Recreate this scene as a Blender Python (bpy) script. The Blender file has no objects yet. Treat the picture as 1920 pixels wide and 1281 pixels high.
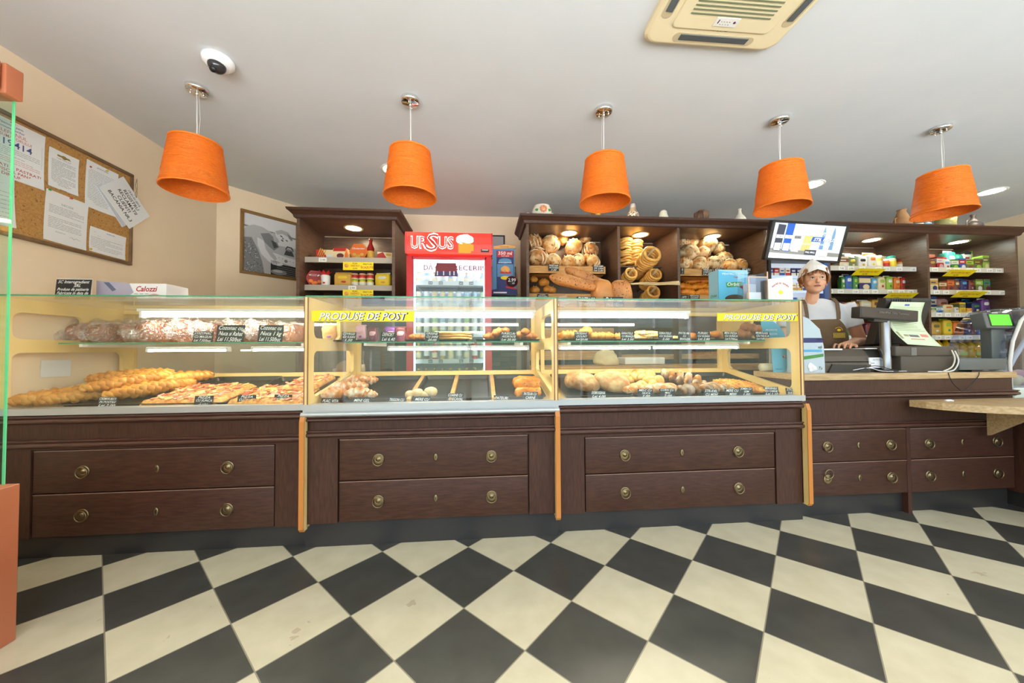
import bpy, bmesh, math, random
from mathutils import Vector, Matrix, noise
C = bpy.context.scene.collection
PI = math.pi
random.seed(7)

# ------------------------------------------------------------ camera, world, exposure
F_PX, CAM_H = 659.2, 1.08
YAW, PITCH, ROLL = math.radians(4.84), math.radians(1.33), math.radians(-0.322)
fw = Vector((math.sin(YAW)*math.cos(PITCH), math.cos(YAW)*math.cos(PITCH), math.sin(PITCH)))
rt = Vector((math.cos(YAW), -math.sin(YAW), 0)); up = rt.cross(fw)
RT = rt*math.cos(ROLL)+up*math.sin(ROLL); UP = -rt*math.sin(ROLL)+up*math.cos(ROLL)
cam_data = bpy.data.cameras.new('camera'); cam = bpy.data.objects.new('camera', cam_data); C.objects.link(cam)
cam_data.sensor_width = 36; cam_data.lens = F_PX*36/1920; cam_data.clip_start = 0.05
M = Matrix.Identity(4)
for i in range(3): M[i][0], M[i][1], M[i][2] = RT[i], UP[i], -fw[i]
M[2][3] = CAM_H; cam.matrix_world = M
sc = bpy.context.scene; sc.camera = cam
sc.view_settings.view_transform = 'Standard'; sc.view_settings.look = 'None'
sc.view_settings.exposure = 0.6; sc.view_settings.gamma = 1; sc.view_settings.use_curve_mapping = False
sc.cycles.transparent_max_bounces = 32; sc.cycles.max_bounces = 10; sc.cycles.diffuse_bounces = 5
sc.cycles.sample_clamp_indirect = 4
w = bpy.data.worlds.new('world'); sc.world = w; w.use_nodes = True
wb = w.node_tree.nodes['Background']; wn = w.node_tree          # daylight: cool sky above, lower half brightened to light the ceiling
_tc0 = wn.nodes.new('ShaderNodeTexCoord'); _sx = wn.nodes.new('ShaderNodeSeparateXYZ'); _rp = wn.nodes.new('ShaderNodeValToRGB'); _mr = wn.nodes.new('ShaderNodeMapRange')
wn.links.new(_tc0.outputs['Generated'], _sx.inputs[0]); wn.links.new(_sx.outputs[2], _mr.inputs[0]); _mr.inputs[1].default_value = -1; wn.links.new(_mr.outputs[0], _rp.inputs[0])
_rp.color_ramp.elements[0].position = .36; _rp.color_ramp.elements[0].color = (.89, .94, .97, 1)
_rp.color_ramp.elements[1].position = .44; _rp.color_ramp.elements[1].color = (.05, .06, .05, 1)  # dark horizon band added to cut reflections in the case glass
_e = _rp.color_ramp.elements.new(.53); _e.color = (.05, .06, .05, 1); _e = _rp.color_ramp.elements.new(.58); _e.color = (.19, .23, .29, 1)
wn.links.new(_rp.outputs[0], wb.inputs[0]); wb.inputs[1].default_value = 10.4

def at(px, py, Y=None, X=None, Z=None):
    """world point seen at a photograph pixel, on a plane of known depth, side or height"""
    d = fw + RT*(px-960)/F_PX + UP*(640.5-py)/F_PX
    if Y is not None: t = Y/d.y
    elif X is not None: t = X/d.x
    else: t = (Z-CAM_H)/d.z
    return Vector((0, 0, CAM_H)) + d*t

# ------------------------------------------------------------ materials
def s2l(c): return tuple(((v/255)/12.92 if v/255 <= .04045 else ((v/255+.055)/1.055)**2.4) for v in c)
_mc = {}
def mat(name, col, rough=.5, metal=0, emit=None, es=0, spec=.5, alpha=1, coat=0, trans=0):
    if name in _mc: return _mc[name]
    m = bpy.data.materials.new(name); m.use_nodes = True
    b = m.node_tree.nodes['Principled BSDF']
    b.inputs['Base Color'].default_value = (*s2l(col), 1)
    b.inputs['Roughness'].default_value = rough; b.inputs['Metallic'].default_value = metal
    b.inputs['Specular IOR Level'].default_value = spec
    b.inputs['Alpha'].default_value = alpha
    b.inputs['Coat Weight'].default_value = coat
    b.inputs['Transmission Weight'].default_value = trans
    if emit: b.inputs['Emission Color'].default_value = (*s2l(emit), 1); b.inputs['Emission Strength'].default_value = es
    _mc[name] = m; return m
def nd(m, t, **k):
    n = m.node_tree.nodes.new(t)
    for a, v in k.items(): setattr(n, a, v)
    return n
def noisy(name, c1, c2, scale=8, stretch=(1, 1, 1), rough=.5, detail=6, bump=0, lo=.35, hi=.65, c3=None, s3=60, t3=.62, spec=.5, coat=0):
    """two-tone noise material, optional specks c3"""
    if name in _mc: return _mc[name]
    m = mat(name, c1, rough, spec=spec, coat=coat); nt = m.node_tree; b = nt.nodes['Principled BSDF']; L = nt.links
    tc = nd(m, 'ShaderNodeTexCoord'); mp = nd(m, 'ShaderNodeMapping'); mp.inputs['Scale'].default_value = stretch
    oi = nd(m, 'ShaderNodeObjectInfo'); ad = nd(m, 'ShaderNodeVectorMath', operation='ADD'); ml = nd(m, 'ShaderNodeMath', operation='MULTIPLY'); ml.inputs[1].default_value = 37
    L.new(oi.outputs['Random'], ml.inputs[0]); L.new(tc.outputs['Object'], mp.inputs[0]); L.new(mp.outputs[0], ad.inputs[0]); L.new(ml.outputs[0], ad.inputs[1])
    n = nd(m, 'ShaderNodeTexNoise'); n.inputs['Scale'].default_value = scale; n.inputs['Detail'].default_value = detail
    L.new(ad.outputs[0], n.inputs['Vector'])
    r = nd(m, 'ShaderNodeValToRGB'); r.color_ramp.elements[0].position = lo; r.color_ramp.elements[1].position = hi
    r.color_ramp.elements[0].color = (*s2l(c1), 1); r.color_ramp.elements[1].color = (*s2l(c2), 1)
    L.new(n.outputs['Fac'], r.inputs[0]); out = r.outputs[0]
    if c3:
        n3 = nd(m, 'ShaderNodeTexNoise'); n3.inputs['Scale'].default_value = s3; n3.inputs['Detail'].default_value = 2; L.new(ad.outputs[0], n3.inputs['Vector'])
        g = nd(m, 'ShaderNodeMath', operation='GREATER_THAN'); g.inputs[1].default_value = t3; L.new(n3.outputs['Fac'], g.inputs[0])
        mx = nd(m, 'ShaderNodeMix', data_type='RGBA'); L.new(g.outputs[0], mx.inputs[0]); L.new(out, mx.inputs[6]); mx.inputs[7].default_value = (*s2l(c3), 1); out = mx.outputs[2]
    L.new(out, b.inputs['Base Color'])
    if bump:
        bp = nd(m, 'ShaderNodeBump'); bp.inputs['Strength'].default_value = bump; bp.inputs['Distance'].default_value = .01
        L.new(n.outputs['Fac'], bp.inputs['Height']); L.new(bp.outputs[0], b.inputs['Normal'])
    return m
def pane(name, tint, ior=1.5, spec=1.0):
    """thin pane: see-through with Fresnel reflection"""
    if name in _mc: return _mc[name]
    m = bpy.data.materials.new(name); m.use_nodes = True; nt = m.node_tree; nt.nodes.clear()
    o = nd(m, 'ShaderNodeOutputMaterial'); t = nd(m, 'ShaderNodeBsdfTransparent'); t.inputs[0].default_value = (*tint, 1)
    g = nd(m, 'ShaderNodeBsdfGlossy'); g.inputs['Roughness'].default_value = .02; g.inputs[0].default_value = (spec, spec, spec, 1)
    f = nd(m, 'ShaderNodeFresnel'); f.inputs[0].default_value = ior; x = nd(m, 'ShaderNodeMixShader')
    ge = nd(m, 'ShaderNodeNewGeometry'); io = nd(m, 'ShaderNodeMapRange'); io.inputs[3].default_value = ior; io.inputs[4].default_value = 1/ior
    nt.links.new(ge.outputs['Backfacing'], io.inputs[0]); nt.links.new(io.outputs[0], f.inputs[0])   # same reflectance from both sides
    nt.links.new(f.outputs[0], x.inputs[0]); nt.links.new(t.outputs[0], x.inputs[1]); nt.links.new(g.outputs[0], x.inputs[2]); nt.links.new(x.outputs[0], o.inputs[0])
    _mc[name] = m; return m
def film(name, tint, gloss, rough=.15, diff=0.0, bumpscale=30):
    """crinkly clear plastic wrap"""
    if name in _mc: return _mc[name]
    m = pane(name, tint); nt = m.node_tree
    g = [n for n in nt.nodes if n.type == 'BSDF_GLOSSY'][0]; g.inputs['Roughness'].default_value = rough
    x = [n for n in nt.nodes if n.type == 'MIX_SHADER'][0]
    tc = nd(m, 'ShaderNodeTexCoord'); n = nd(m, 'ShaderNodeTexNoise'); n.inputs['Scale'].default_value = bumpscale; n.inputs['Detail'].default_value = 4; n.inputs['Distortion'].default_value = 2
    nt.links.new(tc.outputs['Object'], n.inputs['Vector'])
    bp = nd(m, 'ShaderNodeBump'); bp.inputs['Strength'].default_value = .9; bp.inputs['Distance'].default_value = .02
    nt.links.new(n.outputs['Fac'], bp.inputs['Height']); nt.links.new(bp.outputs[0], g.inputs['Normal'])
    r = nd(m, 'ShaderNodeValToRGB'); r.color_ramp.elements[0].position = .5; r.color_ramp.elements[1].position = .62
    r.color_ramp.elements[0].color = (gloss*.35,)*3+(1,); r.color_ramp.elements[1].color = (gloss,)*3+(1,)
    nt.links.new(n.outputs['Fac'], r.inputs[0]); nt.links.new(r.outputs[0], x.inputs[0])
    return m

WOOD = noisy('dark_wood', (62, 38, 28), (84, 54, 40), 14, (9, 9, 1), .42, lo=.3, hi=.75, spec=.35)
WOODH = noisy('dark_wood_long_grain', (62, 38, 28), (84, 54, 40), 14, (1, 9, 9), .40, lo=.3, hi=.75, spec=.35)
WOODM = noisy('moulding_wood', (72, 42, 34), (90, 58, 46), 14, (1, 9, 9), .28, coat=.3)
WOODI = noisy('cabinet_inside_wood', (84, 62, 50), (104, 80, 64), 10, (1, 1, 8), .35)
BLACKK = mat('black_kick', (46, 44, 42), .35)
CREAM = noisy('cream_laminate', (242, 214, 146), (234, 202, 128), 4, (1, 1, 1), .4)
ORANGE_EDGE = mat('orange_wood_edge', (206, 130, 58), .45)
BROWN_EDGE = mat('brown_edge', (150, 104, 78), .45)
OAK = noisy('light_oak', (206, 178, 134), (182, 150, 104), 9, (1, 10, 10), .45)
OAKY = noisy('golden_oak', (206, 160, 96), (182, 132, 70), 9, (1, 10, 10), .5)
STEEL = mat('brushed_steel', (196, 200, 200), .35, .6)
CHROME = mat('chrome', (235, 235, 235), .06, 1)
BRASS = mat('antique_brass', (150, 132, 96), .3, .9)
GLASS = pane('clear_glass', (.975, .993, .982))
GLASSEDGE = mat('green_glass_edge', (70, 150, 110), .15)
GLASSG = mat('bright_green_glass_edge', (120, 220, 160), .15)
TUBE = mat('lamp_tube', (255, 250, 235), .4, emit=(255, 244, 222), es=26)
LED = mat('led_strip', (255, 250, 235), .4, emit=(255, 242, 215), es=24)
SPOT = mat('spot_lamp', (255, 250, 235), .4, emit=(255, 236, 196), es=45)
WHITEP = mat('white_plastic', (232, 230, 224), .4)
GREYP = mat('grey_plastic', (120, 118, 114), .5)
DARKP = mat('dark_plastic', (52, 49, 46), .42)
BLACKP = mat('black_plastic', (24, 24, 26), .35)
PAPER = mat('white_paper', (236, 238, 240), .7)
INK = mat('black_ink', (40, 40, 48), .7)
REDINK = mat('red_ink', (190, 40, 50), .7)
CHALK = mat('chalk_white', (240, 240, 236), .7)
SLATE = mat('slate_black', (34, 34, 38), .6)
TRAY = mat('dark_baking_tray', (62, 54, 46), .3, .55)
YELLOW = mat('bright_yellow_card', (246, 222, 20), .5)

# ------------------------------------------------------------ mesh builder
class MB:
    def __init__(s): s.v = []; s.f = []; s.m = []; s.sm = []
    def add(s, vs, fs, m=0, smooth=False):
        o = len(s.v); s.v += [Vector(v) for v in vs]
        for f in fs: s.f.append([i+o for i in f]); s.m.append(m); s.sm.append(smooth)
        return s
    def box(s, x0, x1, y0, y1, z0, z1, m=0, T=None, bev=0):
        if bev:
            b = bev
            bm = bmesh.new(); bmesh.ops.create_cube(bm, size=1)
            for v in bm.verts: v.co = Vector(((x0+x1)/2+v.co.x*(x1-x0), (y0+y1)/2+v.co.y*(y1-y0), (z0+z1)/2+v.co.z*(z1-z0)))
            bmesh.ops.bevel(bm, geom=bm.edges[:], offset=b, segments=2, affect='EDGES', profile=.6)
            return s.bm(bm, m, T, True)
        v = [(x, y, z) for z in (z0, z1) for y in (y0, y1) for x in (x0, x1)]
        v = [Vector(p) for p in v]
        if T: v = [T @ p for p in v]
        return s.add(v, [(0, 2, 3, 1), (4, 5, 7, 6), (0, 1, 5, 4), (2, 6, 7, 3), (0, 4, 6, 2), (1, 3, 7, 5)], m)
    def bm(s, bm, m=0, T=None, smooth=False):
        bm.verts.index_update()
        s.add([(T @ v.co) if T else v.co.copy() for v in bm.verts], [[v.index for v in f.verts] for f in bm.faces], m, smooth); bm.free(); return s
    def prism(s, poly, axis, a, b, m=0, T=None, smooth=False):
        """poly in the two other axes (order xyz), extruded a..b along axis"""
        n = len(poly)
        def P(p, t):
            q = {'x': (t, p[0], p[1]), 'y': (p[0], t, p[1]), 'z': (p[0], p[1], t)}[axis]; q = Vector(q)
            return T @ q if T else q
        s.add([P(p, a) for p in poly]+[P(p, b) for p in poly], [list(range(n))[::-1], list(range(n, 2*n))], m)
        s.add([P(p, a) for p in poly]+[P(p, b) for p in poly], [(i, (i+1) % n, n+(i+1) % n, n+i) for i in range(n)], m, smooth)
        return s
    def lathe(s, prof, T=None, seg=24, m=0, smooth=True, cap=True, ang=2*PI):
        full = abs(ang-2*PI) < 1e-6; k = seg if full else seg+1
        vs = []; fs = []
        for r, z in prof:
            for i in range(k):
                a = ang*i/seg; p = Vector((r*math.cos(a), r*math.sin(a), z)); vs.append(T @ p if T else p)
        for j in range(len(prof)-1):
            for i in range(seg):
                i2 = (i+1) % k
                fs.append((j*k+i, j*k+i2, (j+1)*k+i2, (j+1)*k+i))
        s.add(vs, fs, m, smooth)
        if cap and full:
            if prof[0][0] > 1e-5: s.add(vs[:k], [list(range(k))[::-1]], m)
            if prof[-1][0] > 1e-5: s.add(vs[-k:], [list(range(k))], m)
        return s
    def tube(s, pts, r, seg=8, m=0, closed=False, T=None, smooth=True):
        pts = [Vector(p) for p in pts]; n = len(pts); rs = r if isinstance(r, (list, tuple)) else [r]*n
        if T: pts = [T @ p for p in pts]
        vs = []; u = None
        for i, p in enumerate(pts):
            d = (pts[(i+1) % n]-pts[i-1]) if closed else (pts[min(i+1, n-1)]-pts[max(i-1, 0)])
            if d.length < 1e-9: d = Vector((0, 0, 1))
            d.normalize()
            if u is None: u = d.orthogonal().normalized()
            u = (u-d*u.dot(d)); u = u.normalized() if u.length > 1e-6 else d.orthogonal().normalized()
            w_ = d.cross(u)
            for k in range(seg):
                a = 2*PI*k/seg; vs.append(p+(u*math.cos(a)+w_*math.sin(a))*rs[i])
        fs = []
        for i in range(n if closed else n-1):
            j = (i+1) % n
            for k in range(seg): fs.append((i*seg+k, i*seg+(k+1) % seg, j*seg+(k+1) % seg, j*seg+k))
        if not closed: fs += [list(range(seg))[::-1], list(range((n-1)*seg, n*seg))]
        return s.add(vs, fs, m, smooth)
    def blob(s, c, r, R=None, seg=16, rings=10, m=0, nz=0, nf=8, seed=0, flat=None, pw=1.0, fn=None):
        """ellipsoid with noise; flat: z below which it is cut flat"""
        vs = []; fs = []; c = Vector(c)
        for j in range(rings+1):
            t = PI*j/rings
            for i in range(seg):
                a = 2*PI*i/seg
                d = Vector((math.sin(t)*math.cos(a), math.sin(t)*math.sin(a), math.cos(t)))
                if pw != 1: d = Vector([math.copysign(abs(q)**pw, q) for q in d])
                p = Vector((d.x*r[0], d.y*r[1], d.z*r[2]))
                if nz: p += d*nz*noise.noise(Vector((p.x*nf+seed, p.y*nf, p.z*nf)))
                if fn: p = fn(p)
                if flat is not None and p.z < flat: p.z = flat
                if R: p = R @ p
                vs.append(c+p)
        for j in range(rings):
            for i in range(seg):
                fs.append((j*seg+i, (j+1)*seg+i, (j+1)*seg+(i+1) % seg, j*seg+(i+1) % seg))
        return s.add(vs, fs, m, True)
    def text(s, txt, size, T, m=0, shear=0, bold=0, align='CENTER', width=None, ex=0):
        vs, fs = text_mesh(txt, shear, bold, ex)
        if not vs: return s
        x0 = min(v.x for v in vs); x1 = max(v.x for v in vs); w_ = (x1-x0) or 1
        sx = size
        if width: sx = width/w_
        off = {'CENTER': -(x0+x1)/2, 'LEFT': -x0, 'RIGHT': -x1}[align]
        return s.add([T @ Vector(((v.x+off)*sx, v.y*size, v.z*size)) for v in vs], fs, m)
    def build(s, name, mats, parent=None, off=None):
        me = bpy.data.meshes.new(name); off = off or Vector((0, 0, 0))
        me.from_pydata([v-off for v in s.v], [], s.f)
        for m_ in (mats if isinstance(mats, (list, tuple)) else [mats]): me.materials.append(m_)
        me.polygons.foreach_set('material_index', s.m); me.polygons.foreach_set('use_smooth', s.sm); me.update()
        o = bpy.data.objects.new(name, me); C.objects.link(o)
        if parent: o.parent = parent
        return o
_tc = {}
def text_mesh(txt, shear, bold, ex):
    k = (txt, shear, bold, ex)
    if k not in _tc:
        cu = bpy.data.curves.new('t', 'FONT'); cu.body = txt; cu.size = 1; cu.shear = shear; cu.offset = bold; cu.resolution_u = 2; cu.extrude = ex
        ob = bpy.data.objects.new('t', cu); me = bpy.data.meshes.new_from_object(ob)
        _tc[k] = ([v.co.copy() for v in me.vertices], [list(p.vertices) for p in me.polygons])
        bpy.data.objects.remove(ob); bpy.data.curves.remove(cu); bpy.data.meshes.remove(me)
    return _tc[k]
def tag(o, label, cat, group=None, kind=None):
    if label: o['label'] = label
    if cat: o['category'] = cat
    if group: o['group'] = group
    if kind: o['kind'] = kind
    return o
class Thing:
    """a top-level Empty at the thing's base; parts are meshes in world or local coordinates below it"""
    def __init__(s, name, label, cat, loc=(0, 0, 0), rz=0, group=None, world=False):
        s.o = bpy.data.objects.new(name, None); s.o.empty_display_size = .05; C.objects.link(s.o)
        s.o.location = loc; s.o.rotation_euler = (0, 0, rz); tag(s.o, label, cat, group); s.off = Vector(loc) if world else None
    def part(s, name, mb, mats, parent=None, label=None):
        o = mb.build(name, mats, parent or s.o, s.off)
        if label: o['label'] = label
        return o
def single(name, mb, mats, label, cat, group=None, loc=None):
    o = mb.build(name, mats, None, Vector(loc) if loc else None)
    if loc: o.location = loc
    return tag(o, label, cat, group)
def struct(name, mb, mats):
    o = mb.build(name, mats); o['kind'] = 'structure'; return o
def dup(root, loc=None, rot=None, label=None, group=None, scale=None):
    r = root.copy(); C.objects.link(r)
    if loc is not None: r.location = loc
    if rot is not None: r.rotation_euler = rot
    if scale is not None: r.scale = scale
    if label: r['label'] = label
    if group: r['group'] = group
    for ch in list(root.children):
        c = ch.copy(); C.objects.link(c); c.parent = r
        for g in ch.children:
            d = g.copy(); C.objects.link(d); d.parent = c
    return r
def TR(x, y, z, rx=0, ry=0, rz=0, s=1):
    return Matrix.Translation((x, y, z)) @ Matrix.Rotation(rz, 4, 'Z') @ Matrix.Rotation(ry, 4, 'Y') @ Matrix.Rotation(rx, 4, 'X') @ Matrix.Scale(s, 4)
UPR = PI/2     # turns text lying in xy to stand facing -y

# ------------------------------------------------------------ room shell
CEIL = 2.736
def floor_mat():
    m = mat('checker_floor', (200, 196, 176), .32); nt = m.node_tree; L = nt.links; b = nt.nodes['Principled BSDF']
    tc = nd(m, 'ShaderNodeTexCoord'); sp = nd(m, 'ShaderNodeSeparateXYZ'); L.new(tc.outputs['Object'], sp.inputs[0])
    def mth(op, a, c):
        n = nd(m, 'ShaderNodeMath', operation=op)
        for i, q in enumerate((a, c)):
            if q is None: continue
            if isinstance(q, (int, float)): n.inputs[i].default_value = q
            else: L.new(q, n.inputs[i])
        return n.outputs[0]
    S = .2289
    x = mth('DIVIDE', mth('ADD', sp.outputs[0], .538), 2*S); y = mth('DIVIDE', mth('SUBTRACT', sp.outputs[1], 1.965), 2*S)
    A = mth('ADD', x, y); B = mth('SUBTRACT', x, y)
    fa, fb = mth('FLOOR', A, None), mth('FLOOR', B, None)
    par = mth('FLOORED_MODULO', mth('ADD', fa, fb), 2)
    def edge(v): return mth('ABSOLUTE', mth('SUBTRACT', mth('FRACT', v, None), .5), None)
    e = mth('GREATER_THAN', mth('MAXIMUM', edge(A), edge(B)), .4935)
    n1 = nd(m, 'ShaderNodeTexNoise'); n1.inputs['Scale'].default_value = 9; n1.inputs['Detail'].default_value = 8; L.new(tc.outputs['Object'], n1.inputs[0])
    def ramp(a, c, src):
        r = nd(m, 'ShaderNodeValToRGB'); r.color_ramp.elements[0].position = .3; r.color_ramp.elements[1].position = .7
        r.color_ramp.elements[0].color = (*s2l(a), 1); r.color_ramp.elements[1].color = (*s2l(c), 1); L.new(src, r.inputs[0]); return r.outputs[0]
    wht = ramp((204, 194, 162), (216, 206, 176), n1.outputs[0]); blk = ramp((64, 63, 58), (76, 75, 69), n1.outputs[0])
    # scuffs
    n2 = nd(m, 'ShaderNodeTexNoise'); n2.inputs['Scale'].default_value = 2.2; n2.inputs['Detail'].default_value = 9; n2.inputs['Distortion'].default_value = 3; L.new(tc.outputs['Object'], n2.inputs[0])
    sc_ = mth('MULTIPLY', mth('GREATER_THAN', n2.outputs[0], .70), .35)
    mx0 = nd(m, 'ShaderNodeMix', data_type='RGBA'); L.new(sc_, mx0.inputs[0]); L.new(wht, mx0.inputs[6]); mx0.inputs[7].default_value = (*s2l((150, 110, 92)), 1)
    mx = nd(m, 'ShaderNodeMix', data_type='RGBA'); L.new(par, mx.inputs[0]); L.new(mx0.outputs[2], mx.inputs[6]); L.new(blk, mx.inputs[7])
    m2 = nd(m, 'ShaderNodeMix', data_type='RGBA'); L.new(e, m2.inputs[0]); L.new(mx.outputs[2], m2.inputs[6]); m2.inputs[7].default_value = (*s2l((150, 140, 118)), 1)
    L.new(m2.outputs[2], b.inputs['Base Color'])
    r = ramp((78, 78, 78), (110, 110, 110), n1.outputs[0]); 
    return m
WALL = noisy('peach_wall_paint', (246, 225, 196), (242, 220, 190), 3, rough=.85, spec=.2)
CEILM = noisy('ceiling_paint', (212, 215, 217), (208, 212, 214), 3, rough=.9, spec=.2)
def stone_mat():
    m = mat('stacked_stone', (140, 130, 108), .8); nt = m.node_tree; L = nt.links; b = nt.nodes['Principled BSDF']
    tc = nd(m, 'ShaderNodeTexCoord'); mp = nd(m, 'ShaderNodeMapping'); mp.inputs['Rotation'].default_value = (PI/2, 0, 0); L.new(tc.outputs['Object'], mp.inputs[0])
    br = nd(m, 'ShaderNodeTexBrick'); br.inputs['Scale'].default_value = 4; br.inputs['Brick Width'].default_value = .9; br.inputs['Row Height'].default_value = .22
    br.inputs['Color1'].default_value = (*s2l((150, 142, 112)), 1); br.inputs['Color2'].default_value = (*s2l((108, 106, 84)), 1); br.inputs['Mortar'].default_value = (*s2l((92, 84, 68)), 1); br.inputs['Mortar Size'].default_value = .012
    L.new(mp.outputs[0], br.inputs[0]); L.new(br.outputs[0], b.inputs['Base Color'])
    bp = nd(m, 'ShaderNodeBump'); bp.inputs['Strength'].default_value = .5; L.new(br.outputs['Fac'], bp.inputs['Height']); L.new(bp.outputs[0], b.inputs['Normal'])
    return m
XL, YB, XR, YF = -2.58, 4.34, 6.72, -2.6
struct('floor', MB().box(XL-.2, XR+.2, YF, YB+.4, -.1, 0), floor_mat())
struct('ceiling', MB().box(XL-.2, XR+.2, YF, YB+.4, CEIL, CEIL+.1), CEILM)
struct('wall_left', MB().box(XL-.12, XL, YF, 3.633, 0, CEIL), WALL)
cxe = XL+(YB-3.633)*.878
struct('wall_corner', MB().prism([(XL, 3.633), (cxe, YB), (cxe, YB+.1), (XL-.12, YB+.1), (XL-.12, 3.633)], 'z', 0, CEIL), WALL)
struct('wall_back', MB().box(cxe, XR, YB, YB+.12, 0, CEIL), WALL)
struct('wall_right', MB().box(XR, XR+.12, YF, YB+.12, 0, CEIL), WALL)
STONE = stone_mat()
struct('trim_1', MB().box(.02, .42, YB-.02, YB, 0, 2.11), STONE)
struct('trim_2', MB().box(6.0, XR, YB-.02, YB, 0, 2.42), STONE)
# street front behind the photographer: posts and lintel around open glazing
fr = MB()
fr.box(XL, XR, YF, YF+.12, 2.62, CEIL); fr.box(XL, XR, YF, YF+.12, 0, .12)
for x in (XL, -.3, 1.9, 4.1, XR-.1): fr.box(x, x+.1, YF, YF+.12, .12, 2.62)
struct('window_1', fr, mat('window_frame', (210, 208, 204), .4))
# ------------------------------------------------------------ bakery display cases
def ring_pull(x, y, z, th, parent, flipped=False, k=1.0):
    m = MB()
    T = TR(x, y, z, PI/2)
    m.lathe([(0, .0), (.030, 0), (.031, .003), (.026, .005), (.022, .0035), (.020, .006), (.017, .004), (.013, .0045), (.011, .008), (.004, .010), (0, .0105)], T=T, seg=20)
    o = th.part('ring_pull', m, BRASS, parent)
    r = MB(); dz = .036 if flipped else -.006
    r.tube([(x+.028*math.cos(a), y-.012, z+dz+.028*math.sin(a)) for a in [2*PI*i/20 for i in range(20)]], .0028, 6, closed=True)
    o2 = r.build('ring', BRASS, None, th.off); o2.parent = parent; return o
def keyhole(x, y, z, th, parent):
    m = MB(); m.lathe([(0, 0), (.011, 0), (.012, .002), (.008, .004), (0, .004)], T=TR(x, y, z, PI/2) @ Matrix.Diagonal((1, 1.9, 1, 1)), seg=16)
    m.box(x-.0015, x+.0015, y-.0046, y-.004, z-.008, z+.008, 1)
    return th.part('keyhole_plate', m, [BRASS, BLACKP], parent)
def drawer(th, x0, x1, y, z0, z1, flip_left=False, inset=.2):
    d = MB(); d.box(x0, x1, y, y+.02, z0, z1, 0, bev=.002)
    d.box(x0, x1, y-.0008, y, z1-.004, z1, 1)
    o = th.part('drawer', d, [WOODH, mat('pale_edge_band', (150, 118, 98), .4)])
    zc = (z0+z1)/2; dx = (x1-x0)*inset
    ring_pull(x0+dx, y, zc, th, o, flip_left); ring_pull(x1-dx, y, zc, th, o); keyhole((x0+x1)/2, y, zc, th, o)
    return o
def moulding_profile(y, z0, z1, out):
    h = z1-z0
    pts = [(y+.012, z0), (y-.15*out, z0), (y-.35*out, z0+.12*h)]
    for i in range(7):
        a = -PI/2+PI*i/6*.9; pts.append((y-.45*out-.55*out*math.cos(a), z0+.42*h+.28*h*math.sin(a)))
    pts += [(y-.5*out, z0+.76*h), (y-.8*out, z0+.82*h), (y-.8*out, z0+.97*h), (y-.5*out, z1), (y+.012, z1)]
    return pts
def rounded_hole_panel(mb, x0, x1, y0, y1, z0, z1, holes, r=.04, m=0):
    """panel in the yz plane with rounded windows stacked in z; holes = (ya, yb, za, zb, skew) bottom edge rises by skew"""
    cuts = sorted(holes, key=lambda h: h[2]); z = z0
    for (ya, yb, za, zb, sk) in cuts:
        # solid below the hole, slanted
        mb.prism([(y0, z), (y1, z), (y1, za+sk), (yb, za+sk), (ya, za), (y0, za)], 'x', x0, x1, m)
        mb.prism([(y0, za), (ya, za), (ya, zb), (y0, zb)], 'x', x0, x1, m)
        mb.prism([(yb, za+sk), (y1, za+sk), (y1, zb), (yb, zb)], 'x', x0, x1, m)
        for (cy, cz, sy, sz, dz) in ((ya, za, 1, 1, 0), (yb, za, -1, 1, sk), (ya, zb, 1, -1, 0), (yb, zb, -1, -1, 0)):
            p = [(cy, cz+dz)]
            for i in range(7):
                a = PI/2*i/6; p.append((cy+sy*r*(1-math.sin(a)), cz+dz+sz*r*(1-math.cos(a))))
            mb.prism(p, 'x', x0, x1, m)
        z = zb
    mb.prism([(y0, z), (y1, z), (y1, z1), (y0, z1)], 'x', x0, x1, m)
SL = .19
def deck_z(y): return .775+(y-2.10)*SL
DSL = math.atan(SL)
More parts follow.
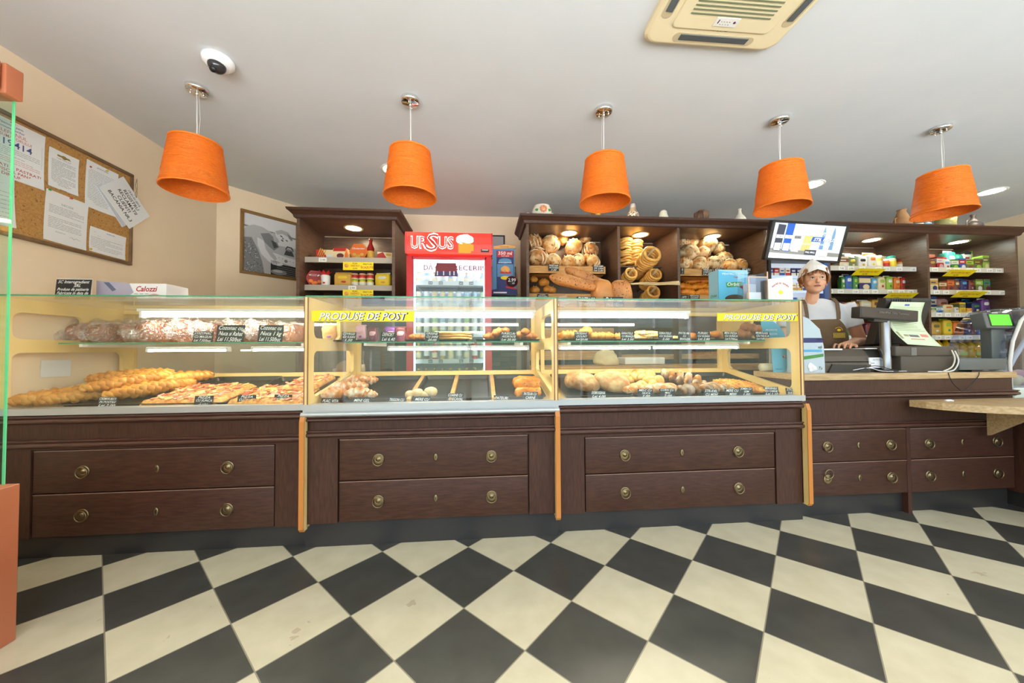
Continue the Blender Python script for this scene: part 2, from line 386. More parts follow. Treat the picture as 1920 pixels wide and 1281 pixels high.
def display_case(label, x0, x1, yf, kick_y, dx0, dx1, dz, mold, left_board, right_board, lampx, ledx, shelfx):
    t = Thing('display_case', label, 'display case', ((x0+x1)/2, yf, 0), world=True)
    yk = 2.80
    b = MB(); b.box(x0, x1, kick_y, yk, 0, dz[0]-.002, 0); t.part('kickboard', b, BLACKK)
    b = MB()
    b.box(x0, x1, yf+.024, yk, dz[0], .74)
    b.box(x0, dx0-.008, yf-.002, yf+.024, dz[0], mold[0][0]); b.box(dx1+.008, x1, yf-.002, yf+.024, dz[0], mold[0][0])
    b.box(x0, x1, yf, yf+.024, mold[0][1], mold[1][0]); b.box(dx0-.008, dx1+.008, yf, yf+.024, dz[2]+.002, mold[0][0]+.001)
    t.part('cabinet_body', b, WOOD)
    drawer(t, dx0, dx1, yf+.002, dz[0]+.002, dz[1]-.003); drawer(t, dx0, dx1, yf+.002, dz[1]+.003, dz[2]-.002)
    for z0, z1 in mold:
        m = MB(); m.prism(moulding_profile(yf, z0, z1, .028), 'x', x0+.003, x1-.003, smooth=False); t.part('moulding', m, WOODM)
    s = MB(); zt = mold[1][1]
    s.box(x0, x1, yf-.012, yf+.05, zt+.004, .785, 0)
    if yf < 2.04: s.prism([(yf-.03+.01*math.cos(a), zt+.012+.012*math.sin(a)) for a in [2*PI*i/12 for i in range(12)]], 'x', x0, x1, 0, smooth=True)
    t.part('steel_rail', s, STEEL)
    # sloping deck, rear rails and posts
    d = MB(); d.prism([(yf+.05, .742), (2.76, .742), (2.76, deck_z(2.76)-.012), (yf+.05, deck_z(yf+.05)-.012)], 'x', x0+.022, x1-.022); t.part('sloping_deck', d, CREAM)
    r = MB(); r.box(x0+.02, x1-.02, 2.76, 2.79, .742, .918); r.box(x0+.02, x1-.02, 2.70, 2.79, 1.345, 1.372)
    t.part('rear_rail', r, CREAM)
    for xx in (x0+.02, x1-.05):
        p = MB(); p.box(xx, xx+.03, 2.765, 2.79, .918, 1.345); t.part('rear_post', p, CREAM)
    g = MB(); g.box(x0+.06, x1-.06, 2.773, 2.777, .92, 1.34); t.part('rear_sliding_glass', g, GLASS)
    # side boards with two rounded windows
    for side, (xa, xb), full in (('left', left_board, True), ('right', right_board, True)):
        if xa is None: continue
        p = MB(); yfr = yf-.006
        rounded_hole_panel(p, xa, xb, yfr+.004, 2.80, .74, 1.376, [(yf+.06, 2.70, .815, 1.078, .105), (yf+.06, 2.45, 1.152, 1.30, 0)])
        p.box(xa, xb, yf-.006+.004, yf+.03, .12, .74)
        for k in (0, 1):
            p.box(xa if k == 0 else xb-.006, xa+.006 if k == 0 else xb, yfr-.001, yfr+.004, .12, 1.376, 1)
        p.box(xa+.006, xb-.006, yfr, yfr+.004, .12, 1.376, 2)
        t.part('side_board', p, [CREAM, BROWN_EDGE, CREAM])
        q = MB(); yy = yf-.045
        q.prism([(yy+.012, .115), (yf+.0, .115), (yf+.0, .735), (yy+.012, .735), (yy, .70), (yy, .13)], 'x', xa, xb, 0)
        q.prism([(yy+.011, .113), (yy+.015, .113), (yy+.003, .13), (yy+.003, .70), (yy+.015, .737), (yy+.011, .737), (yy-.002, .70), (yy-.002, .13)], 'x', xa-.0008, xb+.0008, 1)
        t.part('lower_edge_board', q, [CREAM, ORANGE_EDGE])
    # glass
    gf = MB(); gf.box(x0+.02, x1-.02, yf+.004, yf+.010, .785, 1.370); t.part('front_glass', gf, GLASS)
    gt = MB(); gt.box(x0+.005, x1-.005, yf+.0, 2.79, 1.377, 1.385, 0); gt.box(x0+.005, x1-.005, yf-.001, yf, 1.377, 1.385, 1); t.part('top_glass', gt, [GLASS, GLASSEDGE])
    sh = MB(); sh.box(shelfx[0], shelfx[1], 2.30, 2.70, 1.128, 1.136, 0); sh.box(shelfx[0], shelfx[1], 2.299, 2.30, 1.128, 1.136, 1); so = t.part('glass_shelf', sh, [GLASS, GLASSEDGE])
    for xx in (shelfx[0]+.12, shelfx[1]-.12): t.part('shelf_bracket', MB().box(xx-.008, xx+.008, 2.30, 2.77, 1.110, 1.127), WHITEP)
    lp = MB(); lp.box(lampx[0]-.03, lampx[1]+.03, 2.335, 2.375, 1.328, 1.345, 1)
    for xx in (lampx[0]-.02, lampx[1]+.005): lp.box(xx, xx+.015, 2.34, 2.37, 1.29, 1.33, 1)
    lp.tube([(lampx[0], 2.355, 1.308), (lampx[1], 2.355, 1.308)], .013, 12, 0); t.part('top_lamp_tube', lp, [TUBE, WHITEP])
    for a, c in ledx:
        l = MB(); l.box(a-.012, c+.012, 2.345, 2.375, 1.094, 1.109, 1, bev=.003); l.box(a, c, 2.348, 2.372, 1.080, 1.094, 0); l.box(a-.014, a, 2.345, 2.375, 1.078, 1.100, 1); l.box(c, c+.014, 2.345, 2.375, 1.078, 1.100, 1)
        t.part('shelf_lamp', l, [LED, WHITEP])
    return t
mL = [(.576, .623), (.702, .747)]; mM = [(.604, .645), (.690, .722)]
display_case('dark wood bakery case at far left holding wrapped cakes and pizzas', -2.56, -.978, 2.05, 2.075, -2.335, -1.142, (.114, .339, .565), mL, (-2.545, -2.52), (None, None), (-2.08, -1.03), [(-2.05, -1.60), (-1.44, -1.02)], (-2.50, -1.0))
display_case('middle bakery case with bright steel rail and mostly empty trays', -.974, .438, 2.02, 2.045, -.785, .258, (.137, .362, .592), mM, (-.974, -.950), (.414, .438), (-.60, .33), [(-.60, -.10), (-.07, .30)], (-.86, .38))
display_case('right bakery case between middle case and cash desk with yellow interior', .442, 2.008, 2.05, 2.078, .606, 1.803, (.116, .340, .558), mL, (None, None), (1.984, 2.008), (.53, 1.42), [(.53, 1.16), (1.18, 1.80)], (.46, 1.97))

# ------------------------------------------------------------ cash desk
t = Thing('cash_desk', 'dark wood cash desk with oak worktop and four drawers', 'counter', (2.8, 2.08, 0), world=True)
b = MB(); b.box(2.03, 3.55, 2.12, 2.44, 0, .13); t.part('kickboard', b, BLACKK)
b = MB(); b.box(2.014, 3.56, 2.105, 2.45, .135, .872); b.box(2.014, 3.56, 2.085, 2.105, .60, .755); b.box(2.014, 3.56, 2.085, 2.105, .79, .872)
b.box(2.757, 2.785, 2.085, 2.14, .0, .56); b.box(2.014, 2.075, 2.085, 2.105, .135, .56); t.part('cabinet_body', b, WOOD)
for a, c, f in ((2.078, 2.755, True), (2.787, 3.553, False)):
    drawer(t, a, c, 2.085, .137, .347, f, .17); drawer(t, a, c, 2.085, .352, .552, False, .17)
for z0, z1 in ((.558, .600), (.752, .792)):
    m = MB(); m.prism(moulding_profile(2.085, z0, z1, .028), 'x', 2.014, 3.58); t.part('moulding', m, WOODM)
b = MB(); b.box(2.014, 3.575, 2.07, 2.465, .873, .912, bev=.002); t.part('worktop', b, OAK, label='light oak worktop')
# half oval shelf fixed to the desk front
b = MB(); pts = []
x0, x1 = 2.74, 4.55
for i in range(25):
    a = PI*i/24; pts.append(((x0+x1)/2-(x1-x0)/2*math.cos(a), 2.05-.42*math.sin(a)**.8))
b.prism(pts, 'z', .70, .742); t = Thing('counter_shelf', 'half oval oak shelf fixed to front of cash desk, with a white scrap on it', 'shelf', (3.3, 2.05, .70), world=True)
t.part('shelf_board', b, OAK)
b = MB(); b.prism([(2.05, .50), (2.05, .699), (1.80, .699)], 'x', 3.30, 3.33); t.part('bracket', b, OAK)
b = MB(); p = at(1780, 753, Y=1.98)
for i in range(5): b.blob((p.x+random.uniform(-.02, .02), 1.98+random.uniform(-.01, .01), .745), (.014, .01, .006), nz=.006, nf=60, seed=i)
single('paper_scrap', b, PAPER, 'small crumpled white paper scrap on half oval oak shelf', 'scrap')
# ------------------------------------------------------------ pendants and ceiling fittings
def shade_mat():
    m = noisy('woven_orange_string', (236, 104, 14), (255, 140, 34), 55, (1, 1, 7), .5, bump=.7, lo=.3, hi=.7)
    nt = m.node_tree; b = nt.nodes['Principled BSDF']
    tc = nd(m, 'ShaderNodeTexCoord'); mp = nd(m, 'ShaderNodeMapping'); mp.inputs['Scale'].default_value = (1, 1, 3); mp.inputs['Rotation'].default_value = (.12, .1, 0)
    nt.links.new(tc.outputs['Object'], mp.inputs[0])
    n = nd(m, 'ShaderNodeTexNoise'); n.inputs['Scale'].default_value = 90; n.inputs['Detail'].default_value = 1; nt.links.new(mp.outputs[0], n.inputs[0])
    g = nd(m, 'ShaderNodeMath', operation='LESS_THAN'); g.inputs[1].default_value = .64; nt.links.new(n.outputs[0], g.inputs[0]); nt.links.new(g.outputs[0], b.inputs['Alpha'])
    return m
STRING = mat('orange_string', (250, 128, 24), .5)
def pendant():
    t = Thing('pendant_lamp', '', 'pendant lamp', (0, 0, CEIL))
    c = MB(); c.lathe([(0, -.028), (.052, -.027), (.060, -.020), (.061, -.001), (.0, -.001)], seg=32)
    for x in (-.03, .03): c.lathe([(0, -.045), (.004, -.044), (.004, -.026), (0, -.026)], T=TR(x, .012*x/abs(x), 0), seg=8)
    c.lathe([(0, -.05), (.007, -.048), (.010, -.026), (0, -.026)], seg=12)
    t.part('canopy', c, CHROME)
    z0, z1, r0, r1 = -.655, -.352, .168, .128
    w_ = MB(); w_.tube([(0, 0, -.045), (.004, 0, -.3), (0, 0, z1-.06)], .003, 6)
    w_.tube([(.01, 0, -.03), (.018, .004, -.2), (.006, 0, z1-.05)], .001, 4); t.part('cord', w_, WHITEP)
    s = MB(); prof = []
    for i in range(13):
        k = i/12; prof.append((r0+(r1-r0)*k, z0+(z1-z0)*k))
    prof += [(r1-.012, z1+.004), (r1-.02, z1-.004)]
    for i in range(13):
        k = 1-i/12; prof.append((r0+(r1-r0)*k-.006, z0+(z1-z0)*k))
    prof.append(prof[0]); s.lathe(prof, seg=48, cap=False)
    sh = t.part('lamp_shade', s, shade_mat())
    q = MB(); rnd = random.Random(3)
    for k in range(46):
        zc = rnd.uniform(.06, .94); tl = rnd.uniform(-.05, .05)
        if k < 8: zc, tl = (.01 if k % 2 else .985), 0
        ph = rnd.uniform(0, 6.3); pts = []
        for i in range(40):
            a = 2*PI*i/40; kk = min(1, max(0, zc+tl*math.sin(a+ph)+.008*math.sin(5*a+k))); rr = r0+(r1-r0)*kk+.001
            pts.append((rr*math.cos(a), rr*math.sin(a), z0+(z1-z0)*kk))
        q.tube(pts, .0016 if k >= 8 else .0035, 4, closed=True)
    o = q.build('string_winding', STRING); o.parent = sh
    b = MB(); b.lathe([(0, z1-.17), (.022, z1-.155), (.03, z1-.13), (.018, z1-.09), (.015, z1-.085), (0, z1-.085)], seg=16); b.lathe([(.017, z1-.085), (.017, z1-.04), (0, z1-.035)], seg=16, m=1)
    b.box(-.1, .1, -.002, .002, z1-.045, z1-.041, 1); b.box(-.002, .002, -.1, .1, z1-.045, z1-.041, 1)
    t.part('bulb', b, [mat('frosted_bulb', (240, 238, 230), .3), WHITEP])
    return t.o
P0 = pendant()
pl = ['orange string pendant lamp nearest the cork notice board', 'orange string pendant lamp hanging above the red drinks fridge',
      'orange string pendant lamp hanging above the round loaves', 'orange string pendant lamp just left of the wall screen', 'orange string pendant lamp farthest right, above the grocery shelves']
for i, X in enumerate((-1.78, -.467, .842, 2.147, 3.448)):
    o = P0 if i == 0 else dup(P0)
    o.location = (X, 2.33, CEIL); o.rotation_euler = (0, 0, 1.1*i); o['label'] = pl[i]; o['group'] = 'orange string pendant lamps in a row'
for i, X in enumerate((-.80, 1.27, 3.33, 5.40)):
    t = Thing('ceiling_light', ['round recessed ceiling light behind the second orange lamp', 'round recessed ceiling light hidden behind the third orange lamp',
        'round recessed ceiling light beside the fourth orange lamp', 'round recessed ceiling light beside the rightmost orange lamp'][i], 'ceiling light', (X, 3.26, CEIL), group='recessed ceiling lights')
    m = MB(); m.lathe([(.088, -.001), (.112, -.001), (.115, -.006), (.098, -.009), (.088, -.003), (.088, -.001)], seg=32, cap=False); t.part('trim_ring', m, WHITEP)
    m = MB(); m.lathe([(0, -.003), (.089, -.003), (.089, -.001), (0, -.001)], seg=32); t.part('diffuser', m, SPOT)
# dome camera
t = Thing('security_camera', 'white dome security camera on ceiling near the left wall', 'security camera', (-1.485, 2.09, CEIL))
m = MB(); m.lathe([(0, -.045), (.05, -.045), (.072, -.03), (.078, -.012), (.075, 0), (0, 0)], seg=32); t.part('housing', m, mat('gloss_white', (240, 240, 240), .2))
m = MB(); m.blob((.0, -.012, -.046), (.043, .043, .04), seg=24, rings=14); t.part('dome', m, mat('smoked_dome', (60, 58, 60), .05, .3))
m = MB(); m.lathe([(0, 0), (.014, 0), (.016, .012), (0, .013)], T=TR(.0, -.036, -.083, PI*.75), seg=16); t.part('lens', m, BLACKP)
# ceiling air conditioner
t = Thing('air_conditioner', 'cream ceiling cassette air conditioner with louvred grille', 'air conditioner', (1.215, 1.40, CEIL))
AC = mat('cream_plastic', (232, 218, 180), .4); hw = .37
def rr(hx, hy, r, n=6, cx=0, cy=0):
    p = []
    for qx, qy, a0 in ((1, 1, 0), (-1, 1, PI/2), (-1, -1, PI), (1, -1, 1.5*PI)):
        for i in range(n+1):
            a = a0+PI/2*i/n; p.append((cx+qx*(hx-r)+r*math.cos(a), cy+qy*(hy-r)+r*math.sin(a)))
    return p
def loft(mb, rings, m=0, cap=True, smooth=False):
    """rings: lists of equal-length 3d points"""
    n = len(rings[0]); vs = [p for r in rings for p in r]; fs = []
    for j in range(len(rings)-1):
        for i in range(n): fs.append((j*n+i, j*n+(i+1) % n, (j+1)*n+(i+1) % n, (j+1)*n+i))
    mb.add(vs, fs, m, smooth)
    if cap: mb.add(rings[0], [list(range(n))[::-1]], m); mb.add(rings[-1], [list(range(n))], m)
m = MB(); loft(m, [[(x, y, z) for x, y in rr(h, h, .06)] for h, z in ((hw, 0), (hw, -.018), (hw-.012, -.028), (hw-.02, -.030))]); t.part('fascia', m, AC)
m = MB()
loft(m, [[(x, y, z) for x, y in rr(h, h, .03)] for h, z in ((.262, -.030), (.262, -.034), (.258, -.035))])
gp = t.part('grille_panel', m, AC)
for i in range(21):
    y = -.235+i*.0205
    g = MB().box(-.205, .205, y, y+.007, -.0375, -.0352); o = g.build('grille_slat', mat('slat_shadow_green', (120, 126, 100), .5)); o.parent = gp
m = MB(); m.box(-.06, .06, .19, .235, -.0375, -.035, 0); m.lathe([(0, -.039), (.006, -.039), (.006, -.037), (0, -.037)], T=TR(.04, .21, 0), seg=10, m=1); m.box(-.045, -.04, .20, .22, -.0385, -.037, 1)
for i in range(4): m.box(-.03+i*.014, -.025+i*.014, .222, .225, -.0385, -.037, 2); m.box(-.03+i*.014, -.025+i*.014, .208, .211, -.0385, -.037, 2)
t.part('display_panel', m, [WHITEP, mat('indicator_violet', (90, 20, 90), .3), GREYP])
m = MB(); m.text('AIRCOND', .020, Matrix.Translation((0, .268, -.0312)) @ Matrix.Rotation(PI, 4, 'Y') @ Matrix.Rotation(PI, 4, 'Z') , shear=.4, bold=.01); t.part('lettering', m, INK)
VENT = mat('vent_dark', (84, 92, 96), .4)
for k in range(4):
    R = Matrix.Rotation(k*PI/2, 4, 'Z'); m = MB()
    p = [R @ Vector((x, y, -.0315)) for x, y in rr(.22, .026, .025, cy=.315)]; q = [R @ Vector((x, y, -.0305)) for x, y in rr(.22, .026, .025, cy=.315)]
    loft(m, [q, p], 1); m.prism([(.296, -.036), (.330, -.033), (.330, -.0305), (.296, -.0305)], 'x', -.185, .185, 0, T=R); t.part('vent_flap', m, [VENT, mat('vent_recess', (196, 180, 146), .5)])

# ------------------------------------------------------------ left wall: notice board and papers
def WL(x, y, z, rot=0):   # frame on the left wall: local x to +Y, local y up, normal +X
    return Matrix(((0, 0, 1, x), (1, 0, 0, y), (0, 1, 0, z), (0, 0, 0, 1))) @ Matrix.Rotation(rot, 4, 'Z')
t = Thing('notice_board', 'cork notice board in a brown frame on the left wall', 'notice board', (XL, 2.05, 2.05), world=True)
m = MB(); y0, y1, z0, z1 = 1.28, 2.775, 1.735, 2.365
m.box(XL, XL+.012, y0, y1, z0, z1); t.part('cork', m, noisy('cork', (198, 152, 92), (178, 130, 72), 120, rough=.9, c3=(140, 96, 52), s3=90, t3=.66))
FR = noisy('brown_frame', (112, 86, 60), (134, 104, 74), 10, rough=.45)
for a in ((y0-.02, y1+.02, z1, z1+.022), (y0-.02, y1+.02, z0-.022, z0), (y0-.02, y0, z0, z1), (y1, y1+.02, z0, z1)):
    t.part('frame_rail', MB().box(XL, XL+.022, a[0], a[1], a[2], a[3], bev=.004), FR)
PX = XL+.0135
PINR, PING = mat('red_pin', (196, 36, 44), .3), mat('green_pin', (40, 150, 84), .3)
INKG = mat('faint_print', (150, 152, 162), .8)
def lines(m, x0, x1, y0, y1, n, mi, seed=0, h=.0022, ragged=True):
    r = random.Random(seed)
    for i in range(n):
        y = y1-(y1-y0)*(i+.5)/n; xe = x1 if not ragged or r.random() < .7 else x0+(x1-x0)*r.uniform(.4, .9)
        x = x0
        while x < xe-.004:
            l = r.uniform(.008, .03); e = min(x+l, xe); m.box(x, e, y-h/2, y+h/2, .0006, .0008, mi); x = e+.003
def wall_paper(label, y, z, w_, h_, rot=0, fill=None, pin=None, curl=.004, x=PX, name='paper_notice'):
    t = Thing(name, label, 'notice', (x, y, z), group=None); t.o.matrix_world = WL(x, y, z, rot)
    m = MB(); n = 6; vs = []
    for j in range(n+1):
        for i in range(n+1):
            u, v = i/n-.5, j/n-.5; vs.append((u*w_, v*h_, curl*(abs(v)*2)**3*abs(u)*2))
    m.add(vs, [(j*(n+1)+i, j*(n+1)+i+1, (j+1)*(n+1)+i+1, (j+1)*(n+1)+i) for j in range(n) for i in range(n)], 0, True)
    m.box(-w_/2*.97, w_/2*.97, -h_/2*.97, h_/2*.97, -.0006, .0004, 0)
    if fill: fill(m, w_, h_)
    t.part('sheet', m, [PAPER, INK, REDINK, INKG, mat('tan_emblem', (150, 128, 60), .6), mat('blue_ink', (70, 84, 150), .7), mat('pink_ink', (214, 120, 130), .7)])
    for px_, py_, pm in (pin or []):
        q = MB(); q.lathe([(0, 0), (.004, .001), (.003, .006), (.007, .010), (0, .013)], T=TR(px_, py_, .001), seg=10); t.part('push_pin', q, pm)
    return t
def f1(m, w_, h_):
    TXT = lambda s_, sz, x, y, mi, sh=0, wd=None: m.text(s_, sz, TR(x, y, .0009), mi, sh, .008, 'CENTER', wd)
    m.box(-w_/2+.012, w_/2-.012, h_/2-.0125, h_/2-.012, .0006, .0008, 5); m.box(w_/2-.0125, w_/2-.012, -.04, h_/2-.012, .0006, .0008, 5)
    TXT('Autoritatea Nationala pentru Protectia', .018, 0, h_/2-.032, 5, .2, w_*.86); TXT('Consumatorilor', .018, 0, h_/2-.052, 5, .2)
    TXT('TELEFONUL', .026, 0, h_/2-.078, 6); TXT('CONSUMATORULUI', .022, 0, h_/2-.10, 6, 0, w_*.6)
    TXT('0219414', .05, 0, h_/2-.142, 5, 0, w_*.62)
    lines(m, -w_/2+.02, w_/2-.02, -.04, h_/2-.15, 5, 3, 1); lines(m, -w_/2+.02, w_/2-.02, -.075, -.045, 3, 6, 2)
    TXT('SOLICITATI SI PASTRATI', .022, 0, -h_/2+.056, 2, 0, w_*.9); TXT('BONUL FISCAL PANA LA', .022, 0, -h_/2+.034, 2, 0, w_*.85); TXT('IESIREA DIN UNITATE', .022, 0, -h_/2+.012, 2, 0, w_*.8)
def f2(m, w_, h_):
    m.box(-.035, .035, h_/2-.035, h_/2-.024, .0006, .0009, 4); m.blob((0, h_/2-.03, .001), (.014, .011, .0006), m=4, seg=10, rings=4)
    m.box(-w_/2, w_/2, -h_/2, -h_/2+.002, .0006, .0009, 1); m.text('CERTIFICAT', .014, TR(0, h_/2-.052, .0009), 3)
    lines(m, -w_/2+.015, w_/2-.015, -h_/2+.02, h_/2-.06, 20, 3, 5)
def f3(m, w_, h_):
    m.text('DECIZIE', .018, TR(0, h_/2-.07, .0009), 3); lines(m, -w_/2+.02, w_/2-.02, .02, h_/2-.08, 6, 3, 6); lines(m, -w_/2+.02, w_/2-.03, -.07, 0, 7, 3, 7)
    m.tube([(.02+.012*i, -.10+.006*math.sin(i*2.4), .001) for i in range(6)], .0006, 4, 1); m.text('Semnatura', .012, TR(-.03, -.09, .0009), 3, .3)
def f4(m, w_, h_):
    m.blob((-w_/2+.025, h_/2-.035, .001), (.011, .012, .0006), m=2, seg=10, rings=4); m.text('CERTIFICAT DE INREGISTRARE', .014, TR(.02, h_/2-.03, .0009), 5, .2, width=.12)
    lines(m, -w_/2+.015, w_/2-.015, -h_/2+.03, h_/2-.05, 22, 3, 8)
def f6(m, w_, h_):
    m.text('AF', .022, TR(-w_/2+.03, h_/2-.03, .0009), 2, .4); m.text('PLAN DE MESE', .013, TR(.03, h_/2-.022, .0009), 5, .2); m.text('nr. 4', .01, TR(-.06, h_/2-.052, .0009), 6, .2)
    lines(m, -w_/2+.01, w_/2-.02, -h_/2+.02, h_/2-.06, 8, 3, 9)
wall_paper('white notice with blue phone number 0219414 and red capitals on cork board', 2.12, 2.19, .30, .32, .0, f1, [(0, .15, PINR)])
wall_paper('white typed sheet with small tan emblem at its top on cork board', 2.367, 2.19, .156, .235, .0, f2)
wall_paper('signed white letter pinned below the emblem sheet on cork board', 2.388, 1.895, .225, .305, -.03, f3, [(.01, .148, PINR), (-.10, .149, PING)])
wall_paper('white certificate with small red crest half covered by tilted booklet', 2.585, 2.183, .20, .31, -.02, f4, [(.02, .14, mat('yellow_pin', (230, 200, 40), .3))])
wall_paper('small landscape white form in lower right corner of cork board', 2.632, 1.825, .235, .165, -.02, f6, [(-.113, -.07, mat('yellow_pin', (230, 200, 40), .3))])
wall_paper('glossy white sheet in lower left of cork board behind green glass', 2.04, 1.895, .21, .27, .05, lambda m, a, b: lines(m, -a/2+.02, a/2-.02, -b/2+.04, b/2-.03, 9, 3, 11))
wall_paper('white sheet low on cork board, left of the glossy sheet', 1.75, 1.92, .21, .29, 0, f2)
wall_paper('white sheet high on cork board beside the phone number notice', 1.80, 2.20, .22, .30, 0, f4)
# complaints booklet hanging on a string
bk = Thing('complaints_booklet', 'white complaints booklet hanging tilted by string from corner of cork board', 'booklet', (PX+.012, 2.738, 2.15)); bk.o.matrix_world = WL(PX+.012, 2.738, 2.155, -.80)
m = MB(); m.box(-.145, .145, -.105, .105, -.006, .0, 0, bev=.002); m.box(-.147, .147, -.107, .107, -.0012, .0008, 0)
for s_, sz, y in (('19.01.01.2015', .022, .07), ('REGISTRU', .034, .035), ('RECLAMATII', .034, 0), ('CLIENTI', .034, -.035), ('BACANIA NR.3', .034, -.072)): m.text(s_, sz, TR(0, y, .0012), 1, .15, .012)
bk.part('cover', m, [PAPER, INK])
m = MB(); m.box(-.15, .13, -.13, -.09, -.010, -.004, 0, T=Matrix.Rotation(-.09, 4, 'Z')); bk.part('inner_pages', m, mat('page_edges', (206, 208, 214), .7))
m = MB(); m.tube([(.0, .0975, .002), (-.03, .13, .004), (-.07, .15, .003), (-.10, .20, .0)], .0015, 5); m.tube([(.0, .0975, .002), (-.02, .10, .003), (-.045, .145, .004), (-.10, .20, .0)], .0015, 5); bk.part('string', m, mat('twine', (150, 130, 96), .8))
# note stuck on the left wall, seen through the case
t = Thing('wall_note', 'small white card on left wall seen through case side window', 'card', (0, 0, 0)); p = at(105, 691, X=XL+.004); t.o.matrix_world = WL(XL+.004, p.y, p.z, -.02)
m = MB(); m.box(-.075, .075, -.05, .05, 0, .002, 0); lines(m, -.06, .06, -.035, .035, 4, 1, 3); t.part('card', m, [PAPER, INKG])

# ------------------------------------------------------------ framed photo on the corner wall
GRY = [mat('photo_grey_%s' % w_, (v, v, v+2), .6) for w_, v in (('light', 214), ('pale', 176), ('mid', 126), ('deep', 70), ('dark', 36))]
d = Vector((.6207+.0, .707, 0)).normalized(); d = Vector((cxe-XL, YB-3.633, 0)).normalized(); nrm = Vector((d.y, -d.x, 0))
pc = Vector((XL, 3.633, 0)) + d*((Vector((-2.275, 3.98, 0))-Vector((XL, 3.633, 0))).dot(d)) + nrm*.003; pc.z = 2.205
t = Thing('framed_photo', 'large black and white photo of baking woman in golden brown frame', 'picture', pc)
t.o.matrix_world = Matrix(((d.x, 0, nrm.x, pc.x), (d.y, 0, nrm.y, pc.y), (0, 1, 0, pc.z), (0, 0, 0, 1)))
W2, H2 = .255, .30; FG = mat('golden_brown_frame', (134, 98, 48), .4)
for a in ((-W2-.02, W2+.02, H2-.0, H2+.03), (-W2-.02, W2+.02, -H2-.03, -H2), (-W2-.02, -W2+.01, -H2, H2), (W2-.01, W2+.02, -H2, H2)): t.part('frame_rail', MB().box(*a, 0, .022, bev=.004), FG)
m = MB(); m.box(-W2+.01, W2-.01, -H2, H2, .0, .006, 0)
def shp(pts, mi, z):   # flat printed shape
    m.prism(pts, 'z', z-.0005, z, mi)
def ell(cx, cy, rx, ry, mi, z, rot=0, n=20):
    shp([(cx+rx*math.cos(a)*math.cos(rot)-ry*math.sin(a)*math.sin(rot), cy+rx*math.cos(a)*math.sin(rot)+ry*math.sin(a)*math.cos(rot)) for a in [2*PI*i/n for i in range(n)]], mi, z)
def PX_(u, v): return ((u-.5)*.49, (.5-v)*.60)
def ps(pts, mi, z): shp([PX_(*q) for q in pts], mi, z)
def pe(u, v, ru, rv, mi, z, rot=0, n=20): x, y = PX_(u, v); ell(x, y, ru*.49, rv*.6, mi, z, rot, n)
ps([(0, .45), (1, .45), (1, 1), (0, 1)], 1, .0063); ps([(0, .20), (1, .25), (1, .28), (0, .23)], 2, .0064)
ps([(.50, .78), (1, .80), (1, 1), (.50, 1)], 4, .0066)                                   # oven mouth and racks
for i in range(5): ps([(.62, .82+i*.035), (1, .84+i*.035), (1, .848+i*.035), (.62, .828+i*.035)], 2, .0068)
ps([(.50, .58), (1, .66), (1, .80), (.50, .72)], 0, .0070); pe(.80, .715, .035, .028, 2, .0072)      # stove front
for u in (.58, .66, .73, .88, .95): pe(u, .645+(u-.5)*.16, .013, .011, 1, .0072)
ps([(.48, .55), (1, .60), (1, .66), (.48, .59)], 1, .0071)
ps([(.76, .60), (.80, .50), (.92, .50), (.97, .61)], 3, .0074); pe(.86, .505, .055, .018, 2, .0076); ps([(.78, .50), (.82, .43), (.92, .44), (.96, .51), (.94, .51), (.90, .455), (.83, .45), (.80, .50)], 4, .0078)
ps([(0, .30), (.06, .22), (.18, .17), (.34, .18), (.50, .24), (.56, .34), (.52, .50), (.44, .62), (.42, .80), (.46, 1), (0, 1)], 1, .0074)   # dress
ps([(0, .42), (.14, .40), (.26, .60), (.34, .80), (.38, 1), (0, 1)], 2, .0076)
ps([(.30, .30), (.46, .26), (.60, .36), (.66, .48), (.56, .56), (.46, .50), (.38, .44)], 2, .0078); ps([(.50, .38), (.58, .40), (.64, .48), (.56, .52)], 3, .0080)
ps([(.52, .24), (.62, .24), (.66, .40), (.56, .40)], 1, .0081)
pe(.74, .27, .17, .105, 0, .0083, -.55); ps([(.58, .20), (.70, .15), (.84, .17), (.92, .26), (.90, .33), (.84, .26), (.72, .22), (.62, .26)], 1, .0085); ps([(.82, .20), (.92, .25), (.93, .32), (.86, .28)], 2, .0086)
pe(.70, .27, .030, .010, 3, .0087, -.5); pe(.81, .33, .028, .009, 3, .0087, -.5); pe(.72, .345, .028, .012, 3, .0087, -.6); ps([(.72, .28), (.76, .31), (.72, .325)], 2, .0087)
ps([(.24, .38), (.36, .42), (.40, .56), (.50, .68), (.60, .76), (.56, .82), (.44, .76), (.32, .66), (.25, .52)], 0, .0084); ps([(.42, .54), (.50, .56), (.62, .70), (.58, .74), (.48, .66)], 1, .0083)
pe(.62, .775, .12, .045, 0, .0086, -.1); pe(.60, .76, .08, .020, 1, .0088, -.1); pe(.66, .94, .16, .05, 2, .0086); pe(.64, .925, .10, .022, 1, .0088)
for i in range(4): ps([(.50+i*.03, .74), (.512+i*.03, .74), (.53+i*.03, .81), (.518+i*.03, .81)], 2, .0090)
r = random.Random(5)
for i in range(150):
    u, v = r.uniform(.01, .40), r.uniform(.40, .99)
    if u < .12+(v-.40)*.45: pe(u, v, .009, .006, r.choice([0, 3, 4]), .0082, n=6)
t.part('print', m, GRY)
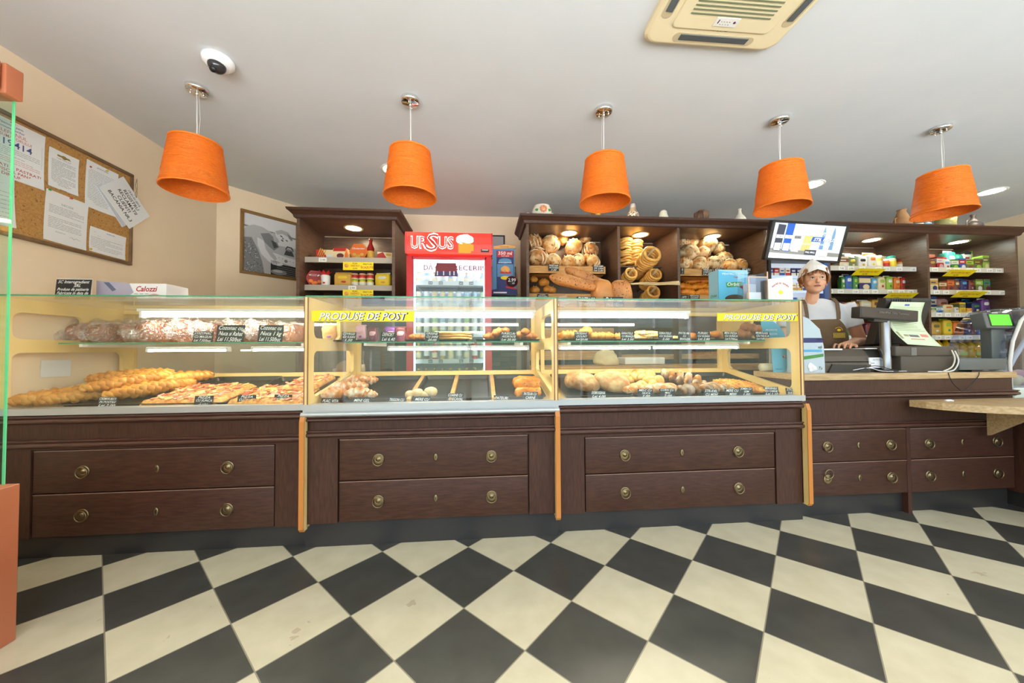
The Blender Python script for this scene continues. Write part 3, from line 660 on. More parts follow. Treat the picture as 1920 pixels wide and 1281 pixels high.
# second small picture half hidden behind the fridge
t = Thing('framed_photo', 'small dark framed picture half hidden behind the red fridge', 'picture', (.13, YB, 2.38), world=True)
m = MB(); m.box(-.05, .285, YB-.02, YB, 2.20, 2.50, 0, bev=.003); m.box(-.03, .265, YB-.022, YB-.0195, 2.22, 2.48, 1); m.box(-.03, .265, YB-.0225, YB-.022, 2.22, 2.32, 2)
t.part('frame', m, [DARKP, GRY[1], GRY[0]])

# ------------------------------------------------------------ terracotta case in the left foreground
TC = noisy('terracotta_laminate', (196, 118, 82), (188, 108, 72), 5, rough=.45)
t = Thing('glass_display_cabinet', 'terracotta framed glass cabinet cut off at left edge of the photo', 'display cabinet', (-2.1, 1.2, 0), world=True)
XF = -1.775
t.part('base_cabinet', MB().box(-2.44, -1.752, .55, 1.502, 0, .583, bev=.004), TC)
m = MB(); m.box(-2.44, XF-.006, .55, 1.44, 2.06, 2.165, bev=.004); m.box(-2.44, XF+.003, 1.445, 1.498, 2.05, 2.165, bev=.004); t.part('top_canopy', m, TC)
m = MB(); m.box(-2.43, XF-.01, .56, 1.43, 2.02, 2.055, 0); m.box(-2.43, XF-.03, .6, 1.42, 2.0, 2.02, 1); t.part('lit_header', m, [CREAM, mat('header_lamp_cover', (250, 246, 226), .5, emit=(255, 246, 220), es=.9)])
m = MB(); m.box(XF-.028, XF-.020, .56, 1.492, .57, 2.055, 0); m.box(XF-.029, XF-.019, 1.492, 1.4945, .545, 2.055, 1); t.part('front_glass', m, [pane('green_tint_glass', (.86, .97, .93)), GLASSG])
m = MB(); m.box(-2.44, -2.43, .56, 1.49, .576, 2.05); t.part('back_glass', m, GLASS)

# ------------------------------------------------------------ wall cabinets
CZ = 2.43
def cabinet(name, label, x0, x1, divs, lamps, spot, zceil=2.346, yf=3.49, yb=4.02, stile=.028):
    t = Thing(name, label, 'shelving', ((x0+x1)/2, yf, 0), world=True)
    rings = []
    for z, o in ((2.345, 0), (2.345, .010), (2.348, .012), (2.352, .02), (2.375, .026), (2.40, .05), (2.408, .062), (2.42, .068), (2.43, .070)):
        rings.append([(x0-o, yf-o, z), (x1+o, yf-o, z), (x1+o, yb, z), (x0-o, yb, z)])
    rings = rings[1:]
    m = MB(); loft(m, rings); t.part('cornice', m, WOOD); t.part('top_panel', MB().box(x0+.005, x1-.005, yf+.003, yb-.003, zceil-.0015, zceil+.01), WOODI)
    for i, x in enumerate([x0+stile/2]+divs+[x1-stile/2]):
        t.part('side_panel' if i in (0, len(divs)+1) else 'divider', MB().box(x-stile/2, x+stile/2, yf, yb, .10, 2.347), WOODI)
    t.part('back_panel', MB().box(x0+.01, x1-.01, yb-.02, yb-.002, .10, 2.33), WOODI)
    t.part('plinth', MB().box(x0+.01, x1-.01, yf+.04, yb, 0, .10), BLACKK)
    for x in lamps:
        m = MB(); m.lathe([(.072, zceil-.002), (.095, zceil-.002), (.092, zceil-.010), (.075, zceil-.006), (.072, zceil-.002)], T=TR(x, 3.73, 0), seg=28, cap=False); o = t.part('cabinet_light', m, mat('pale_brass_ring', (232, 216, 160), .3, .3))
        m = MB(); m.lathe([(0, zceil-.005), (.073, zceil-.005), (.073, zceil-.003), (0, zceil-.003)], T=TR(x, 3.73, 0), seg=28); q = m.build('lit_disc', spot, None, t.off); q.parent = o
    return t
CAB1 = cabinet('shelving_cabinet', 'narrow dark wood cabinet with lit shelves left of the red fridge', -1.76, -.845, [], [-1.32], SPOT)
CAB2 = cabinet('shelving_cabinet', 'wide dark wood bread cabinet with three lit bays', .445, 3.03, [1.405, 2.048], [.945, 1.75, 2.59], SPOT)
CAB3 = cabinet('shelving_cabinet', 'dark wood grocery cabinet with two lit bays at right', 3.74, 6.10, [4.955], [4.56, 5.71], mat('spot_lamp_cool', (250, 255, 250), .4, emit=(240, 255, 240), es=45))
RAIL = mat('shelf_price_rail', (176, 168, 156), .4); RAILW = mat('pale_price_rail', (206, 202, 192), .4); TICK = mat('price_ticket', (236, 236, 230), .6)
def shelf(t, x0, x1, z, yf=3.6, rail=RAIL, seed=0, tickets=5):
    o = t.part('shelf', MB().box(x0, x1, yf, 3.995, z-.02, z), WOODI)
    m = MB(); m.box(x0, x1, yf-.012, yf-.001, z-.05, z+.004, 0)
    r = random.Random(seed); q = m.build('price_rail', [rail, TICK, INK], None, t.off); q.parent = o
    for i in range(tickets):
        x = x0+(x1-x0)*(i+r.uniform(.1, .5))/tickets; k = MB(); k.box(x, x+.075, yf-.0145, yf-.012, z-.045, z-.004, 0); k.text(r.choice(['2.99', '4.50', '1.20', '7.89', '3.35', '5.60']), .028, TR(x+.038, yf-.0148, z-.036, UPR), 1)
        p_ = k.build('price_ticket', [TICK, INK], None, t.off); p_.parent = o
    return z
shelf(CAB1, -1.732, -.873, 2.0, seed=1, tickets=1); shelf(CAB1, -1.732, -.873, 1.725, seed=2, tickets=1); shelf(CAB1, -1.732, -.873, 1.42, seed=3)
for x0, x1, s_ in ((3.768, 4.941, 4), (4.969, 6.072, 9)):
    for i, z in enumerate((1.995, 1.735, 1.475, 1.215, .955)): shelf(CAB3, x0, x1, z, rail=RAILW, seed=s_+i, tickets=8)
for x0, x1, z in ((.473, 1.391, 1.02), (1.419, 2.034, 1.02), (2.062, 3.002, 1.02)): shelf(CAB2, x0, x1, z, rail=OAKY, tickets=0)

# ------------------------------------------------------------ drinks fridge
FRED = mat('fridge_red', (206, 44, 54), .3, coat=.4)
t = Thing('drinks_fridge', 'red branded drinks fridge with glass door between wall cabinets', 'fridge', (-.32, 3.45, 0), world=True)
x0, x1 = -.728, .095
m = MB(); m.box(x0, x0+.04, 3.50, 4.12, .02, 2.0); m.box(x1-.04, x1, 3.50, 4.12, .02, 2.0); m.box(x0, x1, 4.08, 4.12, .02, 2.0); m.box(x0, x1, 3.50, 4.12, .02, .22); m.box(x0, x1, 3.50, 4.12, 1.97, 2.0)
t.part('casing', m, FRED)
m = MB(); m.box(x0+.04, x1-.04, 4.07, 4.08, .22, 1.97, 0); m.box(x0+.04, x0+.045, 3.51, 4.07, .22, 1.97, 0); m.box(x1-.045, x1-.04, 3.51, 4.07, .22, 1.97, 0); m.box(x0+.045, x1-.045, 3.52, 4.06, 1.955, 1.968, 1); t.part('white_lining', m, [mat('fridge_lining', (226, 236, 240), .5), mat('fridge_fill_panel', (250, 252, 255), .4, emit=(225, 238, 255), es=1.2)])  # glowing top panel added to brighten the fridge inside
m = MB(); fz0, fz1 = .24, 1.995
m.box(x0, x0+.07, 3.445, 3.49, fz0, fz1, 0, bev=.006); m.box(x1-.07, x1, 3.445, 3.49, fz0, fz1, 0, bev=.006); m.box(x0+.05, x1-.05, 3.445, 3.49, fz1-.035, fz1, 0, bev=.004); m.box(x0+.05, x1-.05, 3.445, 3.49, fz0, fz0+.06, 0)
door = t.part('door', m, FRED)
m = MB(); m.box(x0+.07, x1-.07, 3.463, 3.469, fz0+.06, fz1-.035); o = m.build('door_glass', pane('door_glass_pane', (.93, .97, .97)), None, t.off); o.parent = door
m = MB()
for a in ((x0+.07, x0+.082, fz0+.06, fz1-.035), (x1-.082, x1-.07, fz0+.06, fz1-.035), (x0+.07, x1-.07, fz1-.05, fz1-.035)): m.box(a[0], a[1], 3.470, 3.478, a[2], a[3])
o = m.build('door_led_strip', mat('cool_led', (250, 252, 255), .4, emit=(225, 238, 255), es=5), None, t.off); o.parent = door
m = MB(); m.text('DĂ GUST RĂCELII!'.replace('RĂCELII', 'BERII'), .068, TR((x0+x1)/2, 3.4622, 1.855, UPR), 0, 0, .012, width=.0) if False else m.text('DĂ GUST', .066, TR(-.43, 3.4622, 1.862, UPR), 0, 0, .015, width=.27)
m.text('RECERII!', .066, TR(-.13, 3.4622, 1.862, UPR), 0, 0, .015, width=.29)
o = m.build('door_lettering', mat('dark_red_letters', (150, 30, 60), .5), None, t.off); o.parent = door
m = MB(); m.prism([(-.46, 1.80), (-.235, 1.80), (-.25, 1.90), (-.255, 1.93), (-.44, 1.93), (-.445, 1.90)], 'y', 3.4600, 3.4615, 0); m.prism([(-.455, 1.805), (-.24, 1.805), (-.242, 1.845), (-.453, 1.845)], 'y', 3.4594, 3.4600, 1)
for x in (-.43, -.37, -.31, -.27): m.box(x-.008, x+.002, 3.4588, 3.4594, 1.81, 1.85, 2)
o = m.build('door_picture', [mat('berry_red', (130, 50, 60), .5), mat('berry_blue', (70, 64, 110), .5), PAPER], None, t.off); o.parent = door
# illuminated header
m = MB(); prof = [(3.50, 2.005), (3.415, 2.005), (3.405, 2.03), (3.40, 2.10), (3.402, 2.17), (3.415, 2.215), (3.44, 2.225), (3.50, 2.225)]
m.prism(prof, 'x', x0+.01, x1-.005, 0); head = t.part('lit_header', m, mat('lit_red_header', (210, 50, 44), .3, emit=(230, 56, 38), es=.55, coat=.3))
m = MB()
for a in (x0-.004, x1-.005): m.prism([(y-.004, z) for y, z in prof], 'x', a, a+.014, 0)
o = m.build('header_end_cap', FRED, None, t.off); o.parent = head
m = MB(); WH = mat('lit_white', (255, 246, 236), .4, emit=(255, 240, 225), es=1.0); RD = mat('deep_red', (196, 30, 30), .4)
def hdr(s_, sz, x, z, wd, dy=0, sh=0):
    m.text(s_, sz, TR(x, 3.3985-dy, z, UPR), 0, sh, .035, width=wd); m.text(s_, sz*.97, TR(x, 3.3978-dy, z+.002, UPR), 1, sh, -.008, width=wd*.985)
hdr('UR', .165, -.60, 2.055, .155); hdr('S', .235, -.475, 2.035, .115, .0, .1); hdr('US', .165, -.345, 2.055, .15)
o = m.build('header_lettering', [WH, RD], None, t.off); o.parent = head
m = MB(); m.box(-.225, -.105, 3.3975, 3.3995, 2.015, 2.12, 1); m.blob((-.165, 3.3985, 2.145), (.085, .0012, .05), m=0, nz=.01, nf=30); m.box(-.105, -.08, 3.3975, 3.3995, 2.035, 2.10, 1)
o = m.build('beer_glass_print', [mat('foam_lit', (255, 250, 240), .4, emit=(255, 250, 235), es=1.4), mat('beer_lit', (214, 130, 36), .4, emit=(230, 140, 30), es=.5)], None, t.off); o.parent = head
m = MB(); m.box(-.01, .07, 3.396, 3.4, 2.025, 2.055, 0, bev=.001); m.box(0, .06, 3.3945, 3.396, 2.043, 2.05, 1); o = m.build('thermometer_display', [DARKP, PAPER], None, t.off); o.parent = head
for i, z in enumerate((1.755, 1.50, 1.24, .98, .70)):
    m = MB(); m.box(x0+.05, x1-.05, 3.53, 4.05, z-.008, z, 0); m.box(x0+.05, x1-.05, 3.518, 3.53, z-.032, z+.012, 1)
    for k in range(6):
        if (k*7+i*3) % 3: m.box(x0+.10+k*.1, x0+.14+k*.1, 3.5165, 3.518, z-.026, z+.006, 2); m.text(['6.5', '2.9', '3.2', '4.1'][(k+i) % 4], .022, TR(x0+.12+k*.1, 3.5160, z-.018, UPR), 3)
    t.part('fridge_shelf', m, [mat('wire_shelf', (214, 218, 220), .4), mat('fridge_rail', (206, 214, 218), .4), mat('dark_ticket', (90, 100, 110), .5), PAPER])
# cans and bottles in the fridge
def can(r_, h_, mats_, lid=True):
    m = MB(); m.lathe([(r_*.8, 0), (r_, .006), (r_, h_-.012), (r_*.84, h_), (r_*.8, h_-.003), (0, h_-.003)], seg=14, m=0); m.lathe([(r_+.0005, h_*.25), (r_+.0005, h_*.7)], seg=14, m=1, cap=False)
    return m, mats_
CN = {n: mat('drink_'+n.replace(' ', '_'), c, .3) for n, c in (('pale blue', (170, 206, 224)), ('yellow', (236, 212, 120)), ('cream', (240, 226, 184)), ('white', (236, 238, 236)), ('green', (176, 214, 140)), ('gold', (206, 168, 80)), ('red', (196, 60, 56)), ('brown', (110, 70, 40)), ('silver', (200, 206, 210)))}
rows = [(1.755, .10, ['white', 'pale blue', 'white', 'silver', 'pale blue', 'white', 'silver', 'white', 'pale blue']), (1.50, .17, ['cream', 'white', 'yellow', 'yellow', 'yellow', 'white', 'pale blue', 'pale blue', 'green']),
        (1.24, .17, ['silver', 'white', 'green', 'pale blue', 'silver', 'white', 'green', 'white', 'silver']), (.98, .17, ['gold', 'brown', 'red', 'gold', 'cream', 'silver', 'silver', 'red', 'silver']), (.70, .19, ['brown', 'gold', 'brown', 'green', 'brown', 'gold', 'red', 'brown', 'green'])]
ordn = ['first', 'second', 'third', 'fourth', 'fifth', 'sixth', 'seventh', 'eighth', 'ninth', 'tenth', 'eleventh', 'twelfth', 'thirteenth', 'fourteenth']
shn = ['top', 'second', 'third', 'fourth', 'lowest']
for si, (z, h_, cs) in enumerate(rows):
    for k, c in enumerate(cs):
        x = x0+.095+k*.0795; bottle = (si in (0, 3) and k % 2 == 0) or si == 4
        m = MB(); r_ = .028
        if bottle: m.lathe([(r_*.8, 0), (r_, .006), (r_, h_*.55), (r_*.45, h_*.82), (r_*.42, h_*.97)], seg=14); m.lathe([(r_*.5, h_*.95), (r_*.5, h_*1.05), (0, h_*1.05)], seg=12, m=2); m.lathe([(r_+.0005, h_*.15), (r_+.0005, h_*.45)], seg=14, m=1, cap=False)
        else: m, _ = can(r_, h_, None)
        o = m.build('drink_bottle' if bottle else 'drink_can', [CN[c], CN['white' if k % 2 else 'cream'], CN['gold']])
        o.location = (x, 3.575, z); tag(o, f'{c} drink {"bottle" if bottle else "can"} in red fridge, {shn[si]} shelf, {ordn[k]} from left', 'bottle' if bottle else 'can', 'drinks in the red fridge')

# cardboard display stand beside the fridge
t = Thing('cardboard_display', 'blue cardboard chips display with 2.99 price disc beside the fridge', 'poster', (.25, 3.72, 0), world=True)
yy = 3.70
BL = mat('card_blue', (92, 150, 196), .6); RDc = mat('card_red', (204, 52, 56), .6); NV = mat('card_navy', (46, 60, 120), .6); OR = mat('card_orange', (236, 176, 96), .6)
m = MB(); m.prism([(.10, 1.66), (.375, 1.66), (.365, 1.76), (.345, 1.80), (.345, 2.14), (.36, 2.16), (.35, 2.19), (.24, 2.20), (.11, 2.18)], 'y', yy, yy+.006, 0)
m.box(.10, .35, yy+.006, yy+.25, 1.60, 1.64, 0); t.part('backing_board', m, BL)
m = MB(); m.prism([(.12, 2.145), (.36, 2.16), (.355, 2.185), (.25, 2.197), (.12, 2.175)], 'y', yy-.003, yy-.0005, 0); m.text('PROMOTIE', .018, TR(.24, yy-.0035, 2.163, UPR), 1); t.part('header_strip', m, [OR, NV])
m = MB(); m.box(.155, .335, yy-.006, yy-.0005, 1.70, 2.13, 0); m.box(.16, .33, yy-.007, yy-.006, 2.06, 2.125, 1); m.text('350 ml', .05, TR(.245, yy-.0075, 2.085, UPR), 5, .1, .02, width=.15); m.text('GUST MARE', .016, TR(.245, yy-.0075, 2.066, UPR), 5, 0, .01)
m.blob((.245, yy-.006, 2.02), (.07, .001, .028), m=2); m.text('RACORITOR', .02, TR(.245, yy-.0072, 1.995, UPR), 5, 0, .02, width=.14)
m.box(.16, .33, yy-.0068, yy-.006, 1.85, 1.985, 2); m.blob((.25, yy-.0068, 1.93), (.05, .001, .035), m=3, nz=.01, nf=30); m.box(.19, .31, yy-.0076, yy-.0068, 1.885, 1.905, 1); m.blob((.245, yy-.0068, 1.84), (.05, .001, .02), m=4)
t.part('printed_panel', m, [NV, RDc, BL, OR, YELLOW, PAPER])
m = MB(); m.lathe([(0, 0), (.062, 0), (.062, .004), (0, .004)], T=TR(.315, yy-.008, 1.80, PI/2), seg=32, m=2); m.lathe([(0, 0), (.057, 0), (.057, .0012), (0, .0012)], T=TR(.315, yy-.012, 1.80, PI/2), seg=32, m=0); m.text('2.99', .05, TR(.315, yy-.0136, 1.80, UPR), 1, .1, .015, width=.085); m.text('LEI', .022, TR(.33, yy-.0136, 1.775, UPR), 1, 0, .015)
t.part('price_disc', m, [mat('disc_charcoal', (52, 40, 48), .5), PAPER, RDc])
m = MB(); m.prism([(.10, 1.66), (.375, 1.66), (.37, 1.72), (.25, 1.74), (.10, 1.71)], 'y', yy-.010, yy-.006, 0); m.box(.12, .26, yy-.011, yy-.010, 1.675, 1.69, 1); m.prism([(.25, 1.735), (.36, 1.715), (.36, 1.73), (.25, 1.75)], 'y', yy-.0112, yy-.006, 2); t.part('foot_print', m, [NV, PAPER, RDc])
# ------------------------------------------------------------ food on display
def deckp(px, py):
    d = fw + RT*(px-960)/F_PX + UP*(640.5-py)/F_PX
    t = (.775-2.10*SL-CAM_H)/(d.z-SL*d.y); p = Vector((0, 0, CAM_H))+d*t; return p
GOLD = noisy('golden_crust', (226, 164, 72), (192, 120, 40), 22, rough=.4, bump=.4)
BROWNC = noisy('brown_crust', (196, 124, 58), (160, 92, 40), 16, rough=.45, bump=.4)
PALEC = noisy('pale_crust', (230, 186, 112), (200, 138, 64), 14, rough=.5, bump=.4)
FLOURY = noisy('floury_crust', (172, 110, 52), (218, 184, 128), 16, rough=.7, bump=.8, lo=.35, hi=.7)
SUGAR = noisy('sugared_pastry', (212, 136, 62), (246, 232, 204), 26, rough=.7, bump=.5, lo=.45, hi=.68)
SEEDY = noisy('seeded_crust', (206, 142, 78), (180, 112, 54), 12, rough=.5, bump=.4, c3=(92, 58, 30), s3=75, t3=.63)
ORANGEP = noisy('orange_glazed_crust', (240, 160, 40), (214, 112, 22), 18, rough=.3, bump=.4)
CRUMBLE = noisy('crumble_topped_crust', (236, 170, 70), (250, 232, 176), 60, rough=.6, bump=.8, lo=.45, hi=.6)
DARKBUN = noisy('dark_sweet_crust', (170, 96, 48), (132, 70, 34), 14, rough=.35, bump=.3)
BREADY = noisy('floury_brown_loaf', (172, 112, 56), (222, 190, 140), 13, rough=.7, bump=1.0, lo=.42, hi=.62, c3=(122, 76, 40), s3=32, t3=.6)
RINGM = noisy('pretzel_crust', (240, 196, 112), (212, 148, 62), 20, rough=.35, bump=.3)
def braid(mb, L, r, turns, m=0, strands=3, flat=.8, taper=.5):
    for s in range(strands):
        pts, rs = [], []
        for i in range(int(turns*8)+1):
            k = i/(turns*8); ph = 2*PI*(k*turns/2+s/strands); tp = 1-taper*abs(2*k-1)**2.5
            if strands == 2: y, z = r*.75*math.cos(ph*2), r*.55*math.sin(ph*2)
            else: y, z = r*1.0*math.sin(ph*2), r*.5*math.sin(2*ph*2)
            pts.append((-L/2+L*k, y*tp, r*1.05+z*tp)); rs.append(r*.66*tp*(1 if 0 < i < turns*8 else .45))
        mb.tube(pts, rs, 10, m)
    return mb
def place(o, p, rz=0, slope=True, lift=0, sc=1, tilt=0, roll=0):
    R = (Matrix.Rotation(DSL, 4, 'X') if slope else Matrix.Identity(4)) @ Matrix.Rotation(rz, 4, 'Z') @ Matrix.Rotation(tilt, 4, 'Y') @ Matrix.Rotation(roll, 4, 'X')
    o.matrix_world = Matrix.Translation((p[0], p[1], p[2]+lift)) @ R @ Matrix.Scale(sc, 4); return o
# trays
def tray(label, xc, yc, w_, d_, dark=True, wall=.028, group='baking trays in the cases', z=None):
    t = Thing('baking_tray', label, 'tray', (0, 0, 0), group=group)
    m = MB(); r_ = [(w_/2, d_/2, .0), (w_/2+.008, d_/2+.008, wall), (w_/2+.016, d_/2+.016, wall+.001), (w_/2+.016, d_/2+.016, wall-.003), (w_/2+.004, d_/2+.004, wall-.004), (w_/2-.004, d_/2-.004, .003)]
    loft(m, [[(x, y, z_) for x, y in rr(a, b, .02, 4)] for a, b, z_ in r_]); t.part('pan', m, TRAY)
    if z is None: place(t.o, (xc, yc, deck_z(yc)), 0, True, -.010)
    else: t.o.location = (xc, yc, z)
    return t
tray('dark baking tray at far left under the braided loaves', -2.085, 2.385, .40, .52)
tray('dark baking tray holding the large rectangular pizza', -1.65, 2.385, .42, .54)
tray('dark baking tray holding the pizza slabs beside the middle case', -1.225, 2.385, .38, .50)
tray('dark tray with sugared pastries in left of middle case', -.675, 2.375, .46, .50)
tray('empty dark tray with four white buns at its front', -.30, 2.375, .20, .50)
tray('empty dark tray right of the oak strip in middle case', -.07, 2.375, .22, .50)
tray('dark tray with seeded orange pies in right of middle case', .23, 2.375, .28, .50)
tray('dark tray under the two big floury loaves', .72, 2.37, .40, .50)
tray('dark tray with twisted sugared pastries in centre of right case', 1.18, 2.37, .44, .50)
tray('dark tray with golden twists at right end of right case', 1.66, 2.37, .46, .50)
for i, (x, lb) in enumerate(((-.185, 'golden oak divider strip between the two empty trays'), (.068, 'golden oak divider strip left of the orange pies'), (-.43, 'golden oak divider strip left of the white buns'))):
    m = MB().box(-.013, .013, -.27, .27, 0, .03, bev=.002); o = single('divider_strip', m, OAKY, lb, 'divider', 'oak strips between trays in middle case'); place(o, (x, 2.37, deck_z(2.37)), 0, True, -.009)
# braided loaves
BR = braid(MB(), .40, .038, 5).build('braided_loaf', GOLD); tag(BR, '', 'bread', 'braided golden loaves in left case')
bl = [((-2.38, 2.22), .55, .0, 'braided golden loaf at far left front of left case'), ((-2.24, 2.26), .75, .0, 'braided golden loaf lying second from left at front of left case'),
      ((-2.20, 2.42), .35, .055, 'braided golden loaf on top of the others in left case'), ((-2.12, 2.33), .9, .045, 'braided golden loaf pointing its blunt end at the shopper'),
      ((-2.0, 2.33), .80, .0, 'braided golden loaf behind its chalk price card'), ((-2.02, 2.47), .62, .01, 'longest braided golden loaf reaching toward the pizza tray')]
for i, (p, rz, lf, lb) in enumerate(bl):
    o = BR if i == 0 else dup(BR); place(o, (p[0], p[1], deck_z(p[1])), rz, True, lf, 1 if i != 5 else 1.1); o['label'] = lb
# pizzas
def pizza(w_, d_, seed, label, c, rz=0, lift=.0):
    r = random.Random(seed); t = Thing('pizza', label, 'pizza', group='pizza slabs in left case'); m = MB(); n = 26; k = 20; vs = []
    for j in range(k+1):
        for i in range(n+1):
            u, v = i/n*2-1, j/k*2-1; e = max(abs(u), abs(v))
            x, y = u*w_/2, v*d_/2; z = .028+.007*noise.noise(Vector((x*30+seed, y*30, 0)))+.004*noise.noise(Vector((x*80, y*80, seed)))
            if e > .93: z = .03*max(0, 1-(e-.93)/.07)+.006
            vs.append((x+.004*noise.noise(Vector((y*20, seed, 1))), y, z))
    m.add(vs, [(j*(n+1)+i, j*(n+1)+i+1, (j+1)*(n+1)+i+1, (j+1)*(n+1)+i) for j in range(k) for i in range(n)], 0, True)
    m.box(-w_/2, w_/2, -d_/2, d_/2, 0, .008, 1)
    t.part('crust', m, [noisy('pizza_top', (240, 196, 110), (216, 128, 66), 45, rough=.45, bump=.6, lo=.35, hi=.65), PALEC])
    m = MB()
    for i in range(int(w_*d_*900)):
        x, y = r.uniform(-.44, .44)*w_, r.uniform(-.44, .44)*d_
        m.box(-.017, .017, -.006, .006, -.001, .002, r.choice([0, 0, 1, 2]), T=TR(x, y, .034+r.uniform(-.001, .004), r.uniform(-.3, .3), r.uniform(-.3, .3), r.uniform(0, 3)))
    tp = t.part('ham_and_cheese', m, [mat('ham_pink', (226, 140, 118), .4), mat('melted_cheese', (248, 218, 140), .4), mat('tomato_red', (206, 92, 50), .4)]); tp['kind'] = 'stuff'
    place(t.o, (c[0], c[1], deck_z(c[1])), rz, True, lift); return t
pizza(.40, .36, 1, 'large rectangular pizza with ham in front of dark empty tray end', (-1.68, 2.28))
pizza(.24, .30, 2, 'pizza slab with ham and cheese just right of the large pizza', (-1.29, 2.24), -.1, .004)
pizza(.20, .28, 3, 'pizza slab at right end of left case, raised on another', (-1.12, 2.40), -.05, .03)
pizza(.20, .28, 4, 'pizza slab lowest at the right front corner of left case', (-1.12, 2.20), .0, .0)
# wrapped cakes on the left shelf
def cake():
    t = Thing('wrapped_cake', '', 'cake', group='wrapped sweet loaves on glass shelf')
    m = MB(); m.blob((0, 0, .066), (.066, .15, .068), pw=.75, nz=.012, nf=14, flat=-.064, seg=24, rings=16); t.part('loaf', m, DARKBUN)
    m = MB(); m.blob((0, 0, .072), (.076, .165, .076), pw=.7, nz=.03, nf=16, flat=-.071, seed=5, seg=36, rings=24)
    m.blob((.0, -.175, .05), (.03, .04, .03), nz=.03, nf=40, seg=12, rings=8); t.part('plastic_bag', m, film('crinkled_clear_film', (.97, .95, .96), .5, .12)); return t.o
CK = cake(); SHZ = 1.137
cl = ['wrapped sweet loaf at far left end of left glass shelf', 'wrapped sweet loaf second from left on left glass shelf', 'wrapped sweet loaf third from left on left glass shelf', 'wrapped sweet loaf fourth from left on left glass shelf', 'tall wrapped sweet loaf above the small black price card',
      'wrapped sweet loaf between the small and first large price cards', 'wrapped sweet loaf behind the first large chalk price card', 'wrapped sweet loaf between the two large chalk price cards', 'wrapped sweet loaf behind the second large chalk price card', 'wrapped sweet loaf at right end of left glass shelf']
for i, px in enumerate((130, 168, 212, 262, 305, 352, 398, 446, 495, 542)):
    p = at(px, 637, Y=2.49); o = CK if i == 0 else dup(CK)
    o.location = (p.x, 2.50+(.02 if i % 2 else -.01), SHZ); o.rotation_euler = (0, 0, random.uniform(-.45, .3) if i < 5 else random.uniform(-.15, .1)); s_ = (1, 1.02, .95, 1.05, 1.12, 1.2, 1.0, 1.1, 1.06, .98)[i]; o.scale = (s_*.97, .85, s_); o['label'] = cl[i]
# small pastry shapes
def roll(r_, L, matl, name, cat, grp, curl=0, tw=5):
    m = MB(); pts, rs = [], []
    for i in range(tw*4+1):
        k = i/(tw*4); a = (k-.5)*curl
        x = L*(k-.5) if not curl else L/curl*math.sin(a); y = 0 if not curl else L/curl*(1-math.cos(a))
        pts.append((x, y, r_*.9)); rs.append(r_*(1-abs(2*k-1)**2.2*.75)*(1+.16*math.sin(k*tw*2*PI)))
    m.tube(pts, rs, 12); return tag(m.build(name, matl), '', cat, grp)
def bun(rx, ry, rz, matl, name='bun', cat='bun', grp=None, seed=1, nz=.012, cuts=0, m2=None):
    m = MB(); m.blob((0, 0, rz*.8), (rx, ry, rz), nz=nz, nf=18, seed=seed, flat=-rz*.78, seg=20, rings=14)
    for i in range(cuts):
        x = (i-(cuts-1)/2)*rx*.5; m.tube([(x-.01, -ry*.62, rz*1.42), (x, 0, rz*1.83), (x+.01, ry*.62, rz*1.42)], [.003, .006, .003], 6, 1)
    return tag(m.build(name, [matl, m2 or FLOURY]), '', cat, grp)
def scatter(proto, items, slope=True, Y=None, z=None):
    """items: (px, py, rz, scale, label, lift)"""
    for i, it in enumerate(items):
        px, py, rz, s_, lb = it[:5]; lf = it[5] if len(it) > 5 else 0
        o = proto if i == 0 else dup(proto)
        if slope:
            p = deckp(px, py); ym = 2.185 if 'floury flat' not in lb else 2.23
            if p.y < ym: q_ = at(px, py, Y=ym); p = Vector((q_.x, ym, deck_z(ym)))
            place(o, p, rz, True, lf, s_)
        elif z is not None: p = at(px, py, Y=Y); place(o, (p.x, Y, z), rz, False, lf, s_)
        else: p = at(px, py, Y=Y); place(o, p, rz, False, lf, s_)
        o['label'] = lb
# middle case deck
g = 'sugared pastries in middle case'
scatter(roll(.036, .15, SUGAR, 'sugared_pastry', 'pastry', g, .5), [
    (628, 750, .5, 1.0, 'sugared pastry nearest the left corner of middle case'), (645, 742, .4, 1.05, 'sugared pastry just behind the corner one in middle case', .02), (668, 735, .35, 1.0, 'sugared pastry third back along left side of middle case'),
    (672, 725, .3, 1.0, 'sugared pastry fourth back with dark filling in middle case', .015), (690, 721, .2, .9, 'sugared pastry farthest back in left of middle case'), (672, 753, .1, 1.05, 'floury rolled pastry at front behind its price card', .0), (690, 752, -.2, .8, 'small floury pastry end at front left of middle case')])
g = 'small white buns in middle case'
scatter(bun(.036, .034, .030, noisy('milk_bun', (246, 226, 186), (228, 190, 130), 20, rough=.5), grp=g), [(772, 752, 0, .95, 'small white bun leftmost at front of middle case'), (785, 748, 1, 1.0, 'small white bun behind the leftmost white bun', .01), (798, 750, 2, .9, 'small white bun behind its chalk price card'), (806, 746, 3, 1.15, 'largest small white bun rightmost beside oak strip', .01)])
g = 'seeded orange pies in middle case'
PIE = MB(); PIE.blob((0, 0, .024), (.075, .045, .028), pw=.7, nz=.012, nf=30, flat=-.022, seg=20, rings=12); PIE = tag(PIE.build('filled_pie', noisy('seeded_orange_crust', (238, 160, 44), (206, 110, 24), 30, rough=.4, bump=.6, c3=(110, 60, 24), s3=80, t3=.66)), '', 'pie', g)
scatter(PIE, [(990, 748, .1, 1.1, 'seeded orange pie behind rightmost card of middle case'), (988, 737, -.1, 1.15, 'seeded orange pie on top in middle case', .035), (984, 728, .1, 1.1, 'seeded orange pie second row back in middle case', .02), (995, 718, .6, .8, 'small seeded orange pie farthest back in middle case')])
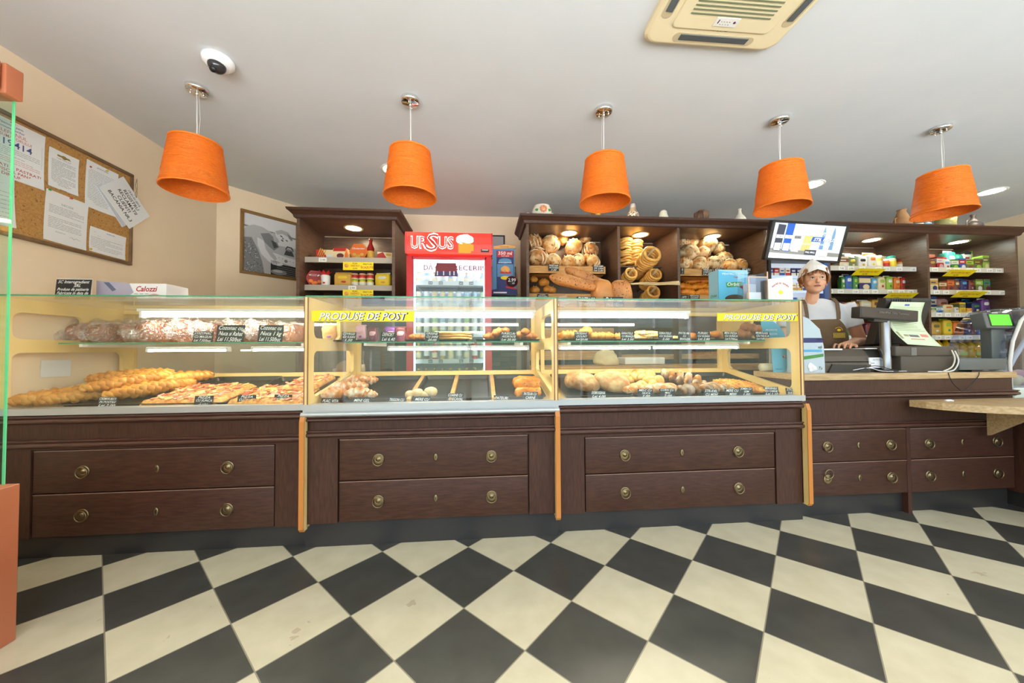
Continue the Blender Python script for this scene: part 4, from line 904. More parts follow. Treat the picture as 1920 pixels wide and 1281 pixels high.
# right case deck
g = 'large floury loaves in right case'
FL = MB(); FL.blob((0, 0, .055), (.145, .13, .075), pw=.85, nz=.035, nf=9, flat=-.05, seg=32, rings=20); FL = tag(FL.build('floury_loaf', FLOURY), '', 'bread', g)
scatter(FL, [(1094, 728, .2, .82, 'large floury flat loaf leftmost in right case'), (1148, 729, -.5, .86, 'large floury flat loaf behind first price card of right case', .0)])
g = 'golden pale pastries in right case'
def knot():
    m = MB(); 
    for i, (x, y, z, a) in enumerate(((-.035, 0, .03, 0), (.035, .005, .032, 1), (0, -.02, .045, .5), (0, .025, .04, 2))): m.blob((x, y, z), (.045, .032, .03), R=Matrix.Rotation(a, 4, 'Z'), nz=.01, nf=20, seed=i, seg=14, rings=9)
    return tag(m.build('knotted_pastry', noisy('glazed_pale_crust', (248, 214, 130), (222, 140, 48), 12, rough=.3, bump=.2)), '', 'pastry', g)
scatter(knot(), [(1128, 712, 0, .7, 'small knotted pastry at back behind the floury loaves'), (1148, 714, .4, 1.1, 'glazed knotted pastry at back right of the floury loaves', .0), (1172, 710, 1.2, .8, 'glazed knotted pastry at back of centre tray in right case'), (1182, 720, 1, 1.1, 'glazed knotted pastry in middle of centre tray'),
    (1198, 711, .2, 1.0, 'glazed knotted pastry behind the others of centre tray'), (1212, 722, .5, 1.2, 'glazed knotted pastry atop centre heap of right case', .02), (1200, 736, 2.2, 1.0, 'glazed knotted pastry at front of the centre heap'), (1228, 732, .9, 1.15, 'glazed knotted pastry beside the centre heap of right case', .015)])
g = 'filled half moon pastries in right case'
HM = MB(); HM.blob((0, 0, .028), (.085, .04, .032), nz=.006, nf=20, flat=-.026, seg=20, rings=12, fn=lambda p: Vector((p.x, p.y+p.x*p.x*4, p.z)))
for i in range(7): HM.tube([(-.06+i*.02, -.03, .03), (-.06+i*.02, .0, .058-abs(i-3)*.006), (-.06+i*.02, .03, .035)], .004, 6, 1)
HM = tag(HM.build('half_moon_pastry', [SUGAR, PALEC]), '', 'pastry', g)
scatter(HM, [(1192, 749, .3, 1.0, 'half moon pastry left of the walnut card in right case'), (1215, 746, .2, 1.0, 'half moon pastry behind the walnut price card'), (1240, 743, -.1, 1.15, 'half moon pastry behind the poppy seed price card'), (1252, 748, .4, 1.15, 'big half moon pastry at front middle of right case')])
g = 'sugar dusted rope pastries in right case'
ROPE = tag(braid(MB(), .30, .036, 5, strands=2, taper=.25).build('rope_pastry', noisy('dusted_rope_crust', (222, 160, 82), (250, 240, 214), 13, rough=.55, bump=.3, lo=.4, hi=.62)), '', 'pastry', g)
scatter(ROPE, [(1278, 722, -.95, 1.0, 'long white dusted rope pastry slanting back in right case', .02), (1292, 728, -.9, .9, 'second dusted rope pastry beside the long one', .0), (1305, 748, .15, .85, 'nut covered rope pastry at front of right case'), (1340, 744, .1, .75, 'dusted rope pastry behind the pair of price cards'), (1328, 738, .5, .6, 'short dusted rope pastry end in right case', .02), (1358, 750, 0, .5, 'pale dusted pastry end between two price cards')])
g = 'golden ribbed twists in right case'
TW = tag(braid(MB(), .26, .030, 7, strands=3, taper=.5).build('golden_twist', noisy('golden_glaze', (238, 170, 66), (210, 124, 34), 30, rough=.3, bump=.4)), '', 'pastry', g)
scatter(TW, [(1378, 730, -.55, 1.0, 'golden ribbed twist at back right of right case'), (1392, 737, -.5, .95, 'golden ribbed twist in front of the back one', .0), (1422, 747, .0, .5, 'golden ribbed twist end between two cards at right')])
# pastries on the middle and right glass shelves
def plate(label, px0, px1, y=2.47, col=BLACKP, grp='dark serving trays on glass shelves'):
    a, b = at(px0, 634, Y=y).x, at(px1, 634, Y=y).x; m = MB(); r_ = [((b-a)/2-.01, .125, 0), ((b-a)/2, .135, .012), ((b-a)/2-.004, .131, .012), ((b-a)/2-.014, .121, .003)]
    loft(m, [[(x, yy_, z_) for x, yy_ in rr(p, q, .02, 4)] for p, q, z_ in r_]); o = m.build('serving_tray', col); o.location = ((a+b)/2, y, SHZ); tag(o, label, 'tray', grp); return o
plate('dark serving tray at left of middle glass shelf', 612, 690); plate('dark serving tray under the breadsticks on middle shelf', 765, 882); plate('dark serving tray with rolled pastries at right of middle shelf', 892, 1008)
plate('dark serving tray at left of right glass shelf', 1050, 1150); plate('dark serving tray under long flaky pastries', 1156, 1262); plate('dark serving tray under orange pastries on right shelf', 1266, 1340); plate('dark serving tray under brown rolls at right shelf end', 1345, 1428)
SZ = SHZ+.012
g = 'small rolled pastries on middle shelf'
scatter(roll(.024, .085, BROWNC, 'rolled_pastry', 'pastry', g, .6, 3), [(918, 632, .2, 1.1, 'rolled pastry leftmost on right tray of middle shelf'), (930, 632, 1.2, 1.1, 'rolled pastry second on right tray of middle shelf', .02), (937, 630, .3, 1.2, 'upright rolled pastry on right tray of middle shelf', .03), (948, 630, .9, .9, 'rolled pastry peeking above the large chalk card', .045), (960, 630, .2, 1.0, 'rolled pastry behind the large chalk card'),
   (975, 632, .4, 1.1, 'pale rolled pastry right of the large chalk card', .01), (985, 631, 1.0, 1.1, 'rolled pastry on top at right of middle shelf', .03), (997, 632, .2, 1.1, 'rolled pastry at right end of middle shelf'), (778, 632, .2, 1.0, 'rolled pastry just left of green tinted chalk card'), (787, 632, .6, .9, 'second rolled pastry left of green tinted chalk card')], False, 2.44, SZ)
g = 'breadsticks on middle shelf'
ST = MB(); ST.tube([(-.11, 0, .01), (-.05, .002, .011), (.05, 0, .01), (.11, .003, .009)], [.006, .010, .010, .006], 8); ST = tag(ST.build('breadstick', PALEC), '', 'breadstick', g)
scatter(ST, [(848+(i % 3)*3, 632, .03*(i-4), 1.0, 'one of the stacked pale breadsticks on middle shelf', (i // 3)*.017) for i in range(9)], False, 2.40, SZ)
for i, o in enumerate([o for o in C.objects if o.name.startswith('breadstick')]): o.location.y = 2.38+(i % 3)*.022
def pack_bag(w_, h_, d_, m0, m1, m2=None, name='snack_bag'):
    m = MB(); m.blob((0, 0, h_/2), (w_/2, d_/2, h_/2), pw=.55, nz=.008, nf=25, seg=16, rings=12, flat=None)
    m.box(-w_*.46, w_*.46, -.002, .002, h_*.96, h_*1.05, 0); m.blob((0, -d_*.12, h_*.55), (w_*.40, d_*.42, h_*.20), pw=.6, m=1, seg=12, rings=8); m.blob((w_*.05, -d_*.13, h_*.25), (w_*.28, d_*.42, h_*.12), pw=.7, m=2, seg=12, rings=8)
    return m.build(name, [m0, m1, m2 or m1])
PURP = mat('pack_purple', (120, 70, 140), .35); MAR = mat('pack_maroon', (110, 50, 60), .35); PINKP = mat('pack_pink', (220, 170, 180), .4)
for i, (px, c, lb, w_) in enumerate(((620, PALEC, 'pale bag of rusks at left end of middle shelf', .10), (678, PINKP, 'pink checked bag standing behind first middle shelf card', .07), (700, MAR, 'maroon snack bag left of the middle shelf price card', .06), (733, PURP, 'purple snack bag on middle glass shelf', .08), (752, MAR, 'maroon snack bag right of the purple one', .07))):
    o = pack_bag(w_, .10, .06, c, c if i == 0 else PINKP, PURP); p = at(px, 634, Y=2.46); o.location = (p.x, 2.46, SHZ+(.012 if px < 690 else 0)); tag(o, lb, 'snack bag')
g = 'pastries on right glass shelf'
CR = tag(roll(.030, .12, GOLD, 'croissant', 'pastry', g, 1.6, 4), '', 'pastry')
scatter(CR, [(1062, 632, .0, 1.1, 'golden croissant at left end of right glass shelf'), (1075, 632, .4, 1.1, 'golden croissant left of the first shelf card'), (1100, 632, .9, 1.2, 'golden croissant right of the first shelf card', .02), (1115, 632, .1, .9, 'small golden croissant in the low row'), (1128, 632, .5, .9, 'small golden croissant mid low row'), (1140, 632, .2, .9, 'small golden croissant at end of low row'),
    (1160, 632, .0, .8, 'small curled croissant before the second card')], False, 2.43, SZ)
FS = MB(); FS.blob((0, 0, .014), (.09, .028, .016), pw=.7, nz=.01, nf=40, flat=-.013, seg=16, rings=8); FS = tag(FS.build('flaky_pastry', CRUMBLE), '', 'pastry', g)
scatter(FS, [(1200, 632, .05, 1.1, 'long flaky cheese pastry at front of right shelf'), (1222, 632, -.05, 1.1, 'second long flaky cheese pastry on right shelf', .012), (1212, 632, .1, 1.0, 'upper long flaky pastry of the stack on right shelf', .03), (1240, 632, .1, .8, 'flaky pastry partly behind the third shelf card'), (1268, 632, .0, .7, 'flaky pastry between third and fourth shelf cards')], False, 2.42, SZ)
OP = bun(.045, .04, .028, ORANGEP, 'orange_pastry', 'pastry', g)
scatter(OP, [(1300, 632, 0, 1.0, 'orange glazed pastry behind fourth shelf card'), (1318, 632, 1, 1.0, 'orange glazed pastry behind fifth shelf card'), (1338, 632, 2, 1.1, 'orange glazed pastry right of fifth shelf card', .01), (1350, 632, 0, .8, 'orange glazed pastry left of the 0.70 card')], False, 2.42, SZ)
BRL = roll(.034, .13, BROWNC, 'brown_roll', 'bread roll', g, .8, 4)
scatter(BRL, [(1395, 632, .2, 1.2, 'brown rolled bread at right end of right shelf'), (1410, 631, -.3, 1.2, 'brown rolled bread on top at right shelf end', .035), (1425, 632, .1, .8, 'small brown rolled bread at right shelf end'), (1400, 632, .9, 1.1, 'brown rolled bread behind the top one', .05)], False, 2.45, SZ)

# ------------------------------------------------------------ chalk price cards
def card(px0, px1, pyb, hh, txt, label, Y, grp, tilt=-.18, rz=0, z=None, edge=False):
    a, b = at(px0, pyb, Y=Y), at(px1, pyb, Y=Y); w_ = (b-a).length; z = a.z if z is None else z
    t = MB(); t.box(-w_/2, w_/2, 0, .0025, 0, hh, 0)
    if edge: t.box(-w_/2-.001, w_/2+.001, .0003, .0027, -.001, hh+.0015, 2)
    n = len(txt)
    for i, s_ in enumerate(txt):
        lh = hh/n; sz = lh*(1.02 if n > 1 else .8)
        wid = w_*.86 if len(s_) > 6 else w_*.13*len(s_)
        t.text(s_, sz, Matrix.Translation((w_*.02*(i % 2), -.0006, hh-lh*(i+.86))) @ Matrix.Rotation(UPR, 4, 'X') @ Matrix.Rotation(-.04, 4, 'Z'), 1, .35, .012, 'CENTER', wid)
    o = t.build('price_card', [SLATE, CHALK, PAPER]); o.matrix_world = TR((a.x+b.x)/2, Y, z, 0, 0, rz) @ Matrix.Rotation(tilt, 4, 'X'); tag(o, label, 'price card', grp); return o
g = 'chalk price cards in the cases'
card(360, 398, 640, .068, ['COZONAC', 'CU MAGIUN', 'Lei 7.50/buc'], 'small black chalk card reading cozonac cu magiun on left shelf', 2.31, g, z=SHZ)
card(403, 456, 640, .108, ['Cozonac cu', 'Nuca si Rahat', 'Lei 11.50/buc'], 'large black chalk card reading nuca si rahat on left shelf', 2.31, g, z=SHZ)
card(482, 529, 640, .108, ['Cozonac cu', 'Nuca 1 kg', 'Lei 11.50/buc'], 'large black chalk card reading nuca 1 kg on left shelf', 2.31, g, z=SHZ)
YC = 2.10
for (a, b, y, tx, lb) in ((181, 218, 767, ['CREMWURSTI', 'IN POSTAV', 'Lei 2.00'], 'cremwursti'), (363, 398, 764, ['PIZZA', 'CU SUNCA', '5.00'], 'pizza cu sunca'), (444, 478, 762, ['PIZZA', 'CU SALAM', '5.00'], 'pizza cu salam'), (513, 546, 760, ['PIZZA', 'MOZZARELLA', '5.00'], 'pizza mozzarella'),
    (602, 636, 757, ['PLAC. VITA'], 'plac. vita'), (661, 695, 757, ['MINI GEL'], 'mini gel'), (728, 760, 757, ['TRIGON CU'], 'trigon cu'), (776, 807, 756, ['MERE CU'], 'mere cu'), (838, 869, 756, ['COARNE CU', 'CASCAVAL'], 'coarne cu cascaval'), (926, 955, 754, ['PATEURI'], 'pateuri'), (980, 1009, 753, ['PATEURI CU', 'CARNE'], 'pateuri cu carne'),
    (1108, 1137, 752, ['DOBROGEANA', 'Lei 4.00'], 'dobrogeana'), (1197, 1226, 751, ['MELC CU', 'NUCA', '2.00'], 'melc cu nuca'), (1238, 1267, 749, ['CORN CU', 'MAC', '2.00'], 'corn cu mac'), (1321, 1348, 748, ['STRUDEL', 'CU MERE'], 'strudel cu mere'), (1361, 1388, 747, ['MERE CU', 'MERE'], 'mere cu mere'), (1388, 1413, 746, ['JOMBA CU', 'GEM', '1.00'], 'jomba cu gem'),
    (1434, 1461, 746, ['MERDENELE', 'CU CARNE', 'Lei 1.10'], 'merdenele cu carne'), (1475, 1502, 745, ['STICK CU', 'SARATURI'], 'stick cu saraturi')):
    card(a, b, y, 0.052 if len(tx) == 3 else .044 if len(tx) == 2 else .028, tx, f'black chalk card reading {lb} at front of case', YC, g, z=deck_z(YC)+.006)
for (a, b, tx, lb) in ((640, 667, ['COVRIGEI', 'CU SUSAN', '1.50'], 'covrigei cu susan'), (713, 742, ['DENOET', 'Lei 6.40'], 'denoet lei 6.40'), (797, 823, ['GRISINE', 'CU SARE', '20.00'], 'grisine cu sare'), (938, 969, ['FURSECURI', 'ASORTATE', 'Lei 20.00'], 'fursecuri asortate'),
    (1078, 1104, ['CROISSANT', 'CU UNT', 'Lei 20.00'], 'croissant cu unt'), (1164, 1190, ['SARATELE', 'CU BRANZA', 'Lei 2.50'], 'saratele cu branza'), (1235, 1262, ['SARATELE', 'CU SUSAN', '2.00'], 'saratele cu susan'), (1272, 1296, ['PATEURI', 'CU', 'BRANZA'], 'pateuri cu branza'), (1307, 1333, ['FURSEC', 'CU SUSAN', 'Lei 2.80'], 'fursec cu susan'), (1358, 1385, ['MINI PIZZA', 'CU SUNCA', 'Lei 0.70/buc'], 'mini pizza'), (1417, 1444, ['MINIROLADE', 'CU NUCA', 'Lei 0.85/buc'], 'minirolade cu nuca')):
    card(a, b, 636, .062, tx, f'black chalk card reading {lb} on glass shelf', 2.315, g, z=SHZ)

# ------------------------------------------------------------ yellow stickers on the glass
for (a, b, y0, y1, Y, lb) in ((584, 777, 603, 584, 2.022, 'yellow PRODUSE DE POST strip on middle case glass'), (1345, 1505, 602, 587, 2.052, 'yellow PRODUSE DE POST strip on right case glass')):
    p, q = at(a, y0, Y=Y), at(b, y1, Y=Y); xm, w_ = (p.x+q.x)/2, q.x-p.x; z0, z1 = p.z, p.z+(.060 if a < 900 else .048)
    z0 = at((a+b)/2, (y0), Y=Y).z
    m = MB(); m.box(xm-w_/2, xm+w_/2, Y, Y+.0008, z0, z1, 0)
    hh = z1-z0; sz = hh*.98
    m.text('PRODUSE DE POST', sz, TR(xm+.003, Y-.0004, z0+hh*.14, UPR), 1, .3, .035, width=w_*.87); m.text('PRODUSE DE POST', sz*.97, TR(xm, Y-.0009, z0+hh*.165, UPR), 2, .3, .012, width=w_*.855)
    o = single('glass_sticker', m, [YELLOW, mat('sticker_black', (40, 24, 40), .5), PAPER], lb, 'sticker')
# ------------------------------------------------------------ things on top of the cases
TG = 1.3865
m = MB(); a, b = at(125, 550, Y=2.3), at(189, 550, Y=2.3); w_ = b.x-a.x; m.box(-w_/2, w_/2, 0, .003, 0, .118, 0); m.box(-w_/2-.003, w_/2, .003, .005, 0, .122, 2)
for i, s_ in enumerate(('SC Interogradient', 'SRL', 'Produse de patiserie', 'Fabricate in data de', '22.XII.2015')): m.text(s_, .024, TR(.02 if i == 1 else 0, -.0006, .095-.022*i, UPR), 1, .4, .012, width=w_*(.9 if i in (0, 2, 3) else .2 if i == 1 else .5))
o = m.build('chalk_board', [SLATE, CHALK, PAPER]); o.matrix_world = TR((a.x+b.x)/2, 2.24, TG) @ Matrix.Rotation(-.08, 4, 'X'); tag(o, 'black board with white handwriting standing on top of the left case', 'sign')
t = Thing('pastry_box', 'white and lilac cardboard box with red script lettering atop left case', 'box', (-2.11, 2.38, TG), .0)
m = MB(); m.box(-.21, .18, -.06, .10, 0, .11, 0); m.prism([(-.03, .111), (-.21, .125), (-.21, .01), (-.06, .01), (-.005, .055)], 'y', -.0625, -.0605, 1); m.prism([(-.17, .115), (-.14, .115), (-.10, .07), (-.12, .06)], 'y', -.0635, -.0625, 3)
m.text('Calozzi', .045, TR(.07, -.061, .062, UPR), 2, .25, .02, width=.12); m.blob((.12, -.0605, .03), (.04, .001, .018), m=4, nz=.01, nf=40); lines_ = [m.box(.0+i*.03, .02+i*.03, -.0615, -.0605, .045, .048, 5) for i in range(3)]
t.part('carton', m, [mat('card_white', (240, 240, 240), .5), mat('card_lilac', (176, 170, 190), .5), REDINK, mat('card_slate', (100, 104, 130), .5), mat('card_pink', (222, 150, 160), .5), GREYP])
# blue display box
p, q = at(1347, 506, Y=2.35), at(1403, 572, Y=2.35); cx_ = (p.x+q.x)/2
t = Thing('gum_display_box', 'tall sky blue cardboard dispenser box on top of right case', 'box', (cx_, 2.35, TG)); hw_ = (q.x-p.x)/2; hh = p.z-TG
BLU = mat('sky_blue_card', (86, 182, 222), .4)
m = MB(); m.box(-hw_, hw_, 0, .11, 0, hh, 0); m.box(-hw_-.0006, -hw_, .005, .105, 0, hh, 1); m.prism([(-hw_, hh-.006), (hw_, hh-.03), (hw_, hh), (-hw_, hh)], 'y', -.0006, 0, 1)
m.prism([(-hw_*.45, hh*.50), (hw_*.55, hh*.54), (hw_*.62, hh*.68), (-hw_*.5, hh*.64)], 'y', -.0012, 0, 2); m.text('Orbit', .034, TR(.0, -.0016, hh*.55, UPR), 3, .2, .015, width=hw_*.85)
m.text('mega', .018, TR(.02, -.0012, hh*.78, UPR), 4, .2); m.text('PENTRU DINTI', .02, TR(.0, -.0012, hh*.86, UPR), 3, 0, .01, width=hw_*1.5)
m.blob((.01, -.001, .045), (.075, .001, .032), m=5); m.blob((.03, -.0014, .02), (.05, .001, .018), m=2); m.blob((.07, -.001, .13), (.02, .001, .012), m=4, nz=.01, nf=60)
m.prism([(-hw_-.0, .0), ]*3, 'y', 0, 0, 0) if False else None
m.text('Orbit', .028, TR(-hw_-.0012, .055, hh*.25, UPR, 0, -PI/2), 6, .2, .015, width=.07)
t.part('carton', m, [BLU, mat('pale_blue_card', (150, 204, 226), .4), mat('logo_green', (40, 150, 70), .4), PAPER, REDINK, mat('print_brown', (64, 50, 44), .5), mat('logo_deep_green', (30, 110, 60), .4)])
# clear acrylic holder and paper sign
t = Thing('acrylic_holder', 'clear acrylic leaflet holder beside the sky blue box', 'holder', (at(1440, 530, Y=2.12).x-.014, 2.12, TG)); G2 = pane('acrylic', (.93, .95, .96))
m = MB(); m.box(-.12, .012, .0, .003, 0, .155, 0); m.box(-.12, -.117, 0, .10, 0, .155, 0); m.box(.010, .013, 0, .10, 0, .19, 0); m.box(-.12, .013, .097, .10, 0, .19, 0); t.part('clear_walls', m, G2)
m = MB(); m.box(-.122, -.117, -.002, .004, 0, .157, 0); m.box(.009, .014, -.002, .004, 0, .19, 0); m.box(-.12, .012, -.001, .002, .152, .157, 0); t.part('orange_edges', m, mat('acrylic_edge', (226, 190, 160), .2))
m = MB(); m.box(-.10, -.01, .03, .045, .001, .06, 0); m.box(-.11, -.02, .06, .064, .001, .12, 1); t.part('leaflets', m, [PAPER, mat('leaflet_grey', (176, 182, 190), .5)])
p, q = at(1441, 560, Y=2.09), at(1487, 560, Y=2.09); w_ = q.x-p.x
m = MB(); m.prism([(-w_/2, 0), (w_/2, 0), (w_/2, .155), (-w_/2, .135)], 'y', 0, .003, 0)
for i, ch in enumerate('RASFINE DEI BORGANI'):
    a_ = (i-9)*.075; m.text(ch, .014, TR(.105*math.sin(a_)*.8, -.0006, .0+.105*math.cos(a_), UPR) @ Matrix.Rotation(-a_*.6, 4, 'Z'), 1, 0, .02)
m.blob((0, -.001, .052), (.016, .002, .012), m=2); m.tube([(.005*math.cos(i*.5), -.0025, .052+.005*math.sin(i*.5)) for i in range(10)], .001, 4, 3)
o = m.build('paper_sign', [mat('paper_cream', (232, 230, 220), .6), REDINK, YELLOW, PAPER]); o.location = ((p.x+q.x)/2, 2.09, TG); tag(o, 'white paper sign with red arched words and a small lemon', 'sign')
# bread basket on the middle and right cases
WK = noisy('wicker', (214, 176, 120), (176, 132, 78), 60, (1, 1, .3), .6, bump=.8)
def basket(label, x0, x1, y0, y1, h_):
    t = Thing('bread_basket', label, 'basket', ((x0+x1)/2, (y0+y1)/2, TG)); a, b = (x1-x0)/2, (y1-y0)/2; m = MB()
    loft(m, [[(x, y, z) for x, y in rr(a-.02+o_, b-.02+o_, .04, 4)] for z, o_ in ((0, 0), (h_*.5, .01), (h_, .02))] + [[(x, y, z) for x, y in rr(a-.01, b-.01, .035, 4)] for z in (h_, )] + [[(x, y, z) for x, y in rr(a-.03, b-.03, .03, 4)] for z in (.008,)])
    t.part('woven_side', m, WK); m = MB(); m.tube([(x, y, h_) for x, y in rr(a, b, .04, 4)], .008, 6, closed=True)
    for k in range(4): m.tube([(x, y, h_*(k+.5)/4.5) for x, y in rr(a-.017+.02*(k+.5)/4.5, b-.017+.02*(k+.5)/4.5, .04, 4)], .004, 5, closed=True)
    t.part('woven_rim', m, WK); return t
xa, xb = at(1046, 550, Y=2.55).x, at(1122, 550, Y=2.55).x; xc2 = at(1192, 550, Y=2.55).x
basket('shallow wicker basket holding two seeded baguettes on right case', xa, xb-.005, 2.50, 2.74, .055); basket('shallow wicker basket holding two upright loaves on right case', xb+.005, xc2, 2.50, 2.74, .055)
BG = MB(); BG.blob((0, 0, .045), (.215, .052, .046), pw=.85, nz=.01, nf=14, seg=20, rings=18, flat=-.04); BG = tag(BG.build('seeded_baguette', SEEDY), '', 'bread', 'seeded baguettes in wicker basket')
for i, (px, py, rz, ty, Y, lb) in enumerate(((1072, 529, .0, .22, 2.57, 'front seeded baguette lying low in wicker basket'), (1095, 520, .0, .40, 2.68, 'rear seeded baguette sticking up from wicker basket'))):
    o = BG if i == 0 else dup(BG); p = at(px, py, Y=Y); o.matrix_world = Matrix.Translation(p-Vector((0, 0, .045))) @ Matrix.Rotation(ty, 4, 'Y'); o['label'] = lb; o.scale = (.86, 1, 1)
UL = MB(); UL.blob((0, 0, .10), (.085, .055, .115), pw=.7, nz=.01, nf=10, seg=20, rings=14, flat=-.10); UL = tag(UL.build('upright_loaf', noisy('smooth_brown_crust', (214, 150, 78), (190, 118, 54), 9, rough=.4, bump=.2)), '', 'bread', 'upright loaves in wicker basket')
for i, (px, lb, rz) in enumerate(((1128, 'smooth brown loaf standing upright in wicker basket', .1), (1163, 'seed dotted brown loaf standing at right end of wicker basket', -.2))):
    o = UL if i == 0 else dup(UL); p = at(px, 530, Y=2.62); o.location = (p.x, 2.62, TG+.012); o.rotation_euler = (.05, 0, rz); o['label'] = lb
    if i: o.data = o.data.copy(); o.data.materials[0] = SEEDY; o.scale = (1, 1, .98)
g = 'white lettered cards on the bread baskets'
card(1082, 1118, 561, .078, ['FRANZELA DE', 'TERMICANA'], 'black card reading franzela on the basket of baguettes', 2.485, g, z=TG)
card(1133, 1170, 560, .078, ['Paine cu', 'masline'], 'black card reading paine cu masline on the bread basket', 2.485, g, z=TG)
m = MB(); m.blob((0, 0, .035), (.055, .03, .035), pw=.7, nz=.03, nf=40, seg=18, rings=12); o = m.build('clear_bag', film('crinkled_clear_film2', (.92, .92, .9), .6, .15)); o.location = (at(1046, 550, Y=2.46).x+.03, 2.45, TG); tag(o, 'small crumpled clear bag at left end of wicker basket', 'bag')

# ------------------------------------------------------------ bread cabinet contents
def crate(label, x0, x1, z, h_=.085, yf=3.60, yb=3.96, up=.0):
    t = Thing('bread_crate', label, 'crate', ((x0+x1)/2, yf, z-.008), group='oak bread crates'); a = (x1-x0)/2; d_ = yb-yf
    m = MB(); m.box(-a, a, 0, .014, 0, h_, 0); m.box(-a, -a+.012, .014, d_, 0, h_); m.box(a-.012, a, .014, d_, 0, h_); m.box(-a, a, d_-.012, d_, 0, h_+up); m.box(-a, a, 0, d_, 0, .008); t.part('boards', m, OAKY); return t
crate('oak bread crate holding the lower round loaves of left bread bay', .478, 1.30, 1.875); crate('oak bread crate of right bread bay with three price cards', 2.066, 2.83, 1.865)
crate('lower oak bread crate with small braided rolls at left bread bay', .478, 1.385, 1.60, .07); crate('lower oak bread crate full of orange braided rolls', 2.066, 2.99, 1.60, .07)
crate('oak bread crate seen through the right case, left bay', .478, 1.385, 1.17, .14); crate('oak bread crate seen through the right case, right bay', 2.066, 2.99, 1.12, .10)
crate('lowest oak bread crate seen through right case, left bay', .478, 1.385, 1.022, .05)
m = MB(); m.prism([(3.78, 1.97), (3.98, 1.97), (3.98, 2.10), (3.78, 2.02)], 'x', .50, 1.25); single('riser_board', m, OAKY, 'oak riser board behind loaves of left bread bay', 'riser', 'oak risers behind loaves')
m = MB(); m.prism([(3.78, 1.96), (3.98, 1.96), (3.98, 2.10), (3.78, 2.02)], 'x', 2.08, 2.75); single('riser_board', m, OAKY, 'oak riser board behind loaves of right bread bay', 'riser', 'oak risers behind loaves')
RL = MB(); RL.blob((0, 0, 0), (.10, .085, .088), nz=.022, nf=11, seg=24, rings=16); 
for i in range(4):
    x = -.055+i*.037
    for T in (Matrix.Identity(4), Matrix.Rotation(1.75, 4, 'X')):
        RL.tube([(T @ Vector((x*1.02, .088*math.sin(a_)*math.sqrt(1-(x/.1)**2)*.99, .089*math.cos(a_)*math.sqrt(1-(x/.1)**2)))) for a_ in (-.75, -.4, 0, .4, .75)], [.002, .006, .008, .006, .002], 6, 1)
RL = tag(RL.build('round_loaf', [BREADY, noisy('flour_scored', (244, 230, 200), (222, 186, 130), 30, rough=.8)]), '', 'bread')
def loaves(items, grp, proto, Yd):
    global _first
    for it in items:
        px, py, r_, rz, lb = it[:5]; Y = it[5] if len(it) > 5 else Yd; ml = it[6] if len(it) > 6 else None
        o = dup(proto); p = at(px, py, Y=Y); k = r_*Y/F_PX/.088; lo_, hi_ = (.475, 1.388) if px < 1160 else (2.064, 3.0); p.x = min(max(p.x, lo_+.098*k), hi_-.098*k); o.location = p; o.scale = (k, k, k); o.rotation_euler = (random.uniform(-.4, .4), random.uniform(-.4, .4), rz); tag(o, lb, 'bread', grp)
        if ml: o.data = o.data.copy(); o.data.materials[0] = ml
g = 'round loaves in left bread bay'; GY = noisy('golden_floury_loaf', (202, 138, 62), (238, 212, 160), 12, rough=.6, bump=1.0, lo=.42, hi=.62, c3=(170, 104, 44), s3=28, t3=.62)
loaves([(1001, 453, 15, 0, 'dark gold round loaf high at left edge of left bread bay', 3.84), (1032, 458, 17, 1, 'tall white floured loaf second in upper row of left bay', 3.84, GY), (1054, 450, 11, 2, 'round loaf top half seen behind upper row of left bay', 3.92, GY), (1075, 463, 15, 3, 'pale crackled round loaf in middle of upper row, left bay', 3.82, GY),
        (1098, 448, 11, 4, 'round loaf behind the crackled one in left bay', 3.92), (1106, 470, 15, 5, 'scored golden round loaf at right end of upper row, left bay', 3.80), (1004, 483, 19, 1, 'biggest dark crusted loaf resting in left of oak crate', 3.70), (1037, 490, 14, 2, 'white floured loaf wedge beside the biggest dark loaf', 3.70, GY),
        (1066, 491, 13, 3, 'low white floured loaf in middle of oak crate', 3.69, GY), (1085, 489, 13, 4, 'low floured loaf right of crate middle', 3.72, GY), (1107, 485, 13, 0, 'pale round loaf behind the last crate loaf', 3.78, GY), (1112, 492, 13, 1, 'round loaf with swirl scoring at right end of oak crate', 3.68, GY)], g, RL, 3.7)
g = 'round loaves in right bread bay'; GG = noisy('grey_gold_loaf', (160, 118, 64), (226, 206, 162), 14, rough=.6, bump=1.0, lo=.42, hi=.6, c3=(130, 88, 44), s3=30, t3=.62)
loaves([(1281, 455, 11, 0, 'golden loaf high at left edge of right bread bay', 3.90, GY), (1300, 456, 12, 1, 'floured loaf behind the large pale round one, right bay', 3.92, GY), (1326, 460, 17, 2, 'large greyish round loaf on top right of right bread bay', 3.84, GG), (1291, 474, 17, 3, 'largest pale round loaf at left of right bread bay', 3.80, GG),
        (1318, 476, 14, 4, 'crackled brown loaf between two big ones in right bay', 3.80), (1346, 466, 12, 5, 'squarish pale loaf at upper right of right bread bay', 3.86, GY), (1284, 495, 13, 0, 'floured loaf at left of right oak crate', 3.70, GY), (1312, 498, 16, 1, 'wide floured loaf in right oak crate middle', 3.69, GY),
        (1337, 494, 14, 2, 'crusty floured loaf right of crate middle, right bay', 3.72, GG), (1356, 487, 15, 3, 'long pale loaf lying behind crate at right bay', 3.78, GG), (1368, 499, 14, 4, 'pale golden loaf before the paper wrapped one', 3.69, GY), (1392, 498, 13, 5, 'paper wrapped pale loaf at right end of right crate', 3.74, PALEC)], g, RL, 3.7)
SB = MB(); SB.blob((0, 0, 0), (.115, .05, .045), nz=.012, nf=18, seg=20, rings=12)
for i in range(4): SB.tube([(-.06+i*.035, -.03, .028), (-.05+i*.035, .0, .046), (-.03+i*.035, .03, .03)], .007, 6)
